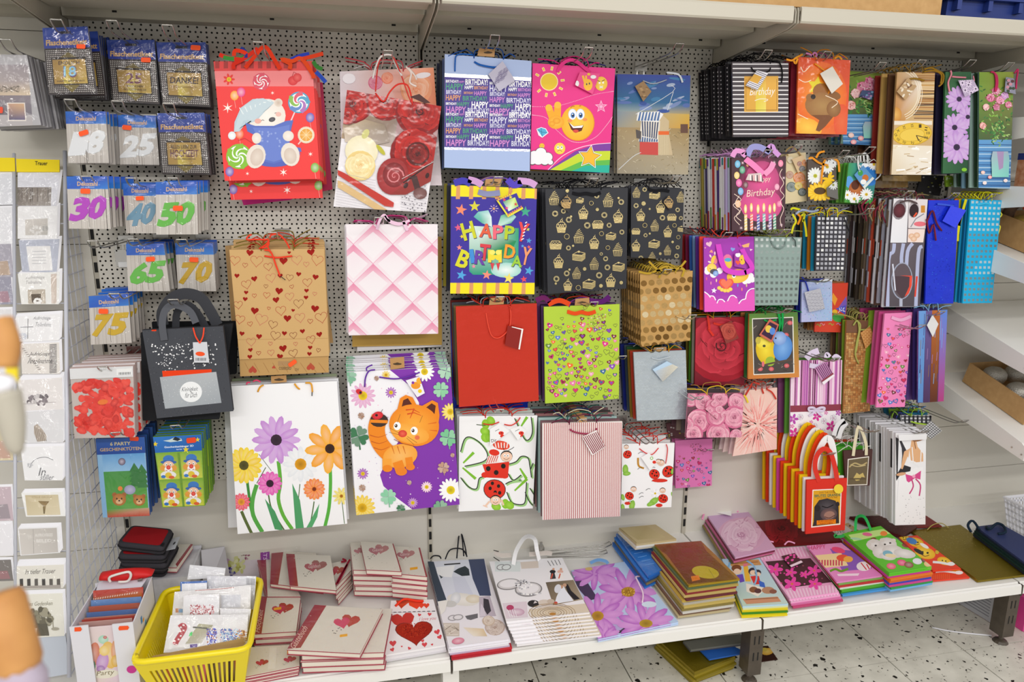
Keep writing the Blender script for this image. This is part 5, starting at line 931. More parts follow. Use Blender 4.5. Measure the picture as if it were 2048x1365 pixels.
def a_foal(c):
    c.poly([(1600,225),(1940,230),(1900,650),(1590,640)],['#3f9f4a','#2f7ac8','#3f8f3a','#4a9a3a']); c.ell(1820,260,60,40,'#e6eef6',c2='#fff'); c.ell(1850,360,90,100,'#2f7ed0'); c.ell(1640,420,40,60,'#5aa0e0')
    c.ell(1710,490,75,90,'#a8562a',15,18,c2='#c87a3c'); c.ell(1700,450,40,50,'#5a2c18',10); c.ell(1745,400,26,30,'#b8652c')
    for x,y,r in ((1690,590,65),(1810,545,65),(1620,550,50),(1885,245,60)): daisyflower(c,x,y,r,14,'#f4f5f4','#e8c430',tip='#e2e6ea')
    for k in range(20): x=ru(1600,1880); c.line([(x,640),(x+ru(-10,10),600)],6,rc(['#4fb03a','#3a8a2e','#7fd050']),up=0)
f1=bag('small bright gift bag with brown foal among daisies','C2',[(1635,230),(1930,235),(1870,640),(1590,625)],a_foal,tip=(1744,295),D=.19,n=4,back=.1,base='#5aa03a',cols=['#4f9a34','#7ab84a','#3f7a2e'],what='small foal gift bags',drift=(0,-.002),hc=['#e6e6e2'])
gtag(f1[0],f1[1],f1[2],[(1670,350),(1760,255),(1870,385),(1770,490)],'#5a94c8',lambda c:(c.ell(1780,380,32,34,'#c8702c'),c.ell(1760,420,30,26,'#f0f0ee'),c.poly([(1870,385),(1770,490),(1750,470),(1850,370)],'#dfe6e0'),c.ell(1730,330,26,30,'#3f9a4a')))
for p in ([(1725,320,.01),(1715,240),(1720,150),(1740,140),(1800,140),(1810,230)],[(1730,250),(1760,310),(1800,370)],[(1910,245),(1930,300),(1940,350),(1890,400)],[(1740,140),(1745,220)],[(1770,140),(1775,220)]): cord(f1[0],f1[1],f1[2],p,.0025,'#eef0f0')
def grid(c,fr,x0,y0,x1,y1,nx,ny,s,colf,tl,tr,br,bl):
    for j in range(ny):
        for i in range(nx):
            u,v=(i+.5)/nx,(j+.5)/ny; a=[p+(q-p)*u for p,q in zip(tl,tr)]; b=[p+(q-p)*u for p,q in zip(bl,br)]; x=a[0]+(b[0]-a[0])*v; y=a[1]+(b[1]-a[1])*v
            c.poly([(x-s,y-s),(x+s,y-s),(x+s,y+s),(x-s,y+s)],colf(i,j),1,0)
q1=bag('black gift bag with silver foil squares','C3',[(1555,-45),(1905,-42),(1868,580),(1535,582)],lambda c:(c.rect(1500,-60,1950,600,'#34323a'),grid(c,0,0,0,0,0,7,12,15,lambda i,j:rc(['#e9e9ee','#c9c9d2','#b4b4be','#fff']),(1560,-40),(1900,-38),(1865,575),(1540,575))),tip=(1742,418),D=.22,n=5,back=.10,base='#34323a',cols=['#1f8ab0','#c87a1c','#1f86ac','#b8862c','#2a3a3a'],what='foil square gift bags',hc=['#d8d020','#8a90a8','#e0a020'],jit=.003)
for p,col in (([(1640,40,.004),(1650,-60),(1630,-130),(1580,-180)],'#1c1c20'),([(1860,-30,.004),(1890,80),(1925,150)],'#1c1c20')): cord(q1[0],q1[1],q1[2],p,.002,col)
for p,col in (([(1330,160),(1350,80),(1380,20),(1340,-60)],'#d6d024'),([(1470,0),(1490,100),(1500,200)],'#cfc81c'),([(1400,60),(1430,-20),(1400,-60)],'#e08a1c'),([(1380,-60),(1450,-110),(1560,-90),(1640,-110)],'#9aa6c0'),([(1430,-110),(1350,-130),(1320,-110)],'#d0d020'),([(1440,-40),(1480,-60),(1460,30)],'#c9c41c')): ribbon(q1[0],q1[1],q1[2],p,22,col,lift=-.03)
def a_duck(c):
    c.rect(260,180,860,1055,'#a83cb4')
    c.poly([(270,815),(330,860),(400,880),(420,950),(460,905),(520,930),(600,860),(650,890),(670,950),(740,900),(760,830),(845,780),(852,1040),(275,1050)],'#e558be')
    for j in range(12):
        for i in range(34): c.ell(285+i*17+(8 if j%2 else 0),870+j*15,2.5,None,'#f08ad6',n=4,up=0)
    for p in ([(275,818),(320,850),(345,885)],[(330,868),(380,870),(405,915)],[(420,950),(440,910),(480,908),(510,935)],[(540,925),(570,870),(610,862),(645,890)],[(668,955),(700,915),(745,900)],[(745,900),(760,830),(800,790),(845,780)]): c.line(p,11,'#fff',sm=4)
    for x,y,r in ((310,590,34),(310,560,30),(450,580,36),(380,620,40),(800,640,38),(780,690,36),(740,700,34),(820,680,34)): c.ell(x,y,r,r,'#f6f4f8')
    c.ell(360,550,56,56,'#f3cc50',n=18,c2='#f8e07c'); c.ell(385,590,46,32,'#54525e'); c.ell(405,610,32,32,'#6a92d8',c2='#b4cef2'); c.line([(335,550),(350,560)],5,'#5a3a1c')
    c.ell(380,450,26,50,'#f2cc4a',20); c.ell(405,470,18,34,'#f08a94',10)
    for x,y,a in ((345,412,-30),(335,480,-70),(395,380,0)): c.ell(x,y,10,20,'#fbdadd',a)
    c.ell(540,480,60,90,'#ef7aa8'); c.ell(540,500,50,60,'#f2cf52'); c.ell(545,455,40,22,'#54b4dc')
    c.ell(655,640,125,80,'#f2bc3c',-8,24,c2='#f8d766'); c.ell(612,635,24,26,'#fff'); c.ell(612,632,14,14,'#5a5ac0'); c.ell(612,632,7,7,'#1a1a3a')
    c.heart(525,730,86,'#ee5a44'); c.heart(525,725,66,'#f37a5c')
    for x,y in ((445,775),(475,795),(510,805),(545,805),(572,790)): c.ell(x,y,24,22,'#f4cb46',n=10,c2='#fadf7a')
    c.heart(330,275,36,'#f6c4d8',-15); c.heart(598,335,26,'#8aa4e8',10); c.poly([(700,290),(745,275),(790,262),(780,310),(720,315)],'#f4b878'); c.star(385,805,34,'#fff',ang=5); c.poly([(790,330),(825,335),(800,355)],'#f7d6e8'); c.heart(285,318,10,'#f0a0b8'); 
    for x,y,col in ((300,670,'#e06090'),(350,720,'#e88ab0'),(412,690,'#f4d0b0'),(655,745,'#6aa0e0'),(755,745,'#d8c890'),(702,790,'#f08a80')): c.ell(x,y,8,20,col)
    c.poly([(350,340),(330,370),(375,375),(365,345)],'#f49a90')
k2=bag('purple gift bag with a duckling hugging a heart','C3',[(270,205),(840,190),(850,1035),(278,1048)],a_duck,tip=(1458.4,466),D=.20,n=6,back=.03,base='#a83cb4',cols=['#e8402c','#5a2a8a','#7a9ac8','#3a6ac0','#8a1c4a','#a82024'],what='duckling gift bags',jit=.002,hc=['#e04030','#3a2a3a'])
for p,wd in (([(430,275,.003),(440,380),(470,500),(520,570),(640,600),(740,590)],60),([(700,330,.003),(740,430),(790,500),(800,560),(720,600)],55),([(665,265,.003),(680,300)],20)): ribbon(k2[0],k2[1],k2[2],p,wd,'#d84ac8',lift=.009)
gtag(k2[0],k2[1],k2[2],[(600,380),(690,370),(740,555),(600,525)],'#a03ca8',lambda c:(c.ell(690,450,36,56,'#f2c440'),c.heart(640,480,30,'#ee5a44'),c.ell(640,395,30,26,'#f4f2f6'),c.ell(680,450,6,8,'#333')))
def a_grey(c): c.rect(840,180,1400,985,'#8ea29d'); grid(c,0,0,0,0,0,9,11,15,lambda i,j:['#e4ece9','#d4dedb','#aab8b4','#95a5a1','#94a5a1','#8b9a97','#7b8a88','#77827f','#737c7a','#7f8a87','#788381'][j],(840,190),(1385,195),(1338,960),(850,965))
g1=bag('grey gift bag with embossed silver squares','C3',[(845,190),(1385,200),(1338,970),(850,975)],a_grey,tip=(1574,460),D=.19,n=3,back=.06,base='#8ea29d',cols=['#2a6a8a','#7a7a30','#c88a2a'],what='grey square gift bags',hc=['#9aa24a','#9aa24a'])
cord(g1[0],g1[1],g1[2],[(1030,240,.003),(1060,300),(1120,325),(1180,290),(1195,245,.003)],.0022,'#7d908c'); cord(g1[0],g1[1],g1[2],[(1265,200),(1300,240),(1305,300)],.002,'#4a5a56')
def a_holo(c):
    c.poly([(1375,700),(1735,690),(1735,1160),(1375,1170)],['#a4b0da','#aab6d8','#9ab8dc','#b4b4dc']); q=random.Random(5)
    for k in range(150): c.ell(q.uniform(1385,1728),q.uniform(720,1150),6,6,q.choice(['#b8d8e8','#c8c0e8','#94c8e0','#d8dcf0','#a0a8e0']),n=5,m=1,up=0)
h1=bag('small bluish holographic gift bag with square silver tag','C3',[(1385,710),(1730,695),(1730,1150),(1380,1165)],a_holo,tip=(1657,556),D=.17,n=3,back=.12,base='#a4b0da',cols=['#2030a0','#2a3ab0'],what='small holographic gift bags')
gtag(h1[0],h1[1],h1[2],[(1395,820),(1575,775),(1628,1005),(1450,1045)],'#cfcfda',lambda c:[c.line([(1420+i*40+(j%2)*20,840+j*35),(1440+i*40+(j%2)*20,825+j*35),(1455+i*40+(j%2)*20,845+j*35)],3,'#a4a4b8',up=0) for i in range(5) for j in range(6)],m=[FOIL,FOIL])
cord(h1[0],h1[1],h1[2],[(1375,650),(1420,710),(1460,845)],.0026,'#2a3aa8'); ribbon(h1[0],h1[1],h1[2],[(1540,720),(1600,690),(1660,680),(1720,690)],26,'#cfd4dc')
def a_hat(c):
    c.poly([(1500,700),(1920,700),(1890,1300),(1500,1300)],'#d8442c'); c.poly([(1740,830),(1790,900),(1760,980),(1720,900)],'#f0a030'); c.poly([(1800,1000),(1890,870),(1900,980)],'#7a5ab8'); c.poly([(1770,1010),(1890,970),(1880,1080)],'#4a50c0'); c.ell(1800,1115,70,50,'#4aa84a',10); c.ell(1760,1050,30,30,'#f0c030')
    for k in range(14): c.ell(ru(1800,1880),ru(1000,1060),6,6,'#f0f0f8',n=6,up=0)
    for x,y in ((1580,1200),(1620,1190),(1720,1190),(1810,1190)): c.line([(x-30,y),(x-10,y-14),(x+10,y+10),(x+26,y-8)],7,rc(['#c8a0e0','#f0a0b0','#8ac04a']),sm=3)
bag('red gift bag with colourful party hats behind a holographic bag','C3',[(1560,730),(1912,718),(1872,1282),(1528,1275)],a_hat,D=.11,n=3,back=.04,base='#d8442c',what='party hat gift bags',cols=['#a06a3a','#b87a3a','#8a5a2a'])
def a_wine(c):
    c.poly([(340,170),(770,180),(700,1240),(330,1240)],'#5a5058'); c.poly([(415,165),(570,180),(550,612),(370,612)],['#e2dde2','#e8e4e8','#dfe0e6','#e4e4ea']); c.poly([(572,180),(760,190),(735,475),(566,470)],'#dcd4d6'); c.poly([(566,478),(730,480),(712,610),(560,608)],'#ecd9d2')
    c.poly([(370,615),(712,612),(690,1240),(340,1240)],['#6a6068','#585058','#4a434c','#544c54'])
    c.ell(480,290,66,100,'#8a8288',12); c.ell(480,300,58,70,'#4a1a24',10,c2='#6a2a34'); c.ell(620,290,52,84,'#b8b0b6',8); c.ell(622,300,46,66,'#2c1a20',8); c.line([(650,320),(620,360)],16,'#e0502c'); c.line([(590,460),(640,380),(720,330)],10,'#8a8a94'); c.ell(680,430,60,24,'#e0707c'); c.rect(690,250,730,320,'#c8882c')
    for x,y in ((600,550),(650,540),(620,575)): c.ell(x,y,32,28,'#d8a884',n=10,c2='#eed4c0')
    for pts in ([(430,620),(420,700),(375,780),(365,1240)],[(520,620),(500,760),(510,930)],[(610,620),(560,700),(545,930)],[(705,650),(665,720),(640,1240)]): c.line(pts,34,'#aeb4d4',sm=4)
    c.ell(505,985,105,180,'#9aa0b4',2,26); c.ell(507,985,94,170,'#5c5058',2,24); c.poly([(412,940),(602,938),(590,1040),(560,1110),(505,1160),(450,1090),(420,1020)],'#4a3840'); c.poly([(485,932),(605,935),(600,1030),(570,1110),(530,1140),(575,1040),(580,945)],'#e04a34'); c.line([(415,820),(440,1080)],14,'#cfd2e2'); c.rect(480,1160,510,1240,'#b0b4c8'); c.poly([(640,940),(660,940),(640,1140),(625,1140)],'#d8402c')
WC=['#d6d6e0','#4a3a3c','#a8a8b8','#5a4034','#e0dfe6','#3a2c2c','#b84a34','#8a8a9c','#6a5a4a','#7a6a50','#3a3028','#5a4a2c','#2c2420']
w1=bag('tall bottle gift bag with wine glasses and bottle necks','C4',[(425,180),(757,190),(680,1232),(345,1235)],a_wine,tip=(1822,383),D=.25,n=16,back=.02,base='#5a5058',cols=WC,what='wine print bottle bags',edge=lambda k:[(.1,.25,'#8a7a6a'),(.4,.55,['#c84a2c','#e0dfe6','#2c2024'][k%3]),(.7,.85,'#cfd0de' if k%2 else '#3a2c2c')],hc=['#6a2434','#8a7a54','#4a3a2a'],jit=.006,m=2)
for p,col in (([(740,400,.006),(790,300),(830,420),(880,495)],'#6a2030'),([(735,380),(760,520),(800,430),(825,590)],'#7a2438'),([(480,220),(560,200),(640,230)],'#5a4a4c')): cord(w1[0],w1[1],w1[2],p,.003,col)
for k in range(16):
    x0=ru(180,420); y0=ru(190,260); cord(w1[0],w1[1],w1[2],[(x0,y0,-.03),(x0-ru(20,60),y0+60,-.03),(x0-ru(0,60),y0+ru(100,200),-.03)],.0024,rc(['#7a2438','#8a7a54','#5a2030']),sm=3)
b2=item('bottle_bag','tall blue holographic foil bottle bag','bottle bag','C4',[(765,198),(1062,198),(1005,1205),(730,1210)],lambda c:(c.rect(720,190,1070,1220,'#1c36d8',3),[c.ell(ru(750,1040),ru(220,1180),5,5,rc(['#3a7af0','#2a50e8','#1a28b0']),n=5,m=1,up=0) for k in range(160)]),tip=(1913,387),D=.25,n=5,back=.12,base='#1c36d8',m=3,cols=['#1a1c4a','#c83a2c','#201a3a'],what='blue foil bottle bags')
gtag(b2[0],b2[1],b2[2],[(960,250),(1108,295),(1005,468),(878,400)],'#2038e8',m=[GLOSS,GLOSS]); ribbon(b2[0],b2[1],b2[2],[(840,235),(900,240),(1000,255)],16,'#3a5ad0')
def a_turq(c): c.poly([(1165,180),(1490,190),(1390,1210),(1085,1215)],'#12a9dc'); grid(c,0,0,0,0,0,7,19,12,lambda i,j:'#d4e8f0' if j<6 or (10<j<14 and i+j>13) else '#8aa0a8',(1175,190),(1478,200),(1383,1195),(1095,1200))
q2=bag('tall turquoise bottle bag with silver squares','C4',[(1175,190),(1478,200),(1383,1200),(1095,1205)],a_turq,tip=(1989,389),D=.25,n=6,back=.17,base='#12a9dc',cols=['#1278b0','#1a90c0','#d8cc18','#e0761c'],what='turquoise square bottle bags',drift=(-.004,0),jit=.001,hc=['#d8d21c'])
ribbon(q2[0],q2[1],q2[2],[(1235,240,.002),(1290,230),(1360,232,.002)],20,'#3ab4e0')
for p in ([(1130,300),(1100,400),(1080,520),(1075,600)],[(1160,190),(1120,330),(1090,450)],[(1090,280),(1060,400),(1045,600)]): ribbon(q2[0],q2[1],q2[2],p,24,'#d9cf1c',lift=-.012)
for p in ([(1470,310),(1490,340),(1465,370)],[(1450,440),(1475,460),(1450,540)]): ribbon(q2[0],q2[1],q2[2],p,10,'#d8d84a',lift=-.004)
def a_rrose(c): c.rect(125,130,620,790,'#7a1426'); c.rose(380,420,330,'#45060f','#a8152a','#d63a4c',seed=21,L=8)
r1=bag('gift bag filled by one big dark red rose','C5',[(145,165),(610,155),(585,775),(132,780)],a_rrose,tip=(1386,631),D=.13,n=4,back=.02,base='#8a1828',cols=['#b8b0a0','#5fa02c','#8a7a2a','#3a3a3a'],what='red rose gift bags',hc=['#d8a020','#c02a2a'],m=0)
gtag(r1[0],r1[1],r1[2],[(345,235),(455,185),(522,345),(405,395)],'#8a3a34',lambda c:c.rose(435,280,80,'#4a0f14','#a8342c','#c85a4a',seed=5))
for p in ([(245,140),(255,240,.01),(250,265,.012)],[(250,260),(280,300),(298,325)],[(300,212,.004),(360,225),(420,225,.006)]): ribbon(r1[0],r1[1],r1[2],p,20,'#d8382c')
def a_parrot(c):
    c.poly([(610,100),(1095,100),(1095,730),(610,730)],['#4a8a3a','#3f7a3a','#d88a44','#d07a38']); c.poly([(655,170),(1030,155),(1040,668),(668,685)],'#f0eee4'); c.poly([(662,178),(1022,163),(1032,662),(674,677)],'#4a4440')
    for k in range(40): x,y=ru(690,1020),ru(190,660); c.line([(x,y),(x+ru(-50,50),y+ru(-30,30))],5,rc(['#6a625a','#8a8078','#2f2a28','#a89a90']),up=0)
    for x,y in ((965,320),(970,600),(730,630),(1000,210),(830,630)): c.ell(x,y,24,20,'#c84a54',c2='#e08a8c')
    c.ell(780,460,90,130,'#d8b418',-10,22,c2='#f2dc3c'); c.ell(760,390,68,60,'#ead22c',0,18,c2='#f6e860'); c.ell(710,370,24,34,'#c8b84a'); c.ell(765,420,14,12,'#4a4a2a'); c.ell(820,560,44,44,'#9ab83a',30)
    c.ell(935,440,85,120,'#4a84cc',12,22,c2='#7fb0e8'); c.ell(905,350,62,64,'#7a9cd8',0,18,c2='#a9c2ea'); c.ell(870,350,8,8,'#1a1a2a')
    c.line([(680,640),(780,590),(1030,540)],16,'#5a4a40',sm=4); c.ell(755,585,12,26,'#e0707c')
p1=bag('orange framed gift bag with yellow and blue budgerigars','C5',[(630,128),(1070,112),(1085,705),(618,722)],a_parrot,tip=(1577.6,618.7),D=.17,n=4,back=.06,base='#c8803c',cols=['#2f6a34','#d88a4a','#3f7a44'],what='budgerigar gift bags',m=2,hc=['#1f8a3a'],drift=(-.001,-.002))
gtag(p1[0],p1[1],p1[2],[(800,170),(885,220),(820,385),(705,315)],'#c86a54',lambda c:(c.poly([(802,195),(870,230),(815,360),(725,305)],'#3a2040'),c.ell(790,260,30,34,'#e8c84a'),c.ell(825,280,26,34,'#5a8ad8')))
for p,wd in (([(885,105),(900,180),(905,285)],22),([(925,105),(925,200),(910,285)],20),([(760,180,.004),(800,195),(870,180)],14)): ribbon(p1[0],p1[1],p1[2],p,wd,'#159a48')
def a_pstr(c):
    c.poly([(-20,670),(520,670),(500,1160),(-20,1160)],'#e0a0cc'); q=random.Random(2); x=0
    while x<520:
        w=q.choice([5,8,12,18]); c.poly([(x+8,680),(x+8+w,680),(x+w-4,1140),(x-4,1140)],q.choice(['#c86ab4','#8a2a6a','#f3dcea','#b05aa8','#5a2048','#e8b8d8','#f6eaf2']),up=0); x+=w+q.choice([4,6,9])
    c.poly([(-10,1130),(500,1115),(500,1180),(-10,1195)],'#8f3a4c'); c.poly([(-10,1195),(500,1178),(490,1420),(-10,1440)],'#f4eff4')
    for x,y,r,col in ((30,1260,52,'#b84ab0'),(165,1355,50,'#a04ab8'),(400,1330,54,'#d8329a'),(40,1400,56,'#d83a9c'),(260,1235,46,'#d8329a'),(470,1200,30,'#b84ab0')): c.flower(x,y,r,5,col,'#f0c8dc',pw=.62,rc=.2)
    for x,y,r in ((100,1240,40),(240,1330,40),(330,1280,40),(420,1250,42),(100,1330,34),(320,1380,34),(440,1400,40)):
        for k in range(5): a=k*1.257; c.line(c.hpts(x+r*.5*cos(a),y+r*.5*sin(a),r*.34,math.degrees(a)+90,8),2,'#8a7a94',up=0)
        c.ell(x,y,5,5,'#d86aa8',n=6,up=0)
    for x,y,r in ((205,1290,20),(350,1200,20),(290,1370,20),(20,1330,22),(470,1340,20)): c.flower(x,y,r,5,'#e06ab0','#fff',pw=.6,rc=.25)
s2=bag('purple striped gift bag with flower band and white bow','D4',[(10,690),(508,685),(490,1412),(0,1430)],a_pstr,tip=(1672,717),D=.14,n=3,back=.05,base='#e0b0d4',cols=['#5f9a3a','#8a4a7a','#c8c0c4'],what='purple striped gift bags',drift=(-.006,0))
for p,wd in (([(150,670),(200,620),(270,590)],60),([(340,660),(350,620),(380,650)],36),([(410,665),(440,640),(480,668)],36),([(185,735,.004),(260,745,.006),(335,735,.004)],46)): ribbon(s2[0],s2[1],s2[2],p,wd,'#ddd0e8')
gtag(s2[0],s2[1],s2[2],[(225,760),(330,695),(418,830),(310,920)],'#c88ab8',lambda c:([c.poly([(235+k*16,755-k*9),(241+k*16,751-k*9),(325+k*13,880-k*9),(319+k*13,885-k*9)],'#5a2a5a',up=0) for k in range(7)],c.poly([(285,880),(400,800),(408,815),(292,895)],'#8f3a4c'),c.poly([(292,895),(408,815),(418,832),(310,920)],'#f4eef4')))
def bow(cv,par,org,x,y,s,col):
    for sx in (-1,1): ribbon(cv,par,org,[(x,y,.006),(x+sx*s*.5,y-s*.32,.012),(x+sx*s,y-s*.25,.01),(x+sx*s*.85,y+s*.12,.008),(x,y+.05*s,.006)],s*.3,col,name='bow'); ribbon(cv,par,org,[(x,y,.005),(x+sx*s*.4,y+s*.5,.006),(x+sx*s*.9,y+s*.85,.004)],s*.28,col,name='bow')
bow(s2[0],s2[1],s2[2],245,1165,75,'#dccfe8')
def a_pros(c):
    c.rect(40,845,600,1260,'#6a4450')
    for x,y,r,sd in ((95,900,75,1),(210,930,80,2),(360,900,75,3),(515,930,85,4),(170,1100,110,5),(490,1065,105,6),(120,1215,85,7),(340,1215,110,8),(320,1060,90,9),(60,1120,55,10),(500,1230,60,11),(280,960,60,12)): c.rose(x,y,r,'#6a2440','#d87096','#f6bccc',seed=sd,L=6)
r2=bag('gift bag covered in pink rose blooms','C5',[(75,855),(580,850),(548,1245),(50,1252)],a_pros,D=.2,n=4,back=.03,base='#c87a94',cols=['#4a4044','#7a6a60','#5a3a44','#8a7a70'],what='pink rose bloom gift bags',hc=['#e8c02a','#a87a3a','#2a2a8a'],tip=(1400,795))
gtag(r2[0],r2[1],r2[2],[(215,985),(300,890),(425,1025),(330,1085)],'#d88aa4',lambda c:[c.rose(x,y,40,'#9a3a5a','#dc7a9c','#f6c4d2',seed=k,L=4) for k,(x,y) in enumerate(((255,995),(345,990),(300,1045),(390,1035),(300,930)))])
def a_fur(c):
    c.poly([(430,60),(800,50),(790,910),(440,920)],['#ecc8b8','#eec8bc','#f0beb4','#f2cfc8']); q=random.Random(9)
    for k in range(260):
        a=q.uniform(0,6.28); r0_=q.uniform(10,120); r1_=r0_+q.uniform(40,130); X,Y=640,330
        c.line([(X+r0_*cos(a),Y+r0_*1.2*sin(a)),(X+r1_*cos(a),Y+r1_*1.2*sin(a))],9,q.choice(['#f0a9a0','#f3c6bc','#ec8e88','#f6d8d0','#ea9a94','#f4cfc6']),w2=2,up=0)
u3=bag('pale pink gift bag with a soft feather burst','C7',[(548,78),(783,58),(780,508),(458,560)],a_fur,tip=(1540,767),D=.15,n=4,back=.03,base='#efc4ba',cols=['#f0d4d4','#e8d0cc','#f3e0e0','#a09a8c'],what='pink feather gift bags',hc=['#c83a2a'],drift=(-.004,-.003))
for p in ([(545,120,.003),(570,70),(600,20),(650,30)],[(665,60),(680,100,.004)],[(700,65),(740,90),(770,140)]): ribbon(u3[0],u3[1],u3[2],p,11,'#c63a2c')
ribbon(u3[0],u3[1],u3[2],[(510,100),(545,120),(565,165)],12,'#ecd03a')
def a_cork(c):
    c.poly([(95,150),(400,150),(330,930),(95,930)],'#5a3c2c'); q=random.Random(4)
    for j in range(38):
        for i in range(13):
            x=110+i*20; y=265+j*18; hz=((i//2)+(j//2))%2; t=q.uniform(.75,1.15); col=tuple(min(1,v*t) for v in hx(q.choice(['#cf9a58','#d8a868','#b8783c','#c88c4c'])))
            x-= (y-265)*.012*(1)
            if hz: c.rect(x+1,y+1,x+19,y+8,col,up=0); c.rect(x+1,y+10,x+19,y+17,col,up=0)
            else: c.rect(x+1,y+1,x+9,y+17,col,up=0); c.rect(x+11,y+1,x+19,y+17,mix(col,'#8a5a2c',.25),up=0)
    c.poly([(130,160),(400,160),(400,262),(130,262)],'#75503a')
ck=bag('tall bottle bag with wine cork pattern','C6',[(133,165),(352,165),(320,895),(105,915)],a_cork,D=.15,n=6,back=.04,base='#a8743e',cols=['#7a9a2a','#5a3a2a','#8a6a4a'],what='cork pattern bottle bags',hc=['#a8a05a'],drift=(.003,0))
gtag(ck[0],ck[1],ck[2],[(228,260),(305,210),(345,310),(270,390)],'#b8783c',lambda c:[c.rect(235+i*14,230+j*14,246+i*14,(236 if (i+j)%2 else 241)+j*14,'#d8a868',up=0) for i in range(8) for j in range(11)])
for p in ([(180,205,.004),(210,165),(225,240),(205,340),(195,440),(222,510)],[(205,165),(235,200),(220,300),(200,420)],[(240,240,.004),(280,235),(315,205,.004)]): cord(ck[0],ck[1],ck[2],p,.003,'#a8ac5c')
hook((1844,651),'cork pattern bottle bags',.33)
def a_ph2(c): c.poly([(365,100),(670,100),(610,870),(365,870)],'#ee86bc'); scatter_hearts(c,395,350,630,845,60,HC,(13,25),seed=31); scatter_hearts(c,450,200,640,360,9,HC,(8,20),seed=32); scatter_hearts(c,560,200,660,290,30,['#c02a5a','#d8b0c0','#8a2a4a'],(4,7),seed=33)
ph=bag('tall pink bottle bag with coloured hearts','C6',[(440,110),(660,100),(600,860),(370,865)],a_ph2,D=.22,n=5,back=.10,base='#ee86bc',cols=['#c84a8a','#d86aa0','#7a9a2a','#b03a6a'],what='pink heart bottle bags',drift=(-.002,0))
ribbon(ph[0],ph[1],ph[2],[(490,140,.003),(560,160),(640,130)],26,'#e8a8cc')
def a_wood(c):
    for k,(x0,x1,a,b) in enumerate(((700,770,'#6a9ad8','#5a8ac8'),(770,820,'#6a5a98','#4a2f5a'),(820,885,'#b8682c','#5a2a1c'),(885,945,'#5a84d8','#b03a7c'))): c.poly([(x0,80),(x1,80),(x1-25,825),(x0-20,825)],[a,a,b,b])
    for k in range(30): x=ru(700,930); y=ru(100,600); c.line([(x,y),(x-6,y+ru(60,180))],4,rc(['#7ab0e8','#8a6a48','#4a3a78','#9a7ab0']),up=0)
wb=bag('tall bottle bag with blue, violet and rust painted planks','C6',[(712,90),(942,80),(912,815),(705,830)],a_wood,tip=(1884,623.7),D=.25,n=7,back=.08,base='#4a3a78',m=2,cols=['#3a2a6a','#5a3a80','#2a2a5a','#7a2a5a','#2a5a5a'],what='painted plank bottle bags',drift=(-.004,0),hc=['#7fb0d8'])
gtag(wb[0],wb[1],wb[2],[(805,115),(852,190),(808,295),(760,200)],'#dcdcdc')
# cloth carrier bags on the lowest hook
def a_gor(c):
    c.poly([(980,700),(1310,700),(1290,1140),(980,1140)],'#d8382c'); c.poly([(1042,805),(1255,795),(1245,1060),(1032,1082)],'#f0ece6'); c.poly([(1048,812),(1248,802),(1238,1052),(1040,1074)],'#dca32c')
    c.poly([(1050,1040),(1055,930),(1090,880),(1150,868),(1210,885),(1232,930),(1236,1050),(1042,1072)],'#3a3538'); c.ell(1150,930,72,58,'#3c373a',0,20,c2='#5a5458'); c.ell(1078,940,22,24,'#332e30'); c.ell(1225,910,14,18,'#332e30'); c.ell(1160,985,62,46,'#5a4a4c',-8,18,c2='#8a6a64'); c.ell(1165,990,40,28,'#a07a6c',-10); c.line([(1110,925),(1150,935),(1195,915)],7,'#221f20',sm=3); c.line([(1130,1002),(1165,1012),(1205,990)],5,'#4a2a2a',sm=3)
    c.text('SAFE THE FOOD',1150,824,120,12,'#8a5a1c',-3); c.text('BRUTES GRANDE',1152,846,190,20,'#2f6a5a',-3,fat=.02); c.text('OF THE CHOCOLATE TREE',1148,864,150,11,'#8a4a1c',-3)
    c.poly([(1072,1030),(1212,1020),(1212,1052),(1072,1062)],'#e8841c'); c.text('ZUM DESSERT',1142,1033,120,13,'#8a2a1c',-4); c.text('NASCHEN',1142,1050,90,13,'#8a2a1c',-4)
gb=item('cloth_bag','red fabric carrier bag with a black gorilla picture','fabric bag','C7',[(1000,735),(1295,722),(1278,1100),(992,1130)],a_gor,tip=(1665,907),D=.26,base='#d8382c',mats=[MATTE,MATTE,PAPER,MATTE],t=.006,what='small cloth carrier bags')
def chandle(par,org,cv,pts,wd,col): ribbon(cv,par,org,pts,wd,col,lift=.002)
chandle(gb[1],gb[2],gb[0],[(1090,745),(1060,650),(1070,560),(1120,505),(1170,530),(1205,640),(1220,740)],34,'#d8382c')
yt=CV(gb[0].pl,'C7'); yt.l=.006; yt.ell(1225,795,34,35,'#f0d03c',n=20); yt.build('gift_tag',PT,gb[1],gb[2])
cc=['#f0eeee','#f2c81c','#e8521c','#f2c81c','#e04a1c','#f0cc1c','#e8481c','#d84aa0','#f2c81c','#e4e0e4','#d83c1c','#e8b81c']
P0=[gb[0].pt(*q) for q in ((1000,735),(1295,722),(1278,1100),(992,1130))]
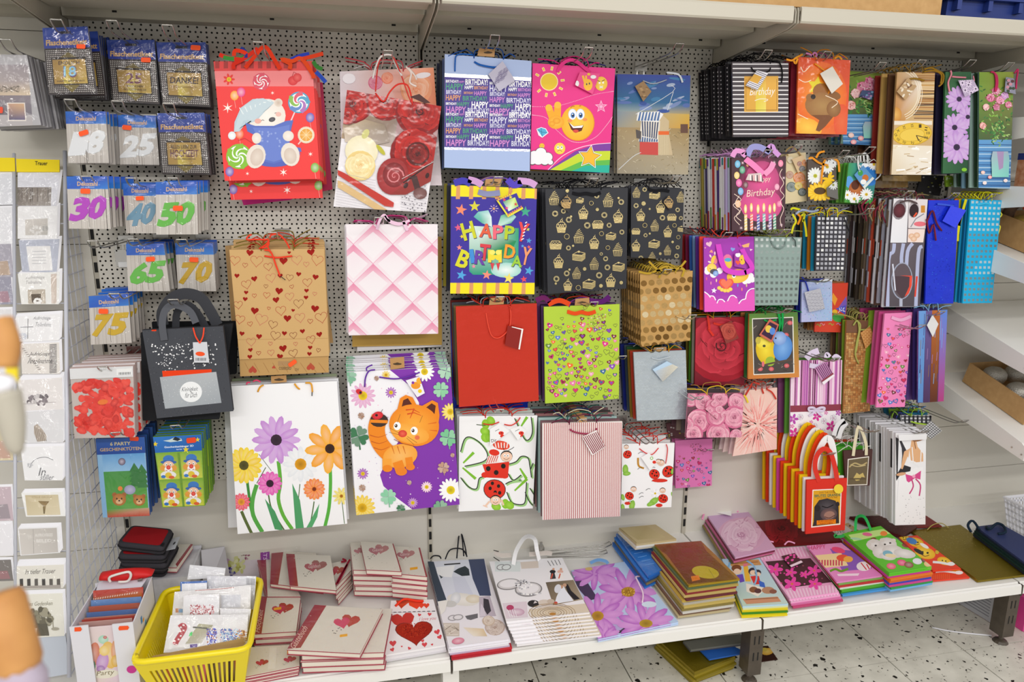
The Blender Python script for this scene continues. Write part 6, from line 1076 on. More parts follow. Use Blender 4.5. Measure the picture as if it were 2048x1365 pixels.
for k,col in enumerate(cc):
    dy=.014+.0185*k; off=V((-.004*k-.003,dy,.004+.0035*k))
    m=MB().slab([p+off for p in P0],(0,-1,0),.007,0,col,mix(col,'#000',.08)); org=(P0[0]+P0[1])/2+off
    o=m.build('cloth_bag',MATTE,None,org,colors=True)
    nm={'#f0eeee':'white','#f2c81c':'yellow','#f0cc1c':'yellow','#e8521c':'orange','#e04a1c':'orange-red','#e8481c':'orange-red','#d84aa0':'pink','#e4e0e4':'greyish white','#d83c1c':'red','#e8b81c':'golden yellow'}[col]
    tag(o,'%s fabric carrier bag, %s in the row behind the gorilla bag'%(nm,['first','second','third','fourth','fifth','sixth','seventh','eighth','ninth','tenth','eleventh','last'][k]),'fabric bag','fabric carrier bags on the lowest hook')
    h=MB(); w=(P0[1]-P0[0]).length
    L=[org+V(q) for q in ((-w*.22,0,-.02),(-w*.25,0,.05),(-w*.17,0,.115),(-w*.02,0,.15),(w*.12,0,.12),(w*.22,0,.05),(w*.22,0,-.02))]
    L=cat(L,4); n=len(L); vs=[]
    for i,p in enumerate(L):
        t=(L[min(i+1,n-1)]-L[max(i-1,0)]).normalized(); a=V((t.z,0,-t.x))*.0125; vs+=[p+a+V((0,-.001,0)),p-a+V((0,-.001,0)),p+a+V((0,.002,0)),p-a+V((0,.002,0))]
    fs=[]
    for i in range(n-1): a=i*4; fs+=[(a,a+4,a+5,a+1),(a+2,a+3,a+7,a+6),(a,a+2,a+6,a+4),(a+1,a+5,a+7,a+3)]
    h.add(vs,fs,0,['#f2c81c','#e8481c','#f0cc1c','#f0eeee','#e04a1c'][k%5] if k else '#f0eeee'); h.build('handle',MATTE,o,org,False,True)
def a_brown(c):
    c.poly([(1260,500),(1490,500),(1470,790),(1270,790)],'#4a2c2a'); c.poly([(1300,580),(1455,560),(1442,770),(1292,775)],'#ece6dc'); c.poly([(1306,586),(1450,567),(1437,764),(1298,769)],'#6a5c44'); c.line([(1310,640),(1350,610),(1400,625),(1440,605)],10,'#b8a472',sm=4); c.line([(1320,620),(1370,635),(1430,625)],6,'#c8b482',sm=4)
    c.poly([(1340,720),(1365,680),(1385,695),(1410,680),(1425,715),(1400,710),(1385,735),(1362,740)],'#c8b06a'); c.rect(1312,720,1432,730,'#5a4c36')
bw=bag('small brown gift bag with white frame and gold bow photo','C7',[(1268,520),(1482,510),(1460,775),(1285,778)],a_brown,D=.22,n=6,back=.05,base='#4a2c2a',cols=['#4fae2c','#3f9a2a','#c84a2a','#dcd8d4','#3a2420','#57b030'],what='brown framed gift bags',hc=['#d8d4d0'],tip=(1753,861),drift=(-.004,.004))
for p in ([(1335,555,.004),(1345,460),(1365,350)],[(1430,550,.004),(1425,460),(1390,360),(1360,340)]): ribbon(bw[0],bw[1],bw[2],p,22,'#ddd2b4')
for p in ([(1270,450),(1290,380),(1330,330)],[(1240,430),(1270,350),(1320,320)]): ribbon(bw[0],bw[1],bw[2],p,40,'#e2e2e4',lift=-.03)
def a_wed(c):
    c.poly([(1630,370),(1890,370),(1880,1075),(1630,1075)],'#efeef0'); c.poly([(1650,420),(1690,440),(1730,520),(1700,620),(1762,640),(1755,675),(1655,690)],'#2c2a2e'); c.poly([(1672,430),(1700,520),(1690,640),(1665,680)],'#e6e6ea'); c.poly([(1690,445),(1725,520),(1700,600)],'#36343a')
    c.poly([(1765,440),(1800,442),(1810,490),(1850,540),(1852,598),(1800,604),(1760,612),(1738,560),(1722,600),(1700,655),(1688,650),(1700,575),(1712,525),(1757,500)],'#e2b083'); c.poly([(1750,510),(1740,600),(1800,608),(1795,600),(1760,590)],'#f2f0f0'); c.ell(1815,436,44,15,'#9a6a44',-12); c.line([(1785,445),(1796,505)],6,'#8a5a3a'); c.line([(1770,492),(1778,602)],7,'#f2f0f0'); c.line([(1836,520),(1832,600)],7,'#f2f0f0')
    c.poly([(1655,690),(1755,670),(1800,640),(1850,640),(1880,1075),(1645,1075)],'#f3f2f4'); c.poly([(1650,690),(1690,685),(1655,740)],'#2c2a2e'); c.ell(1690,690,36,12,'#d8a47c',-10); c.line([(1670,720),(1660,900)],3,'#d6d4da'); c.line([(1755,600),(1820,640)],14,'#ececee')
    c.poly([(1720,690),(1775,705),(1835,665),(1830,730),(1790,720),(1745,752),(1730,740)],'#d84a8c'); c.ell(1782,706,12,12,'#f0a8c4')
    for p in ([(1765,725),(1778,780),(1750,835)],[(1795,725),(1830,770),(1822,850)]): c.line(p,10,'#c8407e',sm=4)
    for k in range(34): c.ell(ru(1660,1860),ru(850,1050),ru(2,4),2,'#6a6a72',ru(0,180),5,up=0)
wd=bag('tall white wedding gift bag with bride and groom seen from behind','C7',[(1650,390),(1872,385),(1867,1058),(1645,1065)],a_wed,tip=(1851,863),D=.255,n=18,back=.02,base='#efeef0',side='#e6e6ec',t=.0105,cols=['#f2f1f4','#eeedf1','#f4f3f6','#efeef2','#f1f0f3'],what='white wedding bottle bags',edge=lambda k:[(.08,.36+.03*(k%3),'#2c2a2e')] if k%5==1 else [],jit=.003)
gtag(wd[0],wd[1],wd[2],[(1655,395),(1865,390),(1860,430),(1660,440)],'#ecebee',name='folded_label')
# plaid gift bag pushed back on the right hook
pl_=bag('black and white checked gift bag folded on the far right hook','C6',[(570,930),(815,930),(812,1010),(580,990)],lambda c:[(c.rect(560+k*34,920,575+k*34,1020,'#22222a',up=0) if k<8 else None,c.rect(560,935+k*26,830,945+k*26,'#3a3a44',up=0) if k<4 else None) for k in range(8)],D=.12,n=4,back=.02,base='#dcdce0',tip=(1931,841.6),what='checked gift bags',cols=['#1c6a8a','#2a2a34','#8ab03a'],hc=['#9ac82a','#2a7ac0','#2a2a3a'])
gtag(pl_[0],pl_[1],pl_[2],[(795,965),(882,1045),(795,1112),(705,1045)],'#e6e6ea',lambda c:[c.line([(705+k*13,1045-k*11),(795+k*13,1112-k*10)],4,'#22222a',up=0) for k in range(8)]+[c.line([(795+k*13,965+k*12),(708+k*13,1045+k*11)],4,'#22222a') for k in range(8)])
ribbon(pl_[0],pl_[1],pl_[2],[(640,975),(700,990),(780,1000)],10,'#b0d83a')
for k in range(8): cord(pl_[0],pl_[1],pl_[2],[(490+k*18,960,-.01),(510+k*20,905+ru(-10,30),-.01),(540+k*20,935,-.01)],.0025,rc(['#8ab03a','#2a8ac0','#3a3a8a','#2a2a34','#7a3a8a']))
# small stock half hidden behind other bags
for (fr,q,col,D,l) in (('C5',[(900,720),(1000,720),(990,1220),(890,1210)],'#4f7a34',.06,'green patterned bottle bag beside the purple striped bag'),('B4',[(1640,180),(1800,160),(1790,300),(1660,290)],'#5a3038',.05,'dark wine coloured gift bag behind the pink rose bags'),('C1',[(570,1105),(690,1105),(685,1190),(575,1190)],'#8ab02c',.14,'bright green bag bottom under the purple daisy bag'),('C1',[(390,1100),(560,1105),(530,1260),(350,1240)],'#2c2a2c',.06,'black gift bag bottom between the watch and daisy bags'),('C6',[(180,60),(390,70),(380,118),(170,105)],'#8a6a3c',.06,'tan speckled gift bag bottom left of the wine bags')):
    bag(l,fr,q,(lambda c,q=q,col=col:[c.ell(ru(q[0][0],q[1][0]),ru(q[0][1],q[2][1]),8,6,mix(col,rc(['#fff','#000','#e0e040']),.4),n=6,up=0) for k in range(24)]),D=D,base=col)
# hooks without goods on their ends
hook((1422,900),'nothing, empty above the small pink heart bag',.12); hook((1246,713),'nothing, bare beside the silver foil bags',.2)
# ================================================================ packets, felt bag, card rack on the left
def biq(q): return lambda u,v:tuple(((a*(1-u)+b*u)*(1-v)+(d*(1-u)+e*u)*v) for a,b,e,d in zip(*q))
def uvtext(c,q,t,u,v,w,h,col,fat=.02,sh=0):
    U=biq(q); a=U(u-w/2,v); b=U(u+w/2,v); e=U(u,v-h/2); f=U(u,v+h/2)
    c.text(t,(a[0]+b[0])/2,(a[1]+b[1])/2,math.dist(a,b),math.dist(e,f),col,math.degrees(math.atan2(b[1]-a[1],b[0]-a[0])),sh,fat)
def band(c,q,u0,v0,u1,v1,col,m=0,up=1):
    U=biq(q); c.poly([U(u0,v0),U(u1,v0),U(u1,v1),U(u0,v1)],col,m,up)
def label_pack(fr,q,lines,lab,tip,n,st,D=None):
    def art(c):
        band(c,q,0,0,1,1,'#332a2a'); band(c,q,0,0,1,.31,['#21429e','#21429e','#1a3290','#1a3290'])
        uvtext(c,q,'Flaschenetikett',.5,.225,.9,.085,'#c9a262',.03)
        U=biq(q)
        for j in range(22):
            for i in range(25):
                u,v=.04+i*.0383,.345+j*.0292
                if .15<u<.85 and .47<v<.86: continue
                x,y=U(u,v); s=math.dist(U(0,0),U(1,0))*.0086; c.poly([(x-s,y-s),(x+s,y-s),(x+s,y+s),(x-s,y+s)],'#e8e2dc',0,0)
        band(c,q,.12,.44,.88,.87,'#2a2020'); c.poly([U(.5,.37),U(.68,.45),U(.32,.45)],'#6a5a2a'); c.poly([U(.32,.86),U(.68,.86),U(.5,.97)],'#77682e')
        band(c,q,.15,.48,.85,.84,['#9a7a3e','#b08c46','#bfa24c','#a8863e']); band(c,q,.35,.48,.65,.84,['#b8964a','#a8863e','#a08038','#d0bc4a'])
        for t,v,w,h,col in lines: uvtext(c,q,t,.5,v,w,h,col)
    r=item('label_packet',lab,'packet',fr,q,art,tip=tip,D=D,n=n,back=.06,base='#332a2a',side='#8a8a90',t=.008,what='the label packets '+lab.split('packet ')[-1],slabel='bottle label packet behind the one %s'%lab.split('packet ')[-1],group='label packets behind '+lab.split('packet ')[-1])
    film(r[0],r[1],r[2],q); x,y=biq(q)(*st); w=math.dist(q[0],q[1])*.2; sticker(r[0],r[1],r[2],x,y,w,w*.5,ru(-8,4),lift=.0075)
    c=CV(r[0].pl,fr); U=biq(q); c.l=.0013; c.poly([U(.38,.06),U(.62,.06),U(.62,.1),U(.38,.1)],'#14182c'); c.build('hang_hole',PT,r[1],r[2])
    return r
Dk='#3a2a2a'
for a in ((('A1',[(340,225),(702,212),(775,755),(390,762)],[('ENDLICH',.53,.45,.055,Dk),('18',.66,.29,.18,'#6a3a6a'),('18',.655,.26,.15,'#7fb8d4'),('HAPPY BIRTHDAY!',.8,.58,.026,Dk)],'black and gold bottle label packet with the number eighteen',(112,40),2,(.82,.3))),
  (('A1',[(855,320),(1240,320),(1280,838),(905,815)],[('25',.61,.34,.17,'#7a4a5a'),('HERZLICHEN',.735,.36,.035,Dk),('GLÜCKWUNSCH!',.785,.48,.04,Dk)],'black and gold bottle label packet with the number twenty-five',(223,42),3,(.8,.32))),
  (('A1',[(1255,340),(1650,340),(1690,860),(1305,840)],[('DANKE!',.6,.58,.105,Dk),('------------------',.665,.6,.008,'#e8d88a'),('FÜR EINEN UNVERGESSLICHEN TAG',.705,.5,.022,'#6a4a1a')],'black and gold bottle label packet reading Danke',(334,51),3,(.8,.09))),
  (('A1',[(1263,910),(1640,905),(1690,1405),(1300,1400)],[('ALLES LIEBE ZUR',.55,.55,.06,Dk),('HOCHZEIT',.655,.58,.12,'#5a2a3a'),('FÜR DEN GEMEINSAMEN WEG',.745,.45,.025,Dk)],'black and gold bottle label packet reading Alles Liebe zur Hochzeit',(336,208),3,(.5,-9)))): label_pack(*a)
label_pack('A1',[(470,300),(806,285),(850,800),(440,792)],[],'bottle label packet half hidden behind the eighteen packet',None,3,(.9,.3),D=.12)
def deco(fr,q,num,col,lab,tip,n,st,D=None,ang=0):
    def art(c):
        band(c,q,0,0,1,1,'#cbc4bd')
        U=biq(q)
        for k in range(16):
            u=ru(.02,.96); band(c,q,u,.24,u+ru(.006,.025),1,rc(['#b9b1a9','#d8d2cc','#a89f97','#c2bab2']),0,0)
        for u in (.3,.62,.85): band(c,q,u,.24,u+.006,1,'#7a726a')
        band(c,q,0,0,1,.24,['#1668c8','#1a4cb8','#2a80d8','#1c5cc4']); uvtext(c,q,'Dekozahl',.5,.14,.5,.085,'#d8b48a',.03); uvtext(c,q,'zum Aufkleben',.5,.205,.34,.022,'#b8cce8')
        a=U(.5,.6); w=math.dist(U(0,.6),U(1,.6)); h=math.dist(U(.5,0),U(.5,1)); hh=.45*h
        # big slanted script digits
        for i,ch in enumerate(num):
            x,y=a[0]+(i-.5)*w*.41,a[1]+(h*.02 if i==0 else -h*.01)
            c.text(ch,x+3,y+3,w*.43,hh,mix(col,'#000',.35),-4,.34,.05); c.text(ch,x,y,w*.43,hh,col,-4,.34,.05)
        c.line([U(.52,.62),U(.49,.8),U(.5,.97)],w*.008,'#4a443e')
    r=item('number_packet',lab,'packet',fr,q,art,tip=tip,D=D,n=n,back=.05,base='#cbc4bd',side='#a8a4a0',t=.008,what='number packets with the '+lab.split(' a ')[-1],slabel='number packet stacked behind the '+lab.split(' a ')[-1]+' one',group='number packets behind '+lab.split(' a ')[-1])
    film(r[0],r[1],r[2],q); x,y=biq(q)(*st); w=math.dist(q[0],q[1])*.24; sticker(r[0],r[1],r[2],x,y,w,w*.52,ru(-6,6)+ang,lift=.007); return r
deco('A1',[(525,895),(848,895),(875,1310),(550,1310)],'18','#e9ebee','wood grain number packet with a white eighteen',(139.5,200),4,(.44,.42),ang=-22)
deco('A1',[(945,925),(1250,935),(1280,1325),(965,1320)],'25','#e9ebee','wood grain number packet with a white twenty-five',(234,203),3,(.24,.25))
deco('A2',[(535,133),(862,133),(890,555),(555,552)],'30','#b53cc0','wood grain number packet with a purple thirty',(172,353.6),4,(.46,.28))
deco('A2',[(985,190),(1255,195),(1275,590),(1015,590)],'40','#6f9ab4','wood grain number packet with a dull blue forty',(261.6,357),4,(.5,.29))
deco('A2',[(1250,178),(1580,175),(1590,598),(1255,600)],'50','#63b844','wood grain number packet with a green fifty',(345,357),4,(.54,.5))
deco('A2',[(1012,675),(1315,672),(1365,1055),(1030,1055)],'65','#63b844','wood grain number packet with a green sixty-five',(265,479),4,(.62,.32))
deco('A2',[(1405,668),(1710,668),(1735,1055),(1430,1055)],'70','#caa21c','wood grain number packet with a golden seventy',(362.5,480),3,(.48,.34))
deco('A2',[(712,1095),(1028,1075),(1058,1469),(730,1485)],'75','#d0aa1c','wood grain number packet with a golden seventy-five',None,4,(.37,.32),D=.2)
hook((228,588),'the golden seventy-five number packets',.3)
# empty hook with price holder
h=hook((184,483),'nothing but a grey price holder',.3)
p=wallp(.06).hit(232,500); m=MB().box(p.x-.02,p.x+.02,-.008,-.002,p.z-.055,p.z-.005,0); m.box(p.x-.016,p.x-.012,-.008,-.002,p.z-.01,p.z+.02); m.box(p.x+.012,p.x+.016,-.008,-.002,p.z-.01,p.z+.02)
o=m.build('price_holder',STEEL,None,(p.x,0,p.z)); tag(o,'grey metal price holder plate on the empty hook','price holder'); MB().box(p.x-.013,p.x+.013,-.0095,-.008,p.z-.058,p.z-.042,0,'#f2f2f2').build('paper_strip',PAPER,o,(p.x,0,p.z),colors=True)
# confetti packets
def a_conf(c):
    q=[(530,370),(1010,350),(1025,890),(565,900)]; band(c,q,0,0,1,1,'#c9bdb8'); U=biq(q)
    for k in range(150):
        u,v=ru(.06,.94),ru(.2,.95); x,y=U(u,v); c.ell(x,y,ru(26,50),ru(18,36),rc(['#e8352c','#d8281f','#f24a3c','#c8201c','#ee4034']),ru(0,180),8,c2=rc(['#f4584a','#e03026']))
    band(c,q,0,0,1,.15,'#e6e6e8'); band(c,q,.74,.03,.98,.12,'#f4f4f4'); 
    for k in range(14): band(c,q,.77+k*.014,.08,.775+k*.014+(k%3)*.002,.115,'#44464c',0,0)
    x,y=U(.5,.49); c.ell(x,y,40,20,'#f07a28',-8,12)
cf_=item('petal_packet','clear packet of red paper petals with white header','packet','A3',[(530,370),(1010,350),(1025,890),(565,900)],a_conf,D=.27,n=6,back=.06,base='#c9302a',side='#d8c0bc',t=.018,what='red petal packets',tip=(205,735),drift=(0,-.002))
film(cf_[0],cf_[1],cf_[2],[(530,370),(1010,350),(1025,890),(565,900)],.004)
bag('grey plastic flap sticking up behind the red petal packets','A3',[(790,215),(980,265),(960,300),(760,290)],D=.1,base='#b8b8bc',m=2) if 0 else None
def a_party(c):
    q=[(725,905),(1095,890),(1136,1486),(781,1501)]; U=biq(q); band(c,q,0,0,1,1,'#8fbfe8'); band(c,q,.1,.2,.98,.55,['#6aa8e0','#5aa0dc','#a8d0f0','#b0d8f4']); band(c,q,.1,.42,.98,.9,['#4a9a4a','#3a8a3a','#6ab04a','#5aa848'])
    for u,v in ((.75,.4),(.9,.42)): 
        for k in range(4): c.poly([U(u,v-.08+k*.05),U(u+.12,v+.04+k*.06),U(u-.12,v+.04+k*.06)],'#2f7a3a')
    x,y=U(.5,.3); c.ell(x,y,28,28,'#5a4a6a',c2='#c8c0d0')
    for u,v,r in ((.38,.78,52),(.8,.8,46)): 
        x,y=U(u,v); c.ell(x-r*.7,y-r*.7,r*.35,r*.35,'#a8622c'); c.ell(x+r*.7,y-r*.7,r*.35,r*.35,'#a8622c'); c.ell(x,y,r,r*.9,'#b8702f',c2='#d09050'); c.ell(x,y+r*.3,r*.5,r*.35,'#e8c090'); c.ell(x,y+r*.15,r*.15,r*.12,'#3a2014'); c.ell(x-r*.35,y-r*.15,6,7,'#222'); c.ell(x+r*.35,y-r*.15,6,7,'#222')
    x,y=U(.62,.66); c.ell(x,y,44,36,'#9a9ac0',c2='#c0c0dc'); x,y=U(.42,.64); c.ell(x,y,18,18,'#f08a3a')
    band(c,q,.1,.9,1,1,['#5aa848','#d0a888','#c84a3a','#c84a3a']); band(c,q,0,0,1,.2,['#3a62ac','#3560b0','#284a98','#284a98']); uvtext(c,q,'6 PARTY',.5,.07,.42,.045,'#d0c08a',.02); uvtext(c,q,'GESCHENKTÜTEN',.5,.135,.86,.05,'#c8a878',.02)
qp=[(725,905),(1095,890),(1136,1486),(781,1501)]
pp=item('party_bag_packet','packet of six party bags with cartoon bears and blue header','packet','A3',qp,a_party,D=.2,n=5,back=.04,base='#8fbfe8',side='#3a5aa8',t=.012,what='party bag packets',tip=(231,866),cols=['#2f5aa0','#2f4f98','#3a62a8'])
film(pp[0],pp[1],pp[2],[biq(qp)(u,v) for u,v in ((0,.2),(1.02,.2),(1.02,1),(0,1))],.005); sticker(pp[0],pp[1],pp[2],1020,900,68,32,3,'#e84a22')
qg=[(1160,890),(1525,870),(1556,1410),(1232,1425)]
def a_ganh(c):
    U=biq(qg); band(c,qg,0,0,1,1,'#7fae2e'); band(c,qg,0,.0,1,.225,['#2f78c8','#2a6ab8','#1f58a8','#2a68b4'])
    uvtext(c,qg,'Geschenkanhänger 3D',.52,.155,.62,.035,'#e8f0f8',.02); uvtext(c,qg,'6er-Set',.52,.19,.12,.02,'#d8e4f4')
    for u,v,r in ((.03,.1,22),(.66,.2,26),(.92,.07,20)): x,y=U(u,v); c.star(x,y,r,'#e8cc2a')
    c.poly([U(.2,.06),U(.33,.05),U(.45,.02),U(.58,.04),U(.6,.075),U(.35,.085)],'#c8d8d8'); c.poly([U(.4,.05),U(.46,.01),U(.58,.05),U(.5,.075)],'#1a2430')
    for j in range(2):
        for i in range(2):
            u0,v0=.02+i*.5,.245+j*.385; band(c,qg,u0,v0,u0+.46,v0+.36,['#8fb838','#7fae2e','#c8d040','#d8d848']); x,y=U(u0+.23,v0+.19)
            c.ell(x,y-62,42,30,'#2f78c8'); c.ell(x,y-38,62,16,'#2a62b0'); c.ell(x,y-4,46,44,'#f4c8a8'); c.ell(x-44,y+6,20,22,'#e8a03a'); c.ell(x+44,y+6,20,22,'#e8a03a'); c.ell(x,y+14,30,20,'#fff'); c.ell(x,y+2,17,17,'#d8281f',c2='#f06050'); c.ell(x-16,y-20,8,11,'#fff'); c.ell(x+16,y-20,8,11,'#fff'); c.ell(x-15,y-18,4,5,'#222'); c.ell(x+15,y-18,4,5,'#222'); c.line([(x-20,y+22),(x,y+32),(x+20,y+22)],5,'#b82a2a',sm=3)
            c.ell(x,y+58,60,30,'#f0f0f0'); c.ell(x,y+62,26,24,'#e8c82a'); c.ell(x-38,y+72,18,12,'#2f78c8'); c.ell(x+24,y+76,22,12,'#e0602a')
    band(c,qg,.475,.235,.525,1,'#6a9a28'); 
ga=item('gift_tag_packet','packet of four clown gift tags with blue header','packet','A3',qg,a_ganh,D=.21,n=7,back=.04,base='#7fae2e',side='#6a9a2a',t=.012,what='clown gift tag packets',tip=(350,852),jit=.002)
film(ga[0],ga[1],ga[2],[biq(qg)(u,v) for u,v in ((0,.23),(1,.23),(1,1),(0,1))],.004); sticker(ga[0],ga[1],ga[2],1452,912,72,40,-6,'#e8461f')
# felt tote
def a_felt(c):
    c.rect(1050,20,1800,780,'#4a4c52')
    for k in range(240): c.ell(ru(1080,1760),ru(60,740),4,3,rc(['#5a5b60','#3a3b40','#65666c']),n=5,up=0)
    for k in range(110): u=R.random(); x=1150+u*500; y=180+R.random()**1.3*220*(.5+.5*abs(sin(u*6))); c.ell(x,y,rc([3.5,5,6.5]),None,'#f0f0f2',n=6,up=0)
    for k in range(26): c.ell(ru(1200,1330),ru(250,390),4,None,'#e6e6ea',n=6,up=0)
    c.poly([(1230,388),(1605,375),(1605,440),(1236,440)],'#e84420'); c.poly([(1212,435),(1640,395),(1680,630),(1252,675)],['#a9aeb4','#b4b8bc','#9fa5ac','#a9afb5'])
    for k in range(60): c.ell(ru(1240,1650),ru(440,640),3,3,'#c8ccd0',n=5,up=0)
    c.ell(1448,547,84,78,'#eef0f2',n=26); c.text('Kleinigkeit',1440,530,120,42,'#5a5c60',-3,.25); c.text('für Dich',1450,570,90,38,'#5a5c60',-3,.25)
    c.rect(1150,74,1186,86,'#e84420'); c.line([(1215,160),(1275,158),(1270,100)],3,'#2a2b2e')
ft=item('felt_bag','dark grey felt tote bag with card pocket and white dots','felt bag','A3',[(1078,80),(1690,48),(1768,693),(1190,748)],a_felt,tip=(346,600),D=.24,base='#3c3d42',mats=[MATTE]*4,t=.018,what='grey felt tote bags')
bf=item('felt_bag','black felt tote bag hanging behind the grey one','felt bag','A3',[(1066,100),(1765,30),(1660,755),(1085,765)],None,D=.2,base='#26272a',mats=[MATTE]*4,t=.016,what='x')
item('felt_bag','third felt tote bag furthest back on the hook','felt bag','A3',[(1150,20),(1800,15),(1790,410),(1200,500)],None,D=.13,base='#1f2022',mats=[MATTE]*4,t=.016,what='x')
for par,pts,wd,col,l in ((ft,[(1248,155,.003),(1235,30),(1255,-70),(1310,-115),(1380,-105),(1450,-60),(1490,20)],54,'#585a61',.008),(bf,[(1240,40),(1232,-60),(1300,-160),(1400,-200),(1520,-170),(1600,-60),(1650,40)],84,'#3c3d42',.004),(bf,[(1340,60),(1350,-60),(1420,-120),(1500,-60),(1570,60)],56,'#34353a',.012)): ribbon(par[0],par[1],par[2],pts,wd,col,lift=l)
gtag(ft[0],ft[1],ft[2],[(1468,165),(1575,162),(1592,318),(1478,318)],'#d0d2d8',lambda c:(c.ell(1524,252,36,17,'#f0521c',4),[c.rect(1490+k*9,282,1493+k*9+(k%3),304,'#4a4c52',up=0) for k in range(9)]))
for p in ([(1470,55,.01),(1490,120,.012),(1522,170,.013)],[(1552,55,.01),(1545,120,.012),(1522,170,.013)]): ribbon(ft[0],ft[1],ft[2],p,10,'#f04a2a')
# ---------------------------------------------------------------- leaning card rack
RP=Pl((0,-.033,1.686),(0,-.9525,.305)); XR=-1.03
rk=empty('card_rack',(-1.1,-.25,ZS)); tag(rk,'light grey wire card rack leaning on the wall at far left','card rack'); ro=(-1.1,-.25,ZS)
def rp(x,y,d=0): return RP.hit(x,y)+RP.n*d
MB().tube([rp(133,305,.012),rp(142,1352,.012)],.0055,8).build('rack_post',GREYW,rk,ro,True)
MB().tube([rp(32,310,.012),rp(36,1352,.012)],.0045,8).build('rack_post',GREYW,rk,ro,True)
m=MB().box(-1.5,XR,-.03,.0,ZS,ZS+.012).build('rack_foot',GREYW,rk,ro) if 0 else None
ys=[348,386,483,545,615,690,776,860,953,1040,1130,1222]
for i,y in enumerate(ys):
    b=MB()
    b.tube([rp(-6,y+64,.004),rp(136,y+62,.004)],.0016,5)
    b.build('tier_wire',GREYW,rk,ro)
# side grid in the plane x=XR
def fy(z): return -.033-(1.686-z)*.32
g=MB()
for k in range(11):
    y0=-.02-.04*k; zt=min(1.62,1.686+(y0+.033)/.32)
    if zt>.35: g.tube([(XR,y0,ZS+.01),(XR-.0,y0,zt)],.0019,4)
z=.30
while z<1.62: g.tube([(XR,fy(z),z),(XR,.0-.006,z)],.0019,4); z+=.05
g.build('side_grid',GREYW,rk,ro)
for i,(q,t) in enumerate((([(-20,320),(35,320),(36,347),(-20,347)],''),([(38,322),(124,324),(124,348),(39,348)],'Trauer'))):
    c=CV(RP,'P'); c.slab(q,.003,'#f2d80c',lift=.018); c.l=.0185
    if t: c.text(t,88,331,25,8,'#3a3408',1,0,.02)
    c.build('header_sign',PT,rk,ro)
c=CV(RP,'P'); q=[(45,1275),(133,1258),(144,1345),(70,1358)]; c.slab(q,.004,'#b8bec8',lift=.012); c.build('base_panel',PT,rk,ro)
def gcard(fr,q,art,lab,base='#f0eff0',n=3,lift=.014,thick=.0012):
    c=CV(RP,fr,q,lift); P=c.slab(q,thick,base,lift=lift); c.l=lift+.0004
    if art: art(c)
    org=(P[0]+P[1]+P[2]+P[3])/4; o=c.build('greeting_card',PT,None,org); tag(o,lab,'greeting card')
    for k in range(n):
        d=MB().slab([p-RP.n*(.0022*(k+1))+V((.002*(k+1),0,.0035*(k+1))) for p in P],RP.n,.0012,0,'#e9e8ec'); e=d.build('greeting_card',PAPER,None,org,colors=True); tag(e,'%s card behind: '%ORD[k]+' '.join(lab.split()[:10]),'greeting card','cards behind the '+lab)
    f=CV(RP,fr); v=[f.pt(x,y,lift+.002) for x,y in q]; s=mk('plastic_sleeve',v,[(0,1,2,3)],FILM,o,org)
    return o
def sq(c,pts,col): c.poly(pts,col)
def flow(c,x,y,r,col,n=8):
    for k in range(n): a=k*2*math.pi/n; c.ell(x+r*.6*cos(a),y+r*.4*sin(a),r*.35,r*.25,col if k%2 else mix(col,'#fff',.3),ru(0,180),8,c2=mix(col,'#fff',.5))
gcard('A2',[(160,115),(497,115),(465,382),(160,382)],lambda c:(sq(c,[(160,232),(430,232),(425,380),(160,380)],['#7a7068','#8a827c','#a8a09a','#8a8078']),[c.line([(165+k*14,235),(165+k*14,350)],5,rc(['#5a524a','#6a6058','#94897e']),up=0) for k in range(18)]),'condolence card with a misty brown forest strip','#dedee6')
gcard('A2',[(160,388),(478,380),(472,640),(160,642)],lambda c:(sq(c,[(220,490),(400,480),(400,612),(222,615)],['#d8d2cc','#ccc6c0','#c0bcb6','#d0cac4']),flow(c,310,575,60,'#c8c2bc'),flow(c,380,560,30,'#8a8680')),'pale condolence card with a grey flower photo')
gcard('A2',[(168,655),(492,645),(470,910),(195,905)],lambda c:(sq(c,[(228,703),(420,700),(440,895),(255,900)],'#eceaea'),[c.line([(275,745+k*24),(388,742+k*24)],3,'#a8a8b0') for k in range(5)]),'condolence card with grey blue border and verse','#b8bccc')
gcard('A2',[(160,922),(495,905),(488,1165),(190,1165)],lambda c:(sq(c,[(425,925),(472,920),(470,1160),(430,1160)],'#cfc0b4'),c.text('Aufrichtige',300,955,150,32,'#a8a4a4',-2,.2),c.text('Teilnahme',290,990,130,28,'#b0acac',-2,.2),sq(c,[(240,1050),(380,1045),(384,1160),(245,1162)],'#c0b4a4'),sq(c,[(268,1085),(345,1082),(350,1150),(275,1152)],'#5a4a38'),flow(c,320,1140,40,'#e8e4e0')),'cream condolence card with a small dark flower picture','#ecebe8')
gcard('A3',[(125,-18),(470,-40),(462,160),(152,172)],lambda c:(c.line([(230,-5),(228,150)],4,'#5a5a5e'),c.line([(172,60),(268,58)],4,'#5a5a5e'),c.text('Aufrichtige',335,-5,130,32,'#a0a0a4',0,.25),c.text('Teilnahme',345,40,120,32,'#a0a0a4',0,.25),flow(c,190,130,40,'#c8ccd8')),'white condolence card with a thin grey cross')
gcard('A3',[(172,188),(462,175),(470,412),(185,412)],lambda c:(c.text('Aufrichtige',318,265,150,36,'#4a4444',-1,.25),c.text('Anteilnahme',322,315,185,36,'#4a4444',-1,.25),[c.line([(392+k*0,195+k*11),(446,190+k*11)],5,'#4a4446') for k in range(20)],[c.line([(185+k*11,225+k*14),(205+k*11,222+k*14)],4,'#7a706c') for k in range(12)]),'cream card reading Aufrichtige Anteilnahme with a dark fern','#e6e0da')
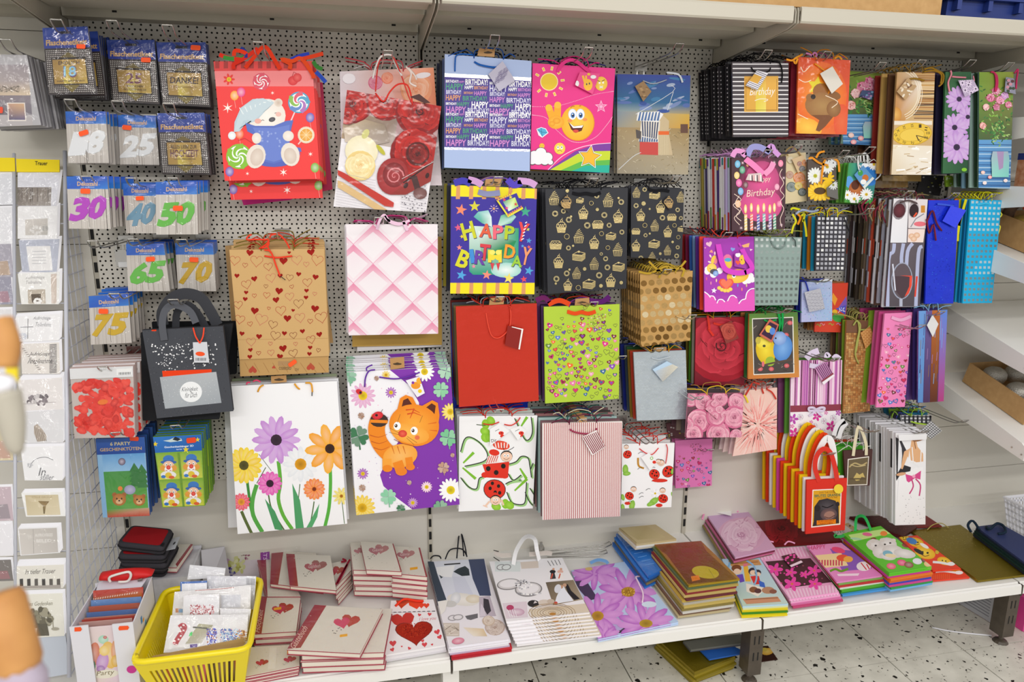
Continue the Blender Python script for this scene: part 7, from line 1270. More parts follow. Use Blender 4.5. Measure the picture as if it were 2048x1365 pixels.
gcard('A3',[(150,462),(482,440),(495,680),(190,690)],lambda c:([c.ell(ru(230,380),ru(570,640),16,13,rc(['#c8c2c2','#8a8084','#e0dada','#6a6064']),ru(0,180),7,up=1) for k in range(36)],c.line([(190,640),(440,625)],3,'#a8a0a0')),'cream card with a grey drawing of a flower spray','#e9e4e2',n=5)
gcard('A3',[(186,700),(500,680),(495,930),(202,935)],lambda c:(sq(c,[(275,805),(300,790),(345,840),(370,880),(365,915),(300,925),(275,860)],'#b8aa9c'),[c.line([(280+k*14,812+k*8),(300+k*14,920)],3,'#6a5a4c') for k in range(6)]),'pale grey card with praying hands drawing','#dfdee0')
gcard('A3',[(172,962),(496,955),(490,1215),(205,1215)],lambda c:(c.line([(240,1120),(280,1060),(360,1040),(425,1065)],4,'#7a7a80',sm=4),c.text('In',340,1150,50,60,'#6a6a6e',0,.25),c.text('stiller',375,1192,100,40,'#7a7a7e',0,.25),flow(c,245,1100,26,'#a8a8ae',5)),'white card reading In stiller with a fine curved branch')
gcard('A4',[(176,-55),(478,-62),(505,118),(212,122)],lambda c:(sq(c,[(205,-38),(450,-42),(468,108),(222,112)],['#c8b894','#d0c2a0','#dccfb0','#d4c6a4']),c.text('STILLE GRÜSSE',330,-25,150,16,'#a8946c',0),sq(c,[(300,5),(385,8),(360,40),(352,100),(342,100),(335,40)],['#8a7244','#7a6034','#9a8050','#6a5a30','#6a5a30','#8a7448'])),'beige framed condolence card with a calla lily','#efeeec')
gcard('A4',[(150,205),(452,195),(465,390),(170,412)],lambda c:(sq(c,[(158,215),(440,205),(450,385),(178,405)],['#cfc9c2','#bdb7b0','#c4beb8','#d6d0ca']),c.text('AUFRICHTIGES',345,258,130,22,'#efece8',-2),c.text('BEILEID',345,300,110,22,'#efece8',-2),c.line([(265,215),(270,395)],4,'#a8a29c')),'beige grey card with white embossed capital letters','#ecebed')
gcard('A4',[(122,492),(492,478),(488,652),(138,662)],lambda c:(c.text('In ewiger Memorial',320,528,220,36,'#6a645e',-2,.3) if 0 else c.text('In tiefer Trauer',320,528,220,36,'#6a645e',-2,.3),[sq(c,[(165+k*55,585),(190+k*55,582),(192+k*55,645),(167+k*55,648)],rc(['#5a544e','#7a726a','#3a3632'])) for k in range(6)],sq(c,[(150,638),(470,628),(470,652),(150,656)],'#a8a098')),'cream card with a dark row of posts by the water','#e6e2d8',n=5)
gcard('A4',[(152,702),(482,690),(497,1008),(178,1028)],lambda c:(c.text('Stilles Gedenken',300,768,220,30,'#8a8470',-2,.3),[c.ell(ru(240,400),ru(810,930),24,18,rc(['#6a6450','#8a846c','#5a5442','#a09a84']),ru(0,180),8) for k in range(50)],c.poly([(300,920),(370,915),(385,1005),(290,1008)],'#5a5442'),c.line([(410,860),(415,950)],5,'#8a846c'),c.ell(430,955,30,12,'#a8a290')),'cream card with a brown leafy tree','#e9e6da')
lc=[('#dfe0e6',352,412),('#e6e6ea',420,490),('#a8a4b0',492,556),('#9a98a8',558,610),('#e4e2e4',622,700),('#efeff2',712,770),('#d8c8a4',842,920),('#c8b4bc',975,1040),('#eceaee',1048,1110),('#7a7470',1120,1160)]
for k,(col,a,b) in enumerate(lc):
    gcard('P',[(-32,a),(26,a-2),(31,b),(-30,b+2)],(lambda c,a=a,b=b,col=col:(sq(c,[(-28,a+(b-a)*.55),(20,a+(b-a)*.5),(26,b-4),(-26,b-2)],mix(col,['#b8707a','#6a6a70','#c8a060'][k%3],.5)) if k in (2,3,6,7,9) else None)),'%s card in the left rack column, %s from the top'%({'#dfe0e6':'pale','#e6e6ea':'white','#a8a4b0':'grey','#9a98a8':'dark grey','#e4e2e4':'cream','#efeff2':'bright white','#d8c8a4':'tan','#c8b4bc':'pinkish','#eceaee':'off-white','#7a7470':'dark'}[col],['first','second','third','fourth','fifth','sixth','seventh','eighth','ninth','tenth'][k]),col,n=2)
# plastic sleeved cards on a hook at the far left
def a_sl(c):
    q=[(-140,520),(225,520),(265,1012),(-120,1012)]; band(c,q,0,0,1,1,['#a8a0a4','#9a9298','#c8b8a8','#b8aca8']); band(c,q,0,.25,1,.5,['#b0a6a8','#a89ea0','#d8c4a8','#ccb8a0']); band(c,q,0,.5,1,.82,['#8a8084','#8a8088','#7a747e','#807a82']); band(c,q,0,.82,1,1,'#b8b2b4'); band(c,q,.49,.62,.87,.92,'#e8e0d8'); band(c,q,.51,.635,.85,.9,['#c8a088','#d8b088','#6a6488','#5a5878'])
    for k in range(16): c.line([(ru(-20,180),740),(ru(-20,180),690)],3,'#6a6258')
sl=item('card_packet','clear packet of cards with a sunset photo at the far left edge','packet','A1',[(-150,435),(215,440),(330,1005),(-125,1022)],a_sl,D=.24,n=10,back=.04,base='#b4b2b6',side='#8a888c',t=.012,what='sunset card packets',cols=['#a8a6aa','#8a888e','#b8b6ba'],tip=(10,80))
film(sl[0],sl[1],sl[2],[(-150,435),(215,440),(330,1005),(-125,1022)],.003); sticker(sl[0],sl[1],sl[2],0,885,60,50,0,'#f0481f',.005)
# ================================================================ goods lying on the base shelf
def flat(name,label,cat_,fr,q,h,t=.006,art=None,n=0,base='#eee',side=None,cols=None,slabel=None,group=None,drift=(0,0),mats=None,jit=.003,m=0,pages=None,plane=None,rot=.03,z0=ZS):
    pl=plane or shelfp(z0+h); cv=CV(pl,fr,q)
    if pages:
        P=cv.slab(q,.0022,base,side or base,m); ce=(P[0]+P[1]+P[2]+P[3])/4; N=pl.n
        cv.mb.slab([ce+(p-ce)*.975-N*.0022 for p in P],N,t-.0044,m,pages); cv.mb.slab([p-N*(t-.0022) for p in P],N,.0022,m,base,side or base)
    else: P=cv.slab(q,t,base,side or base,m)
    if art: cv.l=.0005; art(cv)
    ce=(P[0]+P[1]+P[2]+P[3])/4; org=ce-pl.n*t
    o=cv.build(name,mats or PT,None,org); tag(o,label,cat_)
    n=min(n,int((h-t)/(t*1.02))) if not plane else n
    for k in range(1,n+1):
        off=V((ru(-jit,jit)+drift[0]*k,ru(-jit,jit)+drift[1]*k,0))-pl.n*(t*1.015*k)
        if cols and cols[(k-1)%len(cols)]:
            c2=CV(pl,fr); cc=cols[(k-1)%len(cols)]; c2.slab(q,t,cc,mix(cc,'#000',.1)); e=c2.build(name,mats or PT,None,org)
        else: e=dup(o,(0,0,0),None,0,True)
        e.location=org+off; e.rotation_euler=(0,0,ru(-rot,rot)*.5)
        tag(e,'%s from the top: %s'%(ORD[k-1],slabel or 'in the pile under the '+' '.join(label.split()[:7])),cat_,group or 'pile under the '+' '.join(label.split()[:9]))
    return cv,o,org
BU='#9c3345'
def hearts(c,x,y,s,a='#c8344e',b='#b5402f',squash=.75,ang=0,txt=None):
    p=c.hpts(x+s*.45,y-s*.2,s*.8,ang+12); c.poly([(u,y-s*.2+(v-(y-s*.2))*squash) for u,v in p],b)
    p=c.hpts(x-s*.3,y,s*.72,ang-12); c.poly([(u,y+(v-y)*squash) for u,v in p],a)
    if txt: c.text(txt,x,y-s*.1,s*1.2,s*.36,'#f0d8d4',-4,.25)
    for k in range(7): c.ell(x-s*1.1+k*s*.12,y+s*(.7+.25*sin(k)),s*.06,s*.04,'#3a2a28',n=5,up=0)
def gart(band,hx_=None,s=80,txt=None,spine=None,cols=('#c8344e','#b5402f'),stick=None):
    def f(c):
        c.poly(c_q[0],'#e6dfd2')
        if band: c.poly(band,[BU,'#a83a44','#a54030',BU])
        if hx_: hearts(c,hx_[0],hx_[1],s,cols[0],cols[1],txt=txt)
        if spine: c.text(spine[0],spine[1],spine[2],spine[3],spine[4],'#e8c8b8',spine[5],.2)
        for k in range(8):
            x=ru(min(p[0] for p in c_q[0]),max(p[0] for p in c_q[0])); y=ru(min(p[1] for p in c_q[0]),max(p[1] for p in c_q[0])); c.ell(x,y,5,3,'#cfc6b6',n=5,up=0)
        if stick: c.poly([(stick[0]-30,stick[1]-6),(stick[0]+30,stick[1]-14),(stick[0]+30,stick[1]+6),(stick[0]-30,stick[1]+14)],'#f7b01c')
    return f
c_q=[None]
def gbook(label,q,h,n,band,hx_,s=70,txt=None,spine=None,fr='A8',t=.0175,**k):
    c_q[0]=q; r=flat('guest_book',label,'book',fr,q,h,t,gart(band,hx_,s,txt,spine,k.pop('cols2',('#c8344e','#b5402f')),k.pop('stick',None)),n,'#a84455',pages='#e6dfd0',slabel='guest book under the '+' '.join(label.split()[:7]),**k)
    v=[r[0].pt(*p) +V((0,0,.0015)) for p in q]; mk('plastic_sleeve',v,[(0,1,2,3)],FILM,r[1],r[2]); return r
gbook('cream guest book with burgundy spine lying undermost by the yellow basket',[(130,380),(330,375),(480,690),(215,690)],.062,2,[(130,380),(205,380),(218,690),(215,690)],None)
gbook('cream guest book in a sleeve showing only its rusty spine',[(250,322),(600,345),(660,640),(238,585)],.083,0,[(250,322),(345,328),(300,605),(238,590)],None,t=.014)
gbook('cream guest book with two dusky hearts tilted in a sleeve',[(365,350),(715,365),(762,640),(395,605)],.104,0,[(365,350),(432,353),(460,608),(395,604)],(590,455),78,'Gästebuch',t=.014,cols2=('#b8606a','#a86a66'))
gbook('cream hearts book at the top left of the back pile',[(870,262),(1205,268),(1275,487),(895,478)],.112,4,None,(942,330),40,t=.019,cols2=('#c8808a','#b8787a'))
gbook('cream thank you book with dusky hearts on the back pile',[(952,252),(1214,270),(1280,490),(1000,476)],.132,0,[(1205,270),(1214,270),(1280,490),(1270,490)],(1090,325),70,'Gäste',cols2=('#b8707a','#c08080'))
gbook('cream thank you book with yellow sticker right on the back pile',[(1225,290),(1425,302),(1482,530),(1200,503)],.112,4,[(1412,302),(1425,302),(1482,530),(1470,530)],(1305,360),62,'Gäste',cols2=('#b8707a','#c08080'),stick=(1375,467))
gbook('red heart book with burgundy ribbon between the two piles',[(725,425),(870,395),(880,480),(760,610)],.075,3,None,(755,490),60,t=.017)
rb_=[o for o in bpy.data.objects if o.get('label','').startswith('red heart book with burgundy')][0]
cv=CV(shelfp(ZS+.08),'A8'); og=V(rb_['o0'])
for p in ([(870,400),(800,520),(760,600)],[(810,395),(840,410),(800,420)],[(850,440),(790,560),(770,590)]): ribbon(cv,rb_,og,p,14,'#9a1c34',lift=.003,name='ribbon')
gbook('invitation book with red hearts and yellow dot beside the basket',[(130,685),(478,700),(445,965),(110,985)],.058,2,[(130,685),(215,690),(170,985),(105,985)],(330,790),75,None,('Hochzeit',150,880,180,40,-80),stick=(297,785))
gbook('pair of cream heart booklets at the front corner by the basket',[(85,1090),(472,1068),(470,1240),(20,1330)],.03,2,None,None,t=.009)
cx=CV(shelfp(ZS+.0305),'A8'); pb_=[o for o in bpy.data.objects if o.get('label','').startswith('pair of cream')][0]
for x,y in ((170,1215),(390,1190)): hearts(cx,x,y,44)
cx.poly([(375,1110),(410,1110),(410,1145),(372,1148)],'#f79a1c'); cx.poly([(235,1095),(290,1092),(280,1260),(220,1270)],'#efe9de'); cx.build('printed_front',PT,pb_,V(pb_['o0']))
gbook('thank you book with barcode strip lying under the front guest book',[(600,790),(1205,785),(1140,1130),(480,1150)],.066,2,[(1110,785),(1120,785),(1000,1090),(990,1090)],None,t=.02)
gbook('large front guest book with burgundy spine and bright pink hearts',[(590,755),(1130,790),(950,1140),(370,1110)],.084,0,[(590,755),(685,758),(480,1095),(370,1105)],(835,895),92,None,('Gästebuch',465,1010,200,48,-58),t=.017,cols2=('#d8466a','#c0483c'),stick=(820,998))
def a_love(c):
    c.poly([(1130,700),(1640,700),(1640,1170),(1130,1170)],'#f2eef0'); c.line([(1190,815),(1545,805)],6,'#3a3038')
    for k in range(9): c.line([(1200+k*38,812-k*1),(1215+k*38,811-k)],8,'#f2eef0',up=0)
    c.heart(1280,740,46,'#c8401c',5); c.poly([(1330,725),(1420,705),(1455,730),(1400,790),(1340,760)],'#ec4a20'); c.ell(1290,735,50,22,'#d8522a',-10,c2='#b83a20')
    for x in (1400,1435,1475): c.heart(x,760,24,'#e8482c')
    for x,y,r in ((1290,880,95),): c.poly([(u,y+(v-y)*.85) for u,v in c.hpts(x,y,r,-10)],'#c8342c')
    for r,col,m in ((150,'#8a2a20',0),(140,'#d8381c',1)):
        p=c.hpts(1380,970,r,-6,28); c.poly([(u,970+(v-970)*.72) for u,v in p],col,m)
    for k in range(120): a=ru(0,6.28); d=ru(0,1)**.5; c.ell(1380+100*d*cos(a),955+55*d*sin(a),7,4,rc(['#f0562c','#b82410','#e84422']),ru(0,180),6,m=1,up=0)
    c.text('I love you',1485,868,130,34,'#d8707a',-4,.3)
    for x,y,r in ((1210,1060,28),(1205,1110,18),(1340,1100,14),(1445,1040,14),(1460,1070,22),(1580,1010,20),(1280,1085,8),(1560,970,24),(1520,1070,10),(1420,835,14),(1500,830,16)): c.heart(x,y,r,'#dc4a50',ru(-30,30))
lv=flat('gift_bag','white love gift bag with large glitter heart lying by the shelf joint','gift bag','A8',[(1195,722),(1530,712),(1625,1070),(1145,1150)],.028,.006,a_love,3,'#f0ecee',cols=['#e8e4e8','#f0ecee','#e0dce0'],slabel='white gift bag lying under the love heart gift bag')
cord(lv[0],lv[1],lv[2],[(1230,770,.003),(1300,735,.012),(1400,745,.01),(1450,735)],.004,'#e83a22')
# wedding bags
def a_tux(c):
    c.poly([(40,380),(720,380),(720,1110),(40,1110)],'#ece9ee'); c.poly([(55,405),(108,412),(150,520),(210,715),(120,735),(90,560)],'#3a4656'); c.poly([(380,388),(505,388),(560,680),(470,680),(410,540)],'#3f4a6a')
    c.poly([(108,412),(380,388),(415,545),(470,680),(210,715),(140,520)],'#dfe2ee'); c.poly([(262,490),(300,465),(355,445),(385,470),(392,520),(330,525)],'#36444e',1); c.poly([(150,515),(185,530),(165,545)],'#36444e'); c.poly([(128,455),(275,440),(250,535),(175,530),(135,505)],'#f6f6f8'); c.line([(190,435),(318,425)],10,'#1e1f26'); c.poly([(255,530),(350,530),(420,670),(285,680)],'#d6d9e8')
    c.ell(340,710,130,50,'#e6e2da',6,c2='#f4f0ea'); c.ell(420,705,60,34,'#e0d4bc',c2='#efe8da'); c.ell(280,700,40,50,'#d8dade',20,c2='#f4f4f6'); c.ell(240,745,50,26,'#d0cfcc')
    c.poly([(465,690),(550,680),(600,840),(470,850)],'#bfb4c0'); c.poly([(500,700),(540,710),(560,800),(530,830),(500,780)],'#3a3640'); c.poly([(480,740),(505,780),(520,840),(470,845)],'#d8d0dc')
    for x,y in ((260,855),(300,850)): c.ell(x,y,42,24,'#a8a4a8',-6,18); c.ell(x,y,32,16,'#e6e3e6',-6,16)
    c.poly([(355,840),(455,820),(455,855),(400,872),(370,865)],'#8a8a90',1); c.rect(180,895,310,1000,'#cfc4b8'); 
    for k in range(14): c.line([(185+ru(0,110),900+ru(0,90)),(200+ru(0,110),900+ru(0,90))],4,rc(['#8a7c6c','#efe8de','#b8a898']),up=0)
    c.poly([(340,930),(500,940),(530,1000),(420,1000)],['#e8dcc8','#e0c8a0','#d8c09a','#efe8da']); c.rose(590,930,80,'#8a6a58','#c8b4a8','#e6dcd4',.8,3); c.rose(540,880,50,'#a08068','#d0bca8','#efe6dc',.8,4); c.ell(300,1040,50,26,'#d87a94',-8,c2='#eec0cc'); c.ell(150,800,40,26,'#e6dcc0'); c.poly([(110,735),(220,715),(200,800),(140,860)],'#efece6')
tx=flat('gift_bag','white wedding gift bag with black bow tie and flowers lying left','gift bag','B5',[(60,410),(505,388),(700,1020),(228,1085)],.034,.0055,a_tux,5,'#e6e2e8',cols=[None,None,'#c8b8d0','#c8303a','#b82834'],slabel='gift bag lying under the bow tie wedding bag',drift=(.001,-.003))
for p in ([(290,390,.004),(310,285,.05),(330,300,.05),(345,385,.01)],[(200,395,.003),(240,355,.02),(330,350,.02),(370,390)],[(330,290,.05),(355,350,.03),(368,390)],[(85,405),(105,385),(150,385),(165,405)]): cord(tx[0],tx[1],tx[2],[q if len(q)>2 else q+(.01,) for q in p],.0026,'#23242a')
def a_wph(c):
    c.poly([(500,370),(1400,370),(1400,900),(500,900)],'#f0eef1'); c.rect(590,410,790,490,'#dfe6e6'); 
    for x in (640,680): c.ell(x,455,38,24,'#9a9a9c',-8,18); c.ell(x,455,30,17,'#e6ebeb',-8,16)
    c.poly([(790,415),(930,405),(935,460),(800,468)],'#dccfc4'); c.poly([(1000,380),(1140,370),(1200,550),(1010,555)],'#f0eef0')
    for k in range(4): c.line([(1005+k*28,405-k*3),(1030+k*26,445-k*3)],5,'#5a5a60',up=0)
    for x,col in ((1045,'#26262c'),(1105,'#e6b8a8')): c.ell(x,490,24,14,col); c.poly([(x-14,500),(x+14,498),(x+26,545),(x-20,550)],'#f4f0ee' if col!='#26262c' else '#3a3a40'); c.line([(x,505),(x-12,545)],10,'#d8604a'); c.ell(x+6,470,10,9,'#d8a888')
    for cx_,cy_2,rx,ry,a in ((700,590,95,45,-6),(855,630,108,58,-4)):
        c.ell(cx_,cy_2,rx,ry,'#8d8a8c',a,28); c.ell(cx_,cy_2-2,rx*.9,ry*.86,'#d8d5d6',a,28); c.ell(cx_,cy_2-6,rx*.76,ry*.66,'#f0eef1',a,28)
    for k in range(44): a=ru(0,6.28); d=R.random()**.5; c.ell(815+68*d*cos(a),592+36*d*sin(a),8,7,rc(['#fff','#b8b8be','#8a8a92','#e0e0e6']),n=6,up=0)
    for k in range(16): c.ell(770+k*12,672-abs(k-8)*1.5,7,7,rc(['#fff','#9a9aa0','#d0d0d6']),n=6,up=0)
    c.poly([(990,575),(1210,555),(1285,710),(1050,755)],['#6a5f50','#8a7c66','#a89a84','#8a7a64']); c.poly([(1110,610),(1130,600),(1150,640),(1210,720),(1060,745),(1075,690)],'#e8ecf4'); c.poly([(1140,590),(1165,590),(1190,640),(1260,705),(1215,715),(1165,660)],'#1e1e24'); c.ell(1112,610,16,15,'#c89a7a'); c.ell(1140,597,15,14,'#c8a084'); c.ell(1085,625,26,36,'#dfe2ea',20); c.ell(1070,738,14,12,'#c84a3a')
    c.poly([(650,740),(840,725),(850,850),(680,862)],'#e0d3dc'); c.ell(710,775,30,22,'#b8406a'); c.ell(765,810,60,30,'#c8a0b8',0,12,c2='#e8d8e2'); 
    for k in range(4): c.line([(690+k*18,790),(710+k*18,850)],4,'#f4f0f4',up=0)
    c.ell(893,743,46,28,'#2a2628'); c.poly([(893,743),(905,720),(925,735)],'#d8d0d0'); c.ell(980,735,50,24,'#d8ccc0'); c.ell(1030,725,30,18,'#c8b8a8')
    c.poly([(860,790),(1320,740),(1340,810),(880,850)],'#dacdb8')
    for k in range(8): c.line([(1040+(30+k*22)*cos(a*.35),815+(10+k*9)*sin(a*.35)) for a in range(19)],4,rc(['#a88a58','#c8b088','#8a7048']))
    c.ell(1045,825,26,12,'#b8823a')
wp=flat('gift_bag','white wedding gift bag with rings and bridal couple photos on its pile','gift bag','B5',[(545,410),(1120,380),(1335,810),(680,882)],.062,.006,a_wph,7,'#ece8ea',slabel='wedding photo gift bag fanned out under the rings bag',drift=(.0028,-.0085),jit=.0015,rot=.006)
ribbon(wp[0],wp[1],wp[2],[(735,440,.003),(760,380,.03),(830,315,.05),(900,330,.05),(920,380,.03),(940,405,.003)],32,'#f4f3f4',lift=.01)
for p in ([(590,360),(640,385),(720,380)],[(860,375),(940,370),(1000,365),(1040,370)]): ribbon(wp[0],wp[1],wp[2],p,34,'#e6dcd4',lift=.012)
for p in ([(580,405),(625,435)],[(580,350),(620,360)]): cord(wp[0],wp[1],wp[2],[q+(.015,) for q in p],.0015,'#222',sm=0)
def a_dsy(c):
    c.poly([(1100,380),(2080,380),(2080,1050),(1300,1050)],['#b8cdea','#c6def2','#b4cdec','#c9c0e6'])
    c.poly([(1200,540),(1310,560),(1400,700),(1330,720),(1260,640)],'#4a3a5a'); c.ell(1560,930,60,46,'#3a3048'); c.ell(1540,900,80,60,'#b8a8d8',0,12)
    for x,y,r,sq,a,cc in ((1380,500,190,.5,10,None),(1640,650,230,.72,0,'#c0902c'),(1400,840,200,.8,20,'#c8962c'),(1780,900,220,.62,8,'#c09a2c'),(1450,1000,130,.6,0,None)):
        c.flower(x,y,r,13,'#b864c6',cc,c2='#dda0e0',rc=.24,pw=.34,ang=a,sq=sq,tip='#d190d8')
    c.ell(1330,470,30,14,'#d8b87a'); c.ell(1805,750,60,24,'#d6e6f4')
    for k in range(40): c.ell(1640+ru(-50,50),655+ru(-30,30),6,5,rc(['#d8a83a','#a87820','#e8bc50']),n=5,up=0)
dy_=flat('gift_bag','pale blue gift bag with big violet daisies on the shelf','gift bag','B5',[(1190,480),(1665,402),(2035,885),(1405,1022)],.012,.005,a_dsy,1,'#c2d4ee',slabel='gift bag lying under the violet daisy bag')
cord(dy_[0],dy_[1],dy_[2],[(1755,540,.003),(1700,570,.02),(1720,620,.02),(1755,680,.01),(1750,740,.003)],.003,'#ead0e4')
for p in ([(1340,440),(1400,415),(1460,425),(1480,445)],): ribbon(dy_[0],dy_[1],dy_[2],p,24,'#7fb0e8',lift=.01)
# spare steel hooks lying at the back
for k,(a,b,lab) in enumerate((((960,345),(1500,285),'upper'),((1000,362),(1470,352),'lower'),((840,330),(960,300),'short'))):
    P=shelfp(ZS+.006+.004*k); g=lambda x,y:P.hit(*px('B5',x,y)); A,B=g(*a),g(*b); d=(B-A).normalized(); nn=V((-d.y,d.x,0))*.011
    m=MB()
    if k<2: 
        m.tube([A+nn,A+(B-A)*.5+nn,B+nn-d*.03,B+nn*1+V((0,0,.012)),B-nn+V((0,0,.012)),B-nn-d*.03,A-nn],.0022,6)
        o=m.build('display_hook',STEEL,None,A,True); tag(o,'loose steel display hook lying at the back of the shelf, %s one'%lab,'hook')
    else:
        for j,(dx,dz) in enumerate(((0,.012),(.022,.02))):
            c=g(900+j*45,310); m=MB().box(c.x-.014,c.x+.014,c.y-.012,c.y+.012,ZS+.002,ZS+.006+dz).box(c.x-.005,c.x+.005,c.y-.016,c.y-.012,ZS+.01,ZS+.03+dz)
            o=m.build('hook_clip',STEEL,None,(c.x,c.y,ZS)); tag(o,'small bent steel hook clip %s at the back of the shelf'%('left of the other' if j==0 else 'right of the other'),'clip')
# right heaps
def a_gold(c):
    c.poly([(380,240),(1090,240),(1090,620),(640,620)],['#a8642c','#b87a3a','#a8822c','#9a7c20']); c.poly([(485,355),(800,325),(1050,555),(660,590)],['#a05a2a','#a8682c','#b08a2c','#8a6c1c'],1)
    c.poly([(385,275),(760,248),(800,325),(480,355)],['#b06a34','#b8743c','#a8642c','#a05a2a'],1); c.ell(795,497,108,48,'#c9b62c',10,24); c.line([(820,470),(870,550)],5,'#a89a2a'); c.poly([(680,530),(740,520),(755,555),(690,570)],'#e8861c')
ENV=['#5a6a4a','#b8a054','#8a2c34','#c8b06a','#6a2a34','#c8a84a','#b8b4a8','#c8b060','#8a7a40','#d0ccc4','#7a5a4a','#c0b088']
ge=flat('envelope_pack','shiny copper gold envelope packet with yellow oval sticker','packet','B6',[(392,278),(760,248),(1066,548),(662,602)],.098,.007,a_gold,12,'#b89a2c',cols=ENV,slabel='coloured envelope packet in the pile under the copper gold one',drift=(-.0035,-.0028),jit=.004,m=1)
v=[ge[0].pt(*p)+V((0,0,.002)) for p in [(392,278),(760,248),(1066,548),(662,602)]]; mk('plastic_sleeve',v,[(0,1,2,3)],FILM,ge[1],ge[2])
flat('envelope_pack','beige envelope packet lying crosswise at the back of the pile','packet','B6',[(110,145),(400,118),(565,232),(248,272)],.108,.008,lambda c:(c.poly([(90,110),(580,110),(580,290),(90,290)],'#bfae84'),c.line([(120,150),(250,265)],6,'#9a8a5c'),c.poly([(120,150),(330,130),(480,220),(260,240)],['#c8b88c','#b8a678','#c4b488','#b0a072'])),2,'#bfae84',cols=['#e6e4dc','#d8d0b8'],slabel='pale envelope packet directly under the beige one')
bl=flat('envelope_pack','blue envelope packet sliding out left of the gold pile','packet','B6',[(88,190),(330,180),(560,420),(340,525)],.06,.007,lambda c:[c.line([(110+k*30,230+k*30),(180+k*30,215+k*30)],3,'#7fb8f0',up=0) for k in range(8)],6,'#2f74c8',cols=['#2a68b8','#3a84d8','#2f5a98','#8a7a54'],slabel='blue envelope packet in the pile left under the gold envelopes',m=2,drift=(-.002,.0))
def a_kids(c):
    c.poly([(900,370),(1260,370),(1480,770),(1050,780)],['#a9cbe6','#b4d2e8','#c6dcd0','#c0d8c0']); c.poly([(975,408),(1215,395),(1240,440),(1000,450)],'#c8965a'); c.line([(1000,430),(1210,415)],5,'#8a5a2c')
    c.poly([(1095,455),(1130,445),(1155,570),(1110,570)],'#e8b83a'); c.poly([(1095,455),(1130,445),(1128,425),(1095,430)],'#e07a8a'); c.poly([(1040,520),(1090,510),(1105,570),(1070,580)],'#6a4ab8'); c.ell(1045,480,38,34,'#f0cfae'); c.ell(1040,465,40,28,'#7a4a24'); c.ell(1045,488,26,20,'#f2d4b6')
    c.poly([(1150,530),(1215,520),(1235,590),(1180,595)],'#d8342c'); c.ell(1170,490,36,30,'#2c2a3a'); c.ell(1172,500,26,20,'#f2d4b6'); c.ell(1210,500,26,24,'#2c2a3a'); c.ell(1212,512,20,16,'#f2d4b6'); c.poly([(1215,560),(1260,580),(1270,620),(1225,610)],'#3a6ac8')
    c.poly([(1115,585),(1275,625),(1210,690),(1120,650)],'#efe8d8'); c.ell(1175,635,34,24,'#8a5a3a'); c.ell(1210,645,28,20,'#5a3a3a'); c.ell(1290,640,50,28,'#b88a6a'); c.ell(1330,650,30,18,'#8a5a4a')
    c.poly([(1090,710),(1365,690),(1395,730),(1120,750)],'#cf9470'); c.line([(1110,715),(1370,700)],5,'#8a5a3a')
    c.line([(975,460),(990,420),(1000,405)],16,'#7fb0d8',sm=3); c.line([(1120,405),(1180,450),(1200,540),(1180,600)],14,'#8ab8dc',sm=3)
flat('gift_bag','light blue gift bag with school children and a pencil','gift bag','B6',[(925,392),(1222,378),(1450,745),(1090,765)],.034,.006,a_kids,4,'#b4d2e6',cols=['#d8e0b8','#e8d020','#3f8a2c','#f0d81c'],slabel='yellow and green bag lying under the school children bag',drift=(-.002,-.004))
def a_pfl(c):
    c.poly([(1150,280),(1900,280),(1900,800),(1400,800)],'#e8a8cc')
    for k in range(18): c.poly([(1180+k*26,320-k*2),(1190+k*26,319-k*2),(1226+k*26,400-k*2),(1216+k*26,401-k*2)],'#f3cce2',up=0); c.poly([(1430+k*26,640-k*3),(1442+k*26,638-k*3),(1478+k*24,710-k*3),(1466+k*24,711-k*3)],'#f3cce2',up=0)
    c.poly([(1268,412),(1625,385),(1795,575),(1425,625)],'#4a2c34')
    for k in range(26): c.ell(ru(1330,1720),ru(420,590),8,6,rc(['#e85aa8','#d84a94','#8a4a5a']),n=7,up=0)
    for x,y,r in ((1345,475,62),(1480,590,68),(1655,485,58),(1470,500,48),(1660,590,56),(1580,515,38)): c.flower(x,y,r,5,'#ea4aa8','#f08a4a',pw=.6,rc=.16,sq=.75)
pf=flat('gift_bag','pink striped gift bag with dark band of magenta flowers','gift bag','B6',[(1185,325),(1580,290),(1852,652),(1460,708)],.034,.006,a_pfl,3,'#e8a8cc',cols=[None,'#d87aac','#c84a7a','#b8a04a'],slabel='gift bag lying under the magenta flower bag',drift=(.001,-.006),jit=.002)
gtag(pf[0],pf[1],pf[2],[(1395,380),(1500,355),(1565,430),(1470,470)],'#4a2c34',lambda c:([c.ell(ru(1410,1530),ru(370,440),12,9,'#e85aa8',n=6) for k in range(12)],c.poly([(1460,455),(1550,415),(1565,430),(1475,470)],'#f0dce8')),lift=.006)
for p in ([(1250,320,.003),(1260,290,.02),(1330,295,.02)],[(1420,300),(1450,275),(1500,290)]): cord(pf[0],pf[1],pf[2],[q if len(q)>2 else q+(.012,) for q in p],.003,'#f0a8cc')
pr=flat('gift_bag','gift bag with a large pale pink rose leaning on the pile','gift bag','B6',[(805,40),(1125,5),(1350,305),(1030,378)],.06,.007,lambda c:(c.poly([(780,0),(1400,0),(1400,400),(900,400)],['#c9a8d0','#d0a4c4','#d8a8c4','#cfa0c0']),c.rose(1080,200,190,'#b87aa0','#d8a8c4','#ecd0e0',.72,17,7)),5,'#cfa4c4',cols=['#7a2a44','#c86a90','#5a5a3a','#d890b0','#8a7a3a'],slabel='pink or olive gift bag lying under the pale rose bag',drift=(-.004,.0))
gtag(pr[0],pr[1],pr[2],[(852,-8),(1000,30),(998,70),(850,36)],'#f0eff0',lift=.012)
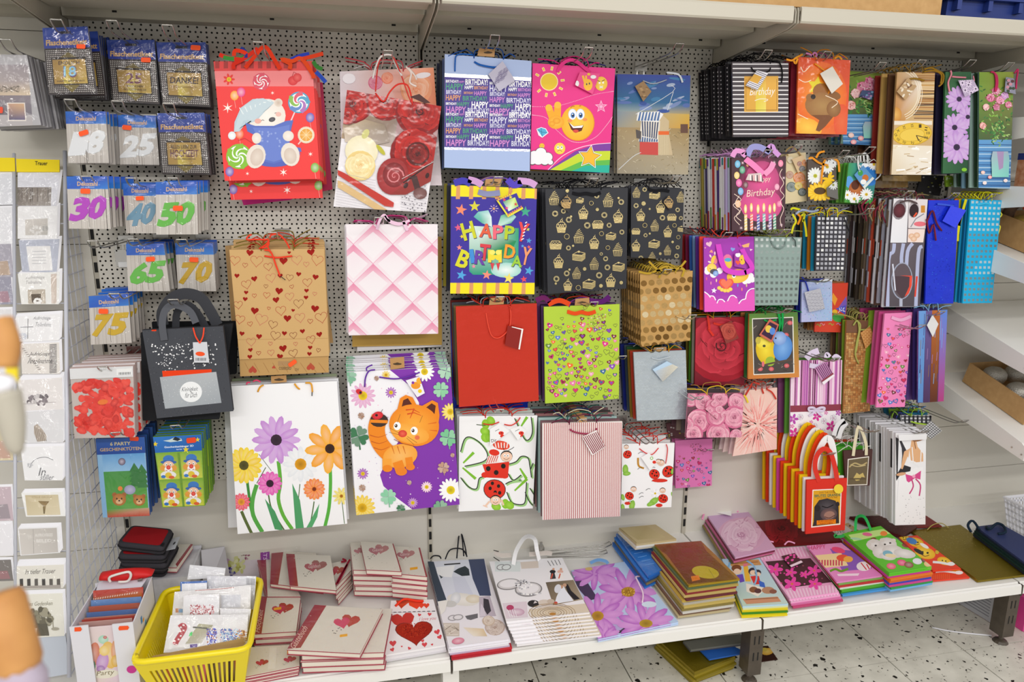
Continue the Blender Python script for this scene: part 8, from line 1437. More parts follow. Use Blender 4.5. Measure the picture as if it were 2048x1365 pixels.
for p in ([(770,90),(790,40),(850,20),(930,25)],[(1000,30),(1030,5),(1050,30)]): cord(pr[0],pr[1],pr[2],[q+(.008,) for q in p],.004,'#ee9ac4')
rr=flat('gift_bag','dark red rose gift bag lying under the hanging cloth bags','gift bag','B6',[(1150,45),(1600,-20),(1880,250),(1275,285)],.014,.005,lambda c:(c.poly([(1100,-40),(1920,-40),(1920,320),(1200,320)],'#7a1016'),c.rose(1400,150,190,'#3a060a','#8a141c','#b0222c',.6,12,7)),1,'#7a1016',slabel='gift bag underneath the dark red rose bag')
def a_leo(c):
    c.poly([(150,180),(420,180),(450,420),(150,420)],'#cbb08a')
    for k in range(30): c.ell(ru(170,300),ru(220,340),8,6,rc(['#2c2420','#5a4030','#d8a83a']),n=6,up=0)
    c.poly([(40,300),(180,255),(230,290),(90,345)],'#e2ded6'); c.text('LOVE',130,300,90,30,'#8a7a70',-14)
flat('greeting_card','leopard patterned card with lettering beneath the cloth bags','card','B7',[(20,310),(200,235),(290,300),(80,360)],.012,.004,a_leo,0,'#cbb08a')
def a_mar(c):
    for k in range(260): c.ell(ru(200,880),ru(180,340),3,2,rc(['#a8585a','#4a1416','#8a3438']),n=5,up=0)
flat('gift_bag','maroon glittery gift bag lying at the back right','gift bag','B7',[(210,190),(560,180),(690,265),(590,332)],.022,.006,a_mar,1,'#5c1c1e',slabel='gift bag under the maroon glittery one',m=1)
flat('gift_bag','dark red smooth gift bag under the white wedding bags','gift bag','B7',[(545,190),(755,185),(865,258),(620,268)],.02,.005,None,0,'#7c2424')
def a_pbd(c):
    c.poly([(-120,370),(500,370),(500,700),(-120,700)],['#e89ac8','#e48ac4','#e07ac0','#e690c8']); c.poly([(70,420),(300,440),(370,560),(160,580)],'#8a5ab8'); c.poly([(-60,470),(150,450),(200,540),(-10,560)],'#f0d8a0')
    for k in range(10): c.rect(-30+k*20,500,-20+k*20,540,'#c83a5a',up=0)
    c.line([(70,580),(110,565),(150,580),(200,562)],16,'#6a9a2a',sm=4); c.ell(160,485,44,24,'#e8583a'); c.ell(200,495,34,22,'#f0b04a'); c.ell(130,430,50,20,'#e84a7a',15); c.ell(310,545,52,34,'#f0e6e8'); c.line([(290,520),(330,570)],8,'#d83a4a'); c.line([(330,530),(350,565)],8,'#d83a4a'); c.text('HAPPY',-20,410,120,30,'#c82a6a',-6)
    c.poly([(120,600),(280,595),(270,612),(130,615)],'#f6dcea')
flat('gift_bag','pink and violet cake print gift bag in the multicoloured heap','gift bag','B7',[(-95,398),(150,378),(442,608),(120,655)],.055,.006,a_pbd,6,'#e48ac4',cols=['#7fb05a','#c8303a','#e6e2e2','#4fae2a','#3f8f24','#4a9ae0'],slabel='bright gift bag in the heap under the cake print bag',drift=(.0012,-.0035),jit=.004)
def a_gbear(c):
    c.poly([(140,240),(820,240),(820,620),(420,620)],'#5fc02c'); c.poly([(200,322),(450,280),(500,312),(240,368)],'#c8e88a')
    c.ell(335,318,36,13,'#e86a94',6); c.ell(452,312,26,18,'#f0883a'); c.ell(255,350,42,9,'#a8d8b0',6); c.ell(380,352,20,12,'#8a4a2c'); c.ell(605,398,26,13,'#8a3a2c',20)
    for x,y,rx,ry in ((390,395,62,42),(480,385,66,44),(430,440,60,50),(520,440,80,46),(600,455,80,32),(480,475,60,26)): c.ell(x,y,rx,ry,'#d8d2cc',10,14,c2='#f4f0ec')
    for x,y in ((345,390),(375,365),(440,360),(520,362)): c.ell(x,y,18,14,'#e0d8d0')
    for x,y in ((395,398),(460,390),(498,380)): c.ell(x,y,8,6,'#3a3230')
    c.ell(480,455,36,22,'#7fb8cc',8); c.ell(500,470,40,14,'#efe0b0',8)
    for x,y,col in ((505,545,'#e8547a'),(580,520,'#e83a7a'),(630,535,'#8a4a2a'),(690,510,'#e6e6ee'),(750,500,'#6a3a1c'),(770,530,'#e8c880')): c.ell(x,y,34,22,col,10,12,c2=mix(col,'#fff',.3))
gbr=flat('gift_bag','green gift bag with two hugging white bears and sweets','gift bag','B7',[(160,312),(430,258),(792,545),(492,592)],.078,.0065,a_gbear,8,'#5fc02c',cols=[None,'#c83a9a','#e8802c','#d86a24','#3a4ab8','#d84a9a','#3a9a4a','#7ab8e8','#e8d81c','#4aae3a'],slabel='bright gift bag in the heap under the green bears bag',drift=(-.0005,-.002),jit=.003)
for p in ([(115,330),(105,345),(150,345),(170,335)],[(250,300,.004),(255,250,.03),(310,245,.03),(360,295,.004)]): ribbon(gbr[0],gbr[1],gbr[2],p,20,'#2fae54',lift=.008)
def a_remo(c):
    c.poly([(540,320),(1080,320),(1080,660),(700,660)],'#e8442a')
    for x,y,r in ((680,375,46),(745,450,60),(880,508,40),(600,345,30)): c.ell(x,y,r*1.25,r*.7,'#f0b41c',16,18,c2='#f8d84a'); c.ell(x-r*.3,y-r*.1,r*.14,r*.12,'#222'); c.ell(x+r*.3,y,r*.14,r*.12,'#222'); c.line([(x-r*.4,y+r*.2),(x,y+r*.4),(x+r*.5,y+r*.25)],5,'#7a3a10',sm=3)
    c.ell(650,365,40,22,'#4a84c8',20); c.ell(700,440,40,14,'#2c2a2a',30); c.line([(800,515),(860,520),(930,535)],16,'#f0f0ee',sm=3); c.ell(930,528,28,14,'#f2f2f0'); c.ell(740,400,36,12,'#f6f2ea',30); c.ell(830,445,14,14,'#d8b83a')
flat('gift_bag','red gift bag with yellow smiley faces, upper of two','gift bag','B7',[(560,338),(690,325),(1000,560),(800,575)],.018,.005,a_remo,0,'#e8442a')
flat('gift_bag','red gift bag with smiley faces, lower of two at the edge','gift bag','B7',[(700,560),(985,555),(1062,622),(800,646)],.008,.005,lambda c:(c.ell(955,578,44,18,'#f0b41c',8),c.line([(820,585),(880,580),(960,590)],14,'#f2f2f0',sm=3),c.ell(985,590,30,13,'#f2f2f0'),[c.ell(790+i*14,600+j*10,3,2,'#f8a83a',n=5,up=0) for i in range(10) for j in range(4)]),0,'#e8442a')
gs=flat('gift_bag','large shiny olive gold gift bag at the right shelf end','gift bag','B7',[(640,290),(995,248),(1480,600),(1125,645)],.012,.005,lambda c:[c.ell(ru(700,1300),ru(270,430),2.5,1.6,'#c8b868',n=5,up=0) for k in range(120)],1,'#8f7c1e',m=1,slabel='plain bag under the olive gold one')
cord(gs[0],gs[1],gs[2],[(760,290,.003),(800,265,.01),(860,255,.01),(910,275,.003)],.002,'#b8a860')
nv=flat('gift_bag','navy blue gift bag with dark cord at the far right','gift bag','B7',[(1108,262),(1280,240),(1640,440),(1490,545)],.05,.007,None,4,'#2c3764',cols=['#1c2a3a','#16302c','#122c28','#1a2440'],slabel='dark green or navy bag lying under the navy blue one',drift=(-.004,-.001),mats=[PAPER,FOIL,GLOSS,FOIL2])
for p in ([(1130,290,.003),(1080,255,.02),(1045,275,.015),(1070,305,.004)],[(1180,270,.004),(1200,300,.012),(1250,260,.012),(1300,275,.01),(1310,320,.01),(1260,320,.004)]): cord(nv[0],nv[1],nv[2],p,.005,'#16283a')
# ---------------------------------------------------------------- left end: boxes, wallets, basket
def a_bd(c):
    q=[(1372,248),(2400,215),(2400,870),(1400,850)]; c.poly([(1350,200),(2450,200),(2450,900),(1350,900)],['#d8d0d4','#d6ccd6','#c8bcc8','#d0c8cc'])
    for x,y,r,col,k in ((1450,330,60,'#9a6a94',14),(1460,430,80,'#a0508a',18),(1650,310,60,'#7a8a5a',10),(1600,480,120,'#dcd8cc',26),(1700,420,70,'#e0a890',10),(1500,640,110,'#a87094',26),(1730,690,120,'#b8b860',30),(1885,540,66,'#8a2a5a',16),(1640,790,70,'#4a3a8a',14)):
        for i in range(k): a=ru(0,6.28); d=R.random()**.5*r; c.ell(x+d*cos(a),y+d*sin(a),r*.3,r*.18,mix(col,rc(['#fff','#000']),ru(0,.35)),ru(0,180),8)
    c.line([(1790,560),(1860,545)],5,'#4a3a30'); c.line([(2000,240),(2050,400),(2060,600)],5,'#a83a7a'); c.poly([(2060,200),(2180,200),(2180,900),(2060,900)],'#8a3a98'); c.text('GEBURTSTAG',2120,520,560,50,'#ead8ee',90); c.text('WILL',2290,330,150,40,'#b0a4b4',80)
c=CV(Pl((0,-.02,0),(0,-.995,.1)),'D3',[(1372,248),(2600,215),(2600,880),(1400,880)]); Pq=c.slab([(1372,248),(2600,215),(2600,880),(1400,880)],.006,'#d8d0d4'); a_bd(c)
o=c.build('guest_book',PT,None,(Pq[2]+Pq[3])/2); tag(o,'birthday book with lilac flowers leaning against the wall','book'); mk('plastic_sleeve',[p+V((0,-.004,0)) for p in Pq],[(0,1,2,3)],FILM,o,(Pq[2]+Pq[3])/2)
MARB=mat('grey_marbled_card','#c9c8cc',rough=.6,noise=(18,'#b8b6bc','#d8d8dc'))
tr=MB().box(-.985,-.775,-.195,-.188,ZS,ZS+.142).box(-.985,-.979,-.188,-.006,ZS,ZS+.142).box(-.781,-.775,-.188,-.006,ZS,ZS+.142).box(-.985,-.775,-.012,-.006,ZS,ZS+.15).box(-.979,-.781,-.188,-.012,ZS+.132,ZS+.138).build('display_box',MARB,None,(-.88,-.1,ZS)); tag(tr,'grey marbled cardboard tray box behind the yellow basket','box')
for x,yy in ((-.73,0),):
    b=MB().slab([(-.768,-.05,.41),(-.70,-.02,.40),(-.69,-.02,.262),(-.762,-.10,.262)],V((.4,-.9,.1)).normalized(),.006,0,'#b8b6bc'); o=b.build('folded_card_box',PAPER,None,(-.73,-.05,ZS),colors=True); tag(o,'grey folded cardboard box leaning upright beside the tray box','box')
gbook('cream hearts book lying on the grey tray box',[(950,405),(1128,405),(905,725),(735,720)],.165,0,[(1100,405),(1132,405),(920,715),(895,680)],None,fr='D3',t=.018)
def wallet(q,h,lab,dx=0,dy=0,ang=0,sh=True):
    pl=shelfp(ZS+h); P=[pl.hit(*px('D3',*p)) for p in q]; ce=sum(P,V())/4
    def rnd(s,z):
        o=[]
        for i in range(4):
            a,b,d=P[i-1],P[i],P[(i+1)%4]; e1=(a-b).normalized()*.02; e2=(d-b).normalized()*.02
            for t in (0,.25,.5,.75,1): p=b+e1*(1-t)**2+e2*t**2; o.append(ce+(p-ce)*s+V((dx,dy,z)))
        return o
    m=MB(); n=20; L=[rnd(.965,-.026),rnd(1,-.021),rnd(1,-.005),rnd(.965,0),rnd(.84,.0005)]; vs=[v for r in L for v in r]; fs=[(i*n+k,i*n+(k+1)%n,(i+1)*n+(k+1)%n,(i+1)*n+k)[::-1] for i in range(4) for k in range(n)]+[tuple(range(n))]
    m.add(vs,fs,0,'#3d3b40'); o=m.build('disc_wallet',MATTE,None,ce+V((dx,dy,-.026)),True,True); tag(o,lab,'wallet'); og=ce+V((dx,dy,-.026))
    r=rnd(.845,.0009); MB().add(r,[tuple(range(n))[::-1]],0,'#a01c22').build('fabric_panel',MATTE,o,og,colors=True)
    z=rnd(1.012,-.013); MB().tube(z+[z[0]],.0022,5,0,'#201f22').build('zip',CLOTH,o,og,True,True)
    k=P[2]+(P[1]-P[2])*.15+V((dx-.006,dy,.002)); MB().box(k.x-.004,k.x+.004,k.y-.008,k.y+.008,k.z-.003,k.z+.002,0,'#1c1b1e').build('zip_pull',CLOTH,o,og,colors=True)
    return o,og
wq=[(290,140),(868,195),(725,455),(85,385)]
WZ=.142
wallet([(290,330),(950,440),(740,760),(110,720)],WZ+.0275,'red and black disc wallet, lowest of the stack')
wallet([(300,300),(940,390),(760,690),(130,660)],WZ+.055,'red and black disc wallet, third from the top')
wallet([(300,270),(880,330),(745,570),(95,560)],WZ+.0825,'red and black disc wallet, second from the top')
wt=wallet(wq,WZ+.115,'red and black disc wallet on top of the stack')
c=CV(shelfp(ZS+WZ+.083),'D3'); c.slab([(845,325),(958,300),(890,465),(765,490)],.0008,'#c2c4ca'); c.l=.0012; c.ell(878,395,26,10,'#3a3a40',-50); o=c.build('hang_tab',PT,wt[0],wt[1])
# red key pouch with white carabiner
pz=shelfp(ZS+.245); g=lambda x,y,d=0:Pl((0,-.36,0),(0,-1,.0)).hit(*px('D3',x,y))+V((0,-d,0))
m=MB(); A=g(-120,840); B=g(590,790); n=10; vs=[];fs=[]
for i in range(n+1):
    t=i/n; c0=A+(B-A)*t; h_=.014*sin(math.pi*min(1,max(.06,t)))**.5+.003
    for k in range(8): a=k*math.pi/4; vs.append(c0+V((0,cos(a)*.02,sin(a)*h_)))
for i in range(n):
    for k in range(8): fs.append((i*8+k,i*8+(k+1)%8,(i+1)*8+(k+1)%8,(i+1)*8+k))
fs+=[tuple(range(8))[::-1],tuple(n*8+k for k in range(8))]
m.add(vs,fs,0,'#cf1c1e'); ro_=(A+B)/2; kp=m.build('key_pouch',PAPER,None,ro_,True,True); tag(kp,'red key pouch with white carabiner lying above the card box','pouch')
MB().tube([g(x,y,.024) for x,y in ((45,860),(25,820),(60,780),(260,725),(310,740),(315,790),(270,850),(150,858))],.0035,7,0,'#e2dcd6',3).build('carabiner',CLOTH,kp,ro_,True,True)
MB().tube([g(410,850,.02),g(470,835,.02)],.004,6,0,'#5a5a60').build('clasp',STEEL,kp,ro_)
# white card box at the left front
F=Pl((0,-.558,0),(0,-1,0)); fx=lambda x,y:F.hit(*px('D1',x,y))
x0,x1=-.985,-.835; zt=.497; bx=MB(); Wc='#dcdbe2'
bx.box(x0,x1,-.558,-.36,ZS,ZS+.004,0,Wc).box(x0,x0+.003,-.558,-.36,ZS,.49,0,Wc)
for X in (x1-.003,): bx.prism([(X,-.558,ZS),(X,-.558,.482),(X,-.50,.488),(X,-.36,.502),(X,-.36,ZS)],(.003,0,0),0,Wc)
bx.box(x0,x1,-.363,-.36,ZS,.500,0,Wc)
bx.box(x0,x0+.044,-.561,-.558,ZS,zt-.004,0,Wc).box(x1-.05,x1,-.561,-.558,ZS,zt-.01,0,Wc).box(x0+.044,x1-.05,-.561,-.558,ZS,ZS+.03,0,Wc)
bx.prism([(x0+.01,-.36,.501),(x1-.01,-.36,.503),(x1-.02,-.40,.493),(x0+.012,-.40,.491)],(0,0,.002),0,'#d4d2dc')
cb_=bx.build('card_box',PAPER,None,(-.91,-.46,ZS),colors=True); tag(cb_,'white cardboard display box of party cards on the left shelf corner','box')
fc=CV(F,'D1'); fc.l=.004
for q in ([(0,720),(70,715),(88,740),(72,765),(0,768)],[(520,705),(620,700),(634,722),(618,748),(518,755),(508,732)]): fc.poly(q,'#f2551f')
fc.ell(662,1208,58,45,'#c83a94'); fc.text('Party',430,1395,150,26,'#c8a8b8',-3); fc.build('price_sticker',PT,cb_,(-.91,-.46,ZS))
sd=MB()
for k in range(7): sd.add([(x1+.0006,-.50+.016*k,.44-.015*k+.01*(k%2)),(x1+.0006,-.488+.016*k,.44-.015*k+.01*(k%2)),(x1+.0006,-.488+.016*k,.46-.015*k),(x1+.0006,-.50+.016*k,.46-.015*k)],[(0,1,2,3)],0,['#3a8ac8','#e8a03a','#7ab8e0','#d85a3a','#e8c83a','#5a9ad0','#c87a4a'][k])
sd.build('printed_panel',PAPER,cb_,(-.91,-.46,ZS),colors=True)
def pcard(y,zt_,lab,art,base,lean=.12):
    pl=Pl((0,y,.4),(0,-1,lean)); a=V((x0+.012,0,0)); f=lambda X,Z:V((X,y+(Z-.4)*lean,Z))
    P=[f(x0+.01,zt_+.004),f(x1-.012,zt_),f(x1-.012,ZS+.006),f(x0+.01,ZS+.006)]; c=CV(pl,'D1',[toF('D1',p) for p in P]); c.mb.slab(P,pl.n,.0015,0,base); c.l=.0004
    if art: art(c)
    o=c.build('party_card',PT,None,(P[2]+P[3])/2); tag(o,lab,'greeting card'); mk('plastic_sleeve',[p+pl.n*.0022 for p in P],[(0,1,2,3)],FILM,o,(P[2]+P[3])/2)
def a_pty(c):
    c.poly([(112,690),(482,660),(556,1340),(190,1380)],['#e6d6d4','#ead6dc','#e8d0e0','#ecdcd0'])
    for x,y,rx,ry,col,a in ((330,870,60,50,'#a8d8c0',0),(350,845,22,18,'#c84a4a',0),(215,1050,70,150,'#d87a5a',10),(400,1050,90,160,'#ecc05a',-10),(320,1130,70,110,'#c890d0',15),(460,1000,40,120,'#e8a06a',0),(470,1120,50,70,'#e8b83a',0),(340,1000,60,60,'#f2d070',0),(200,1170,40,60,'#5a9a7a',0),(300,1210,50,40,'#a870b8',0)): c.ell(x,y,rx,ry,col,a,16,c2=mix(col,'#fff',.35))
    c.ell(360,1270,150,50,'#f0ead8',-6,16); c.text('Party',355,1262,200,70,'#7a6a3a',-6,.3)
pcard(-.552,.478,'pink party card with pastel blobs at the front of the white box',a_pty,'#e8d6dc',0)
def a_car(c):
    c.poly([(100,380),(780,280),(780,460),(140,600)],['#b83a2c','#c04030','#d89a3a','#d8b04a'])
    for k in range(22): c.poly([(125+k*28,405-k*4.2),(140+k*28,402-k*4.2),(134+k*28,422-k*4.2),(119+k*28,425-k*4.2)],'#e8c8b8',up=0)
    c.poly([(190,500),(320,440),(520,400),(700,400),(720,450),(330,510)],'#c8762c'); c.ell(320,485,34,26,'#4a2a24'); c.ell(580,435,36,26,'#4a2a24'); c.poly([(150,540),(760,450),(760,480),(150,580)],'#6a90c8')
pcard(-.44,.50,'red racing car party card in the white box',a_car,'#c04030',.3)
for k,(yy,zz,col,l) in enumerate(((-.455,.485,'#6a90c8','blue'),(-.47,.478,'#b8604a','rust'),(-.485,.472,'#5a78b0','dark blue'),(-.50,.468,'#c88a7a','dusky pink'),(-.515,.474,'#b8483c','brick red'),(-.53,.478,'#c8a098','pale pink'))): pcard(yy,zz,l+' edged party card standing inside the white box',None,col,.25-.04*k)
# yellow basket with sachets
bq=[V((-.822,-.640,.42)),V((-.540,-.640,.42)),V((-.548,-.290,.42)),V((-.822,-.300,.42))]; bo=[V((-.795,-.572,ZS+.004)),V((-.572,-.572,ZS+.004)),V((-.575,-.33,ZS+.004)),V((-.797,-.335,ZS+.004))]
bk=MB(); ce=(bo[0]+bo[2])/2
bk.hexa([bo[3],bo[2],bo[1],bo[0]],[v-V((0,0,.003)) for v in (bo[3],bo[2],bo[1],bo[0])])
for i in range(4):
    j=(i+1)%4; L=(bq[j]-bq[i]).length; nb=int(L/.0165)
    def at_(u,v): return (bo[i]*(1-u)+bo[j]*u)*(1-v)+(bq[i]*(1-u)+bq[j]*u)*v
    inn=lambda p:p+(ce-p).normalized()*.003*V((1,1,0)).length*.5
    def panel(u0,u1,v0,v1):
        a=[at_(u0,v1),at_(u1,v1),at_(u1,v0),at_(u0,v0)]; nn=(a[1]-a[0]).cross(a[3]-a[0]).normalized(); bk.hexa(a,[p+nn*.0025 for p in a])
    panel(0,1,.74,1); panel(0,1,0,.14); panel(0,.09,.14,.74); panel(.91,1,.14,.74)
    for k in range(nb):
        u=.09+(k+.0)*.82/nb; panel(u+.82/nb*.5,u+.82/nb,.14,.74)
b_=bk.build('basket',YPL,None,ce); tag(b_,'yellow plastic slatted basket full of sachets at the front left','basket')
rim=[]
for i in range(4):
    p,a,d=bq[i],bq[i-1],bq[(i+1)%4]; e1=(a-p).normalized()*.03; e2=(d-p).normalized()*.03; rim+=[p+e1*(1-t)**2+e2*t**2 for t in (0,.33,.67,1)]
MB().tube(rim+[rim[0],rim[1]],.0085,8).build('rim',YPL,b_,ce,True)
for i in range(1):
    c=MB(); P=[V((-.80,-.555,.375)),V((-.565,-.56,.40)),V((-.57,-.558,ZS+.012)),V((-.785,-.556,ZS+.012))]; c.slab(P,(0,-1,0),.003,0,'#b89a6a'); o=c.build('cardboard_strip',PAPER,None,(P[2]+P[3])/2,colors=True); tag(o,'brown cardboard strip lining the front of the yellow basket','cardboard')
    c=MB()
    for k in range(9): x=-.77+k*.022; c.slab([V((x,-.5645,.352)),V((x+.013,-.5645,.352)),V((x+.013,-.5645,ZS+.01)),V((x,-.5645,ZS+.01))],(0,-1,0),.001,0,['#c86a4a','#8a7a5a','#b85a48','#d8a88a','#e0708a','#6a5a44','#a88a6a','#5a4a3c','#c86a50'][k])
    c.build('printed_panel',PAPER,o,(P[2]+P[3])/2,colors=True)
def sachet(y,q,art,lab,base='#ecebee',lean=.55):
    pl=Pl((0,y,.42),(0,-1,lean)); c=CV(pl,'D2',q); P=c.slab(q,.0035,base); c.l=.0005
    if art: art(c)
    og=(P[2]+P[3])/2; o=c.build('sachet',PT,None,og); tag(o,lab,'sachet'); film(c,o,og,q,.0028)
sachet(-.33,[(500,58),(897,95),(885,200),(470,222)],None,'white envelope sachet furthest back above the yellow basket','#e4e4e8')
sachet(-.36,[(690,182),(1238,186),(1215,560),(700,420)],lambda c:([c.rect(1130+k*11,210,1135+k*11+(k%3),285,'#8a8a90',up=0) for k in range(9)]),'clear sachet with barcode at the basket back','#dcdce2')
sachet(-.385,[(393,248),(690,236),(690,560),(392,560)],lambda c:(c.poly([(410,270),(690,258),(690,600),(410,600)],'#e9e9ee')),'blue edged sachet standing in the yellow basket','#3a6ab8')
sachet(-.41,[(330,360),(1180,285),(1172,640),(300,640)],lambda c:(c.line([(560,345),(800,330),(990,312)],8,'#c88a84'),c.poly([(850,395),(1065,392),(1062,535),(850,540)],'#d8d9e0'),c.rect(340,545,400,590,'#c88a5a'),c.rect(375,550,420,590,'#7fa8d0')),'wide clear sachet with white card in the middle of the basket','#e6e4e4')
sachet(-.44,[(430,400),(828,385),(825,690),(420,690)],lambda c:[c.ell(ru(505,770),ru(505,610),9,6,rc(['#b8303c','#c85a64','#e8c8cc','#a82434','#d88a94']),ru(0,180),5,up=0) for k in range(150)],'sachet of red and white sprinkles in the yellow basket')
sachet(-.465,[(838,545),(1182,552),(1148,800),(838,800)],lambda c:(c.rect(860,630,1010,730,'#f4f4f6'),[c.ell(1050+k*12,685+10*(k%2),5,16,'#5a5a60',10,6,up=0) for k in range(4)]),'sachet with printed paper slip at the basket right')
def a_candy(c):
    c.line([(330,950),(370,880),(410,820),(440,760),(420,735),(385,760)],60,'#b83a44',sm=4)
    for x,y in ((350,950),(330,910),(375,890),(400,850),(395,800),(430,790),(400,755),(430,730)): c.ell(x,y,12,10,'#f0e8ea')
    c.poly([(600,715),(760,730),(630,930),(450,940)],['#b8b494','#a8a488','#d0ccc0','#b0ac94']); c.poly([(500,820),(530,800),(525,850),(490,855)],'#4ad86a'); c.poly([(540,745),(700,760),(690,775),(530,762)],'#5a5a4c')
    for k in range(160): t=R.random(); x=ru(690,800); y=ru(770,970); c.ell(x,y,9,7,rc(['#2a3ac8','#3a5ae0','#1c2a9a','#c87a3a','#8a9af0']),ru(0,180),5,up=0)
    for k in range(190): x=ru(840,1080); y=ru(775,945); c.ell(x,y,10,7,rc(['#5a9ad8','#8ac0e8','#3a6ac0','#d8a8b8','#a8d0f0','#6a6ac8']),ru(0,180),5,up=0)
    for k in range(120): x=ru(1010,1140); y=ru(785,970); c.ell(x,y,10,8,rc(['#c8861c','#e8a83a','#a86414','#f0cc7a']),ru(0,180),5,up=0)
    c.poly([(445,955),(640,935),(640,975),(445,990)],'#f0f0f2'); c.poly([(500,948),(585,940),(582,975),(505,982)],'#5a3a98'); c.rect(870,640,1020,760,'#eeeef0')
sachet(-.50,[(285,622),(1150,612),(1130,985),(205,1040)],a_candy,'large front sachet with candy canes and blue and gold confetti','#e8e7ea',.75)
# ================================================================ right bay beyond the perforated wall, top boxes, floor, foreground
def slope_shelf(z,lab,drop=.137,L=.474,flatb=False):
    x0,x1=2.012,2.985; m=MB(); d=drop
    Y=lambda t:-.02-L*t; Zz=lambda t:z-d*t
    m.prism([(x0,Y(0),Zz(0)),(x0,Y(1),Zz(1)),(x0,Y(1)-.004,Zz(1)-.004),(x0,Y(1)-.004,Zz(1)-.036),(x0,Y(.985),Zz(.985)-.03),(x0,Y(.97),Zz(.97)-.012),(x0,Y(0),Zz(0)-.012)],(x1-x0,0,0))
    o=m.build('sloping_shelf' if d>.02 else 'wall_shelf',SHELFW,None,(2.5,-.25,z)); tag(o,lab,'shelf')
    for X in (2.003,2.985):
        b=MB().prism([(X,Y(0),Zz(0)+.014),(X,Y(.97),Zz(.97)+.008),(X,Y(1)-.003,Zz(1)-.002),(X,Y(1)-.003,Zz(1)-.048),(X,Y(.93),Zz(.93)-.05),(X,Y(.0),Zz(0)-.085)],(.006,0,0))
        r=b.build('shelf_bracket',SHELFW,o,(2.5,-.25,z))
        for t in (.9,.985): MB().tube([(X-.002,Y(t),Zz(t)-.03),(X+.0,Y(t),Zz(t)-.03)],.0032,8).build('bolt',STEEL,r,(2.5,-.25,z))
    return o
slope_shelf(.868,'lowest white sloping shelf at the right carrying a box of ornaments')
slope_shelf(1.155,'upper white sloping shelf at the right, empty')
slope_shelf(1.435,'white sloping shelf at the right carrying a big cardboard box',.12)
slope_shelf(1.60,'narrow white shelf at the far right carrying red patterned boxes',.0,.44)
slope_shelf(1.83,'highest white shelf at the far right carrying framed goods',.0,.40)
def cbox(name,lab,cat_,c,sz,ang=0,tilt=0,open_=True,mt=None):
    """open cardboard tray: centre of base c, size sz, tilted about x by tilt"""
    w,d,h=sz; t=.004; m=MB()
    m.box(-w/2,w/2,-d/2,d/2,0,t).box(-w/2,w/2,-d/2,-d/2+t,t,h).box(-w/2,w/2,d/2-t,d/2,t,h).box(-w/2,-w/2+t,-d/2+t,d/2-t,t,h).box(w/2-t,w/2,-d/2+t,d/2-t,t,h)
    if not open_: m.box(-w/2+t,w/2-t,-d/2+t,d/2-t,h-t,h)
    o=m.build(name,mt or CARD); o.location=c; o.rotation_euler=(tilt,0,ang); tag(o,lab,cat_); return o
TI=math.atan(.137/.474)
def on_slope(z,y,dz=0,drop=.137): return z+drop*(y+.02)/.474+dz
cbox('cardboard_box','brown open cardboard tray of silver ornaments on the lowest sloping shelf','box',(2.36,-.235,on_slope(.868,-.235,.003)),(.5,.3,.085),0,TI)
q=random.Random(5)
GL=mat('silver_glitter','#b9b6ae',rough=.35,metal=.6,bump=(220,1),bumpd=.004); GG=mat('gold_glitter','#b89a4a',rough=.35,metal=.6,bump=(220,1),bumpd=.004)
def bauble(c,r,m,lab,cat_='bauble'):
    b=MB(); n=10
    vs=[V((r*sin(math.pi*i/7)*cos(2*math.pi*k/n),r*sin(math.pi*i/7)*sin(2*math.pi*k/n),r*.8*cos(math.pi*i/7))) for i in range(8) for k in range(n)]
    b.add(vs,[(i*n+k,i*n+(k+1)%n,(i+1)*n+(k+1)%n,(i+1)*n+k)[::-1] for i in range(7) for k in range(n)]); o=b.build('bauble',m,None,(0,0,0),True); o.location=c; tag(o,lab,cat_,'glitter baubles in the trays'); return o
for i in range(4):
    for j in range(2): x=2.17+i*.1; y=-.175-j*.11; bauble((x,y,on_slope(.868,y,.07)),.045,GL,'silver glitter bauble in the lower tray, %s row, number %s from the left'%(['back','front'][j],['one','two','three','four'][i]))
st=MB().box(2.255,2.285,-.345,-.33,0,.004).build('price_sticker',ORG); st.location=(0,0,on_slope(.868,-.3,.105)); st.parent=[o for o in bpy.data.objects if o.name.startswith('bauble')][-1]; st.location=(-2.27,.34,.04)
cbox('cardboard_box','large brown cardboard tray with gold ornaments on the third sloping shelf','box',(2.40,-.235,on_slope(1.435,-.235,.003,.12)),(.56,.32,.10),0,math.atan(.12/.474))
for i in range(5): x=2.17+i*.1; y=-.2; bauble((x,y,on_slope(1.435,y,.085,.12)),.046,GG if i<3 else GL,'glitter bauble in the upper tray, back row, number %s from the left'%['one','two','three','four','five'][i])
for i in range(3): x=2.2+i*.1; y=-.31; bauble((x,y,on_slope(1.435,y,.085,.12)),.046,GL if i!=1 else GG,'glitter bauble in the upper tray, front row, number %s from the left'%['one','two','three'][i])
o=MB().tube([(2.17,-.12,1.49),(2.19,-.12,1.535),(2.23,-.13,1.55),(2.26,-.14,1.53)],lambda t:.022-.01*t,8,0,None,3).build('bird_ornament',mat('brown_ornament','#6a5040',.8,noise=(60,'#5a4436','#7a5c48')),None,(2.2,-.12,1.48),True); tag(o,'brown bird ornament with orange spot above the upper tray','ornament')
MB().box(2.205,2.235,-.158,-.15,1.525,1.545).build('orange_spot',ORG,o,(2.2,-.12,1.48))
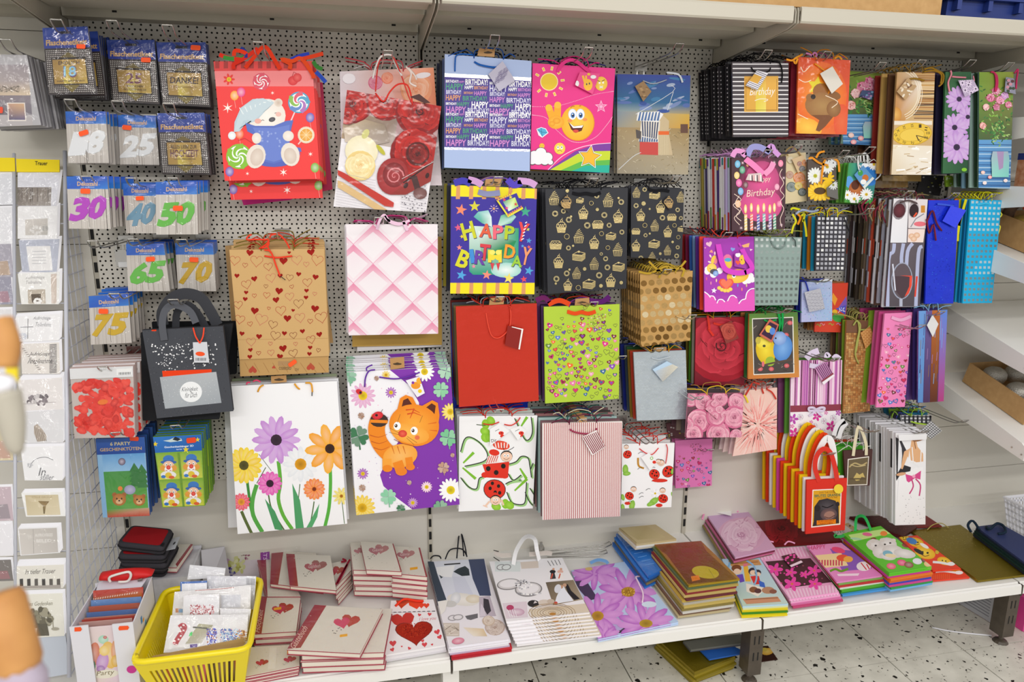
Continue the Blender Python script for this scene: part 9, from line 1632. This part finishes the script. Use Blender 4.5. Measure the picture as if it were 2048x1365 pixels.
for k,(x,mt,l) in enumerate(((2.10,'#b0704a','reddish patterned'),(2.24,'#1f2c6a','dark blue'),(2.38,'#c88a5a','tan'))):
    o=MB().box(x-.055,x+.055,-.36,-.25,1.603,1.72).build('gift_box',mat('box_'+l.split()[0],mt,.6,noise=(70,mt,'#c89a7a') if k==0 else None),None,(x,-.3,1.603)); tag(o,l+' carton on the narrow right shelf','box')
    MB().box(x-.056,x+.056,-.361,-.249,1.70,1.722).build('lid',mat('lid_%s'%l.split()[0],'#2a3576',.5),o,(x,-.3,1.603))
for k,(x,l) in enumerate(((2.13,'left'),(2.27,'right'))):
    m=MB().box(x-.06,x+.06,-.25,-.235,1.833,2.0).build('picture_frame',mat('frame_dark_%d'%k,'#3a3640',.4),None,(x,-.24,1.833)); tag(m,'dark framed picture on the highest right shelf, %s of two'%l,'picture frame'); MB().box(x-.045,x+.045,-.252,-.25,1.85,1.985).build('picture',mat('photo_%d'%k,['#a9bcd0','#c8b4b8'][k],.3),m,(x,-.24,1.833))
# white plastic basket on the far right base shelf
bx0,bx1,by0,by1,h=2.285,2.62,-.52,-.20,.128; bk=MB(); bk.box(bx0+.02,bx1-.02,by0+.02,by1-.02,ZS+.002,ZS+.006)
for a,b_,nx in (((bx0,by0),(bx1,by0),22),((bx0,by1),(bx1,by1),22),((bx0,by0),(bx0,by1),18),((bx1,by0),(bx1,by1),18)):
    cxx,cyy=(bx0+bx1)/2,(by0+by1)/2
    f=lambda u,v:V((cxx+((a[0]+(b_[0]-a[0])*u)-cxx)*(.88+.12*v),cyy+((a[1]+(b_[1]-a[1])*u)-cyy)*(.88+.12*v),ZS+.003+h*v))
    nrm=V((0,-1,0)) if a[1]==b_[1] else V((-1,0,0))
    for k in range(nx):
        bk.slab([f((k+.0)/nx,1),f((k+.55)/nx,1),f((k+.55)/nx,0),f((k+0)/nx,0)],nrm,.003)
    for v in (0,.2,.4,.6,.8,.93): bk.slab([f(0,v+.07),f(1,v+.07),f(1,v),f(0,v)],nrm,.003)
o=bk.build('basket',WPL,None,(2.45,-.36,ZS)); tag(o,'white plastic lattice basket on the far right base shelf','basket')
MB().tube([(bx0,by0,ZS+h),(bx1,by0,ZS+h),(bx1,by1,ZS+h),(bx0,by1,ZS+h),(bx0,by0,ZS+h)],.006,6).build('rim',WPL,o,(2.45,-.36,ZS))
# goods on the canopy
zc=ZT+.013
b=cbox('cardboard_box','long flat brown cardboard tray lying on the top shelf','box',(1.02,-.23,zc),(.9,.44,.12)); b.location.y=-.245
BP=mat('blue_crate_plastic','#1c3278',rough=.4)
m=MB().prism([(1.545,-.40,zc+.012),(1.98,-.40,zc+.012),(1.99,-.42,zc+.22),(1.535,-.42,zc+.22)],(0,.36,0))
for k in range(4): m.box(1.56+k*.11,1.575+k*.11,-.425,-.40,zc+.03,zc+.22)
m.box(1.53,1.995,-.43,-.03,zc+.06,zc+.075)
o=m.build('plastic_crate',BP,None,(1.76,-.22,zc)); tag(o,'dark blue ribbed plastic crate on the top shelf at right','crate')
m=MB().prism([(1.50,-.45,zc+.001),(2.02,-.45,zc+.001),(1.99,-.40,zc+.010),(1.54,-.40,zc+.010)],(0,.38,0)).build('plastic_bag',mat('black_film','#17171a',.25,bump=(20,.6),bumpd=.01),None,(1.76,-.25,zc)); tag(m,'black plastic sheet under the blue crate','sheet')
o=MB().box(2.03,2.10,-.40,-.30,zc,zc+.1).build('gift_box',mat('pink_print','#c8508a',.5,noise=(90,'#d85a98','#efe0ea')),None,(2.06,-.35,zc)); tag(o,'pink printed carton at the right end of the top shelf','box')
# floor things under the shelf
z=.0
def a_ug(c): c.poly([(380,1040),(1060,1040),(1060,1345),(380,1345)],['#8a7a18','#94821c','#a8922a','#9a861e'],1)
def floorflat(name,lab,cat_,q,h,t,art,n,base,cols,sl,m=1): return flat(name,lab,cat_,'B6',q,h,t,art,n,base,None,cols,sl,None,(0,0),None,.006,m,None,None,.05,0.0005)
ug=floorflat('envelope_pack','olive gold envelope packet on the floor under the middle shelf','packet',[(400,1010),(800,960),(1030,1160),(710,1285)],.05,.008,a_ug,5,'#9a861e',['#8a7a1c','#a08c2a'],'olive gold packet in the pile on the floor')
sgy=flat('envelope_pack','grey envelope packet on top of the floor pile','packet','B6',[(620,1040),(1070,985),(1130,1050),(680,1110)],.082,.006,None,1,'#6e6e66',None,['#54545c'],'dark packet directly under the grey one on the floor',None,(0,0),None,.004,0,None,None,.05,0.0005)
flat('envelope_pack','bright blue envelope packet in the floor pile','packet','B6',[(745,1105),(1000,1075),(1125,1130),(825,1185)],.06,.005,None,0,'#2f68c0',z0=.0005)
flat('greeting_card','brown card with a yellow dish photo on the floor beside the shelf foot','card','B6',[(1225,1085),(1290,1078),(1368,1185),(1232,1205)],.003,.002,lambda c:(c.poly([(1210,1070),(1300,1070),(1380,1220),(1210,1220)],'#3a1c14'),c.ell(1285,1125,50,28,'#e0a838',-8,c2='#f0d070'),c.ell(1262,1108,24,14,'#d8c050')),0,'#3a1c14',z0=.0005)
P=[V((2.03,-.375,.004)),V((2.062,-.455,.004))]
o=MB().prism([(2.035,-.20,.001),(2.062,-.455,.001),(2.10,-.455,.001),(2.10,-.20,.001)],(0,0,.105)).build('carton',mat('pink_carton','#e0509c',.5),None,(2.07,-.33,0)); tag(o,'pink and white carton on the floor by the right shelf foot','box')
e=MB().slab([(2.0335,-.205,.105),(2.0585,-.435,.105),(2.0585,-.435,.002),(2.0335,-.205,.002)],V((-.99,-.1,0)),.001,0,'#c9c9cf')
for k in range(7): e.slab([(2.0322,-.22,.095-k*.012),(2.0562,-.42,.095-k*.012),(2.0562,-.42,.092-k*.012),(2.0322,-.22,.092-k*.012)],V((-.99,-.1,0)),.0008,0,'#8a8a94')
e.build('printed_panel',PAPER,o,(2.07,-.33,0),colors=True)
o=MB().box(2.13,2.42,-.5,-.2,.001,.13).build('carton',mat('pink_carton_b','#dc4a96',.5),None,(2.27,-.35,0)); tag(o,'bright pink carton on the floor right of the shelf foot','box'); MB().box(2.131,2.2,-.5008,-.5,.085,.09).box(2.131,2.19,-.5008,-.5,.1,.104).build('print',mat('pale_print','#f0c0d8',.5),o,(2.27,-.35,0))
g=Pl((0,0,.004),(0,0,1)); gp=lambda x,y:g.hit(*px('B7',x,y))
o=MB().tube([gp(795,978),gp(900,1000),gp(1050,1020),gp(1215,1035)],.0028,5,0,None,3).build('drinking_straw',WPL,None,gp(1000,1010),True); tag(o,'thin white stick lying on the floor by the right shelf foot','stick')
# blurred display in the left foreground
def near(x,y,d): return CP+ray(x,y)*d
FW=mat('tan_wood','#c68d4e',.6,noise=(20,'#b87f44','#d29a5a')); 
N0=.62
A,B=near(-8,1190,N0),near(35,1345,N0)
m=MB().tube([A,A+(B-A)*.1,A+(B-A)*.9,B],lambda t:.021 if .05<t<.95 else .018,12).build('wooden_ornament',FW,None,B,True); tag(m,'out of focus tan wooden ornament close by at the lower left','ornament')
m=MB().tube([near(20,1330,N0),near(45,1365,N0),near(50,1420,N0)],lambda t:.02,10).build('stand_pole',mat('lilac_grey','#b0a4b4',.7),None,near(50,1420,N0),True); tag(m,'blurred lilac grey pole under the tan ornament','pole')
m=MB().tube([near(-12,650,N0),near(8,690,N0),near(8,735,N0)],lambda t:.016-.006*t,10,0,None,3).build('wooden_ornament',FW,None,near(5,730,N0),True); tag(m,'out of focus tan ornament at the left edge above the white ball','ornament')
o=bauble(near(2,768,N0),.0115,WPL,'blurred white ball ornament at the left edge','ornament'); del o['group']
m=MB().slab([near(10,722,N0+.05),near(33,718,N0+.05),near(34,765,N0+.05),near(12,765,N0+.05)],(0,-1,0),.004,0).build('paper_label',mat('yellow_paper','#f0d820',.6),None,near(20,740,N0+.05)); tag(m,'small blurred yellow label at the left edge','label')
m=MB().tube([near(5,790,N0),near(22,840,N0),near(30,890,N0),near(40,905,N0)],lambda t:.012*(1-t)+.004,8,0,None,3).build('cloth_ornament',mat('grey_beige_cloth','#b0aa9c',.9),None,near(20,850,N0),True); tag(m,'blurred grey beige hanging ornament at the left edge','ornament')
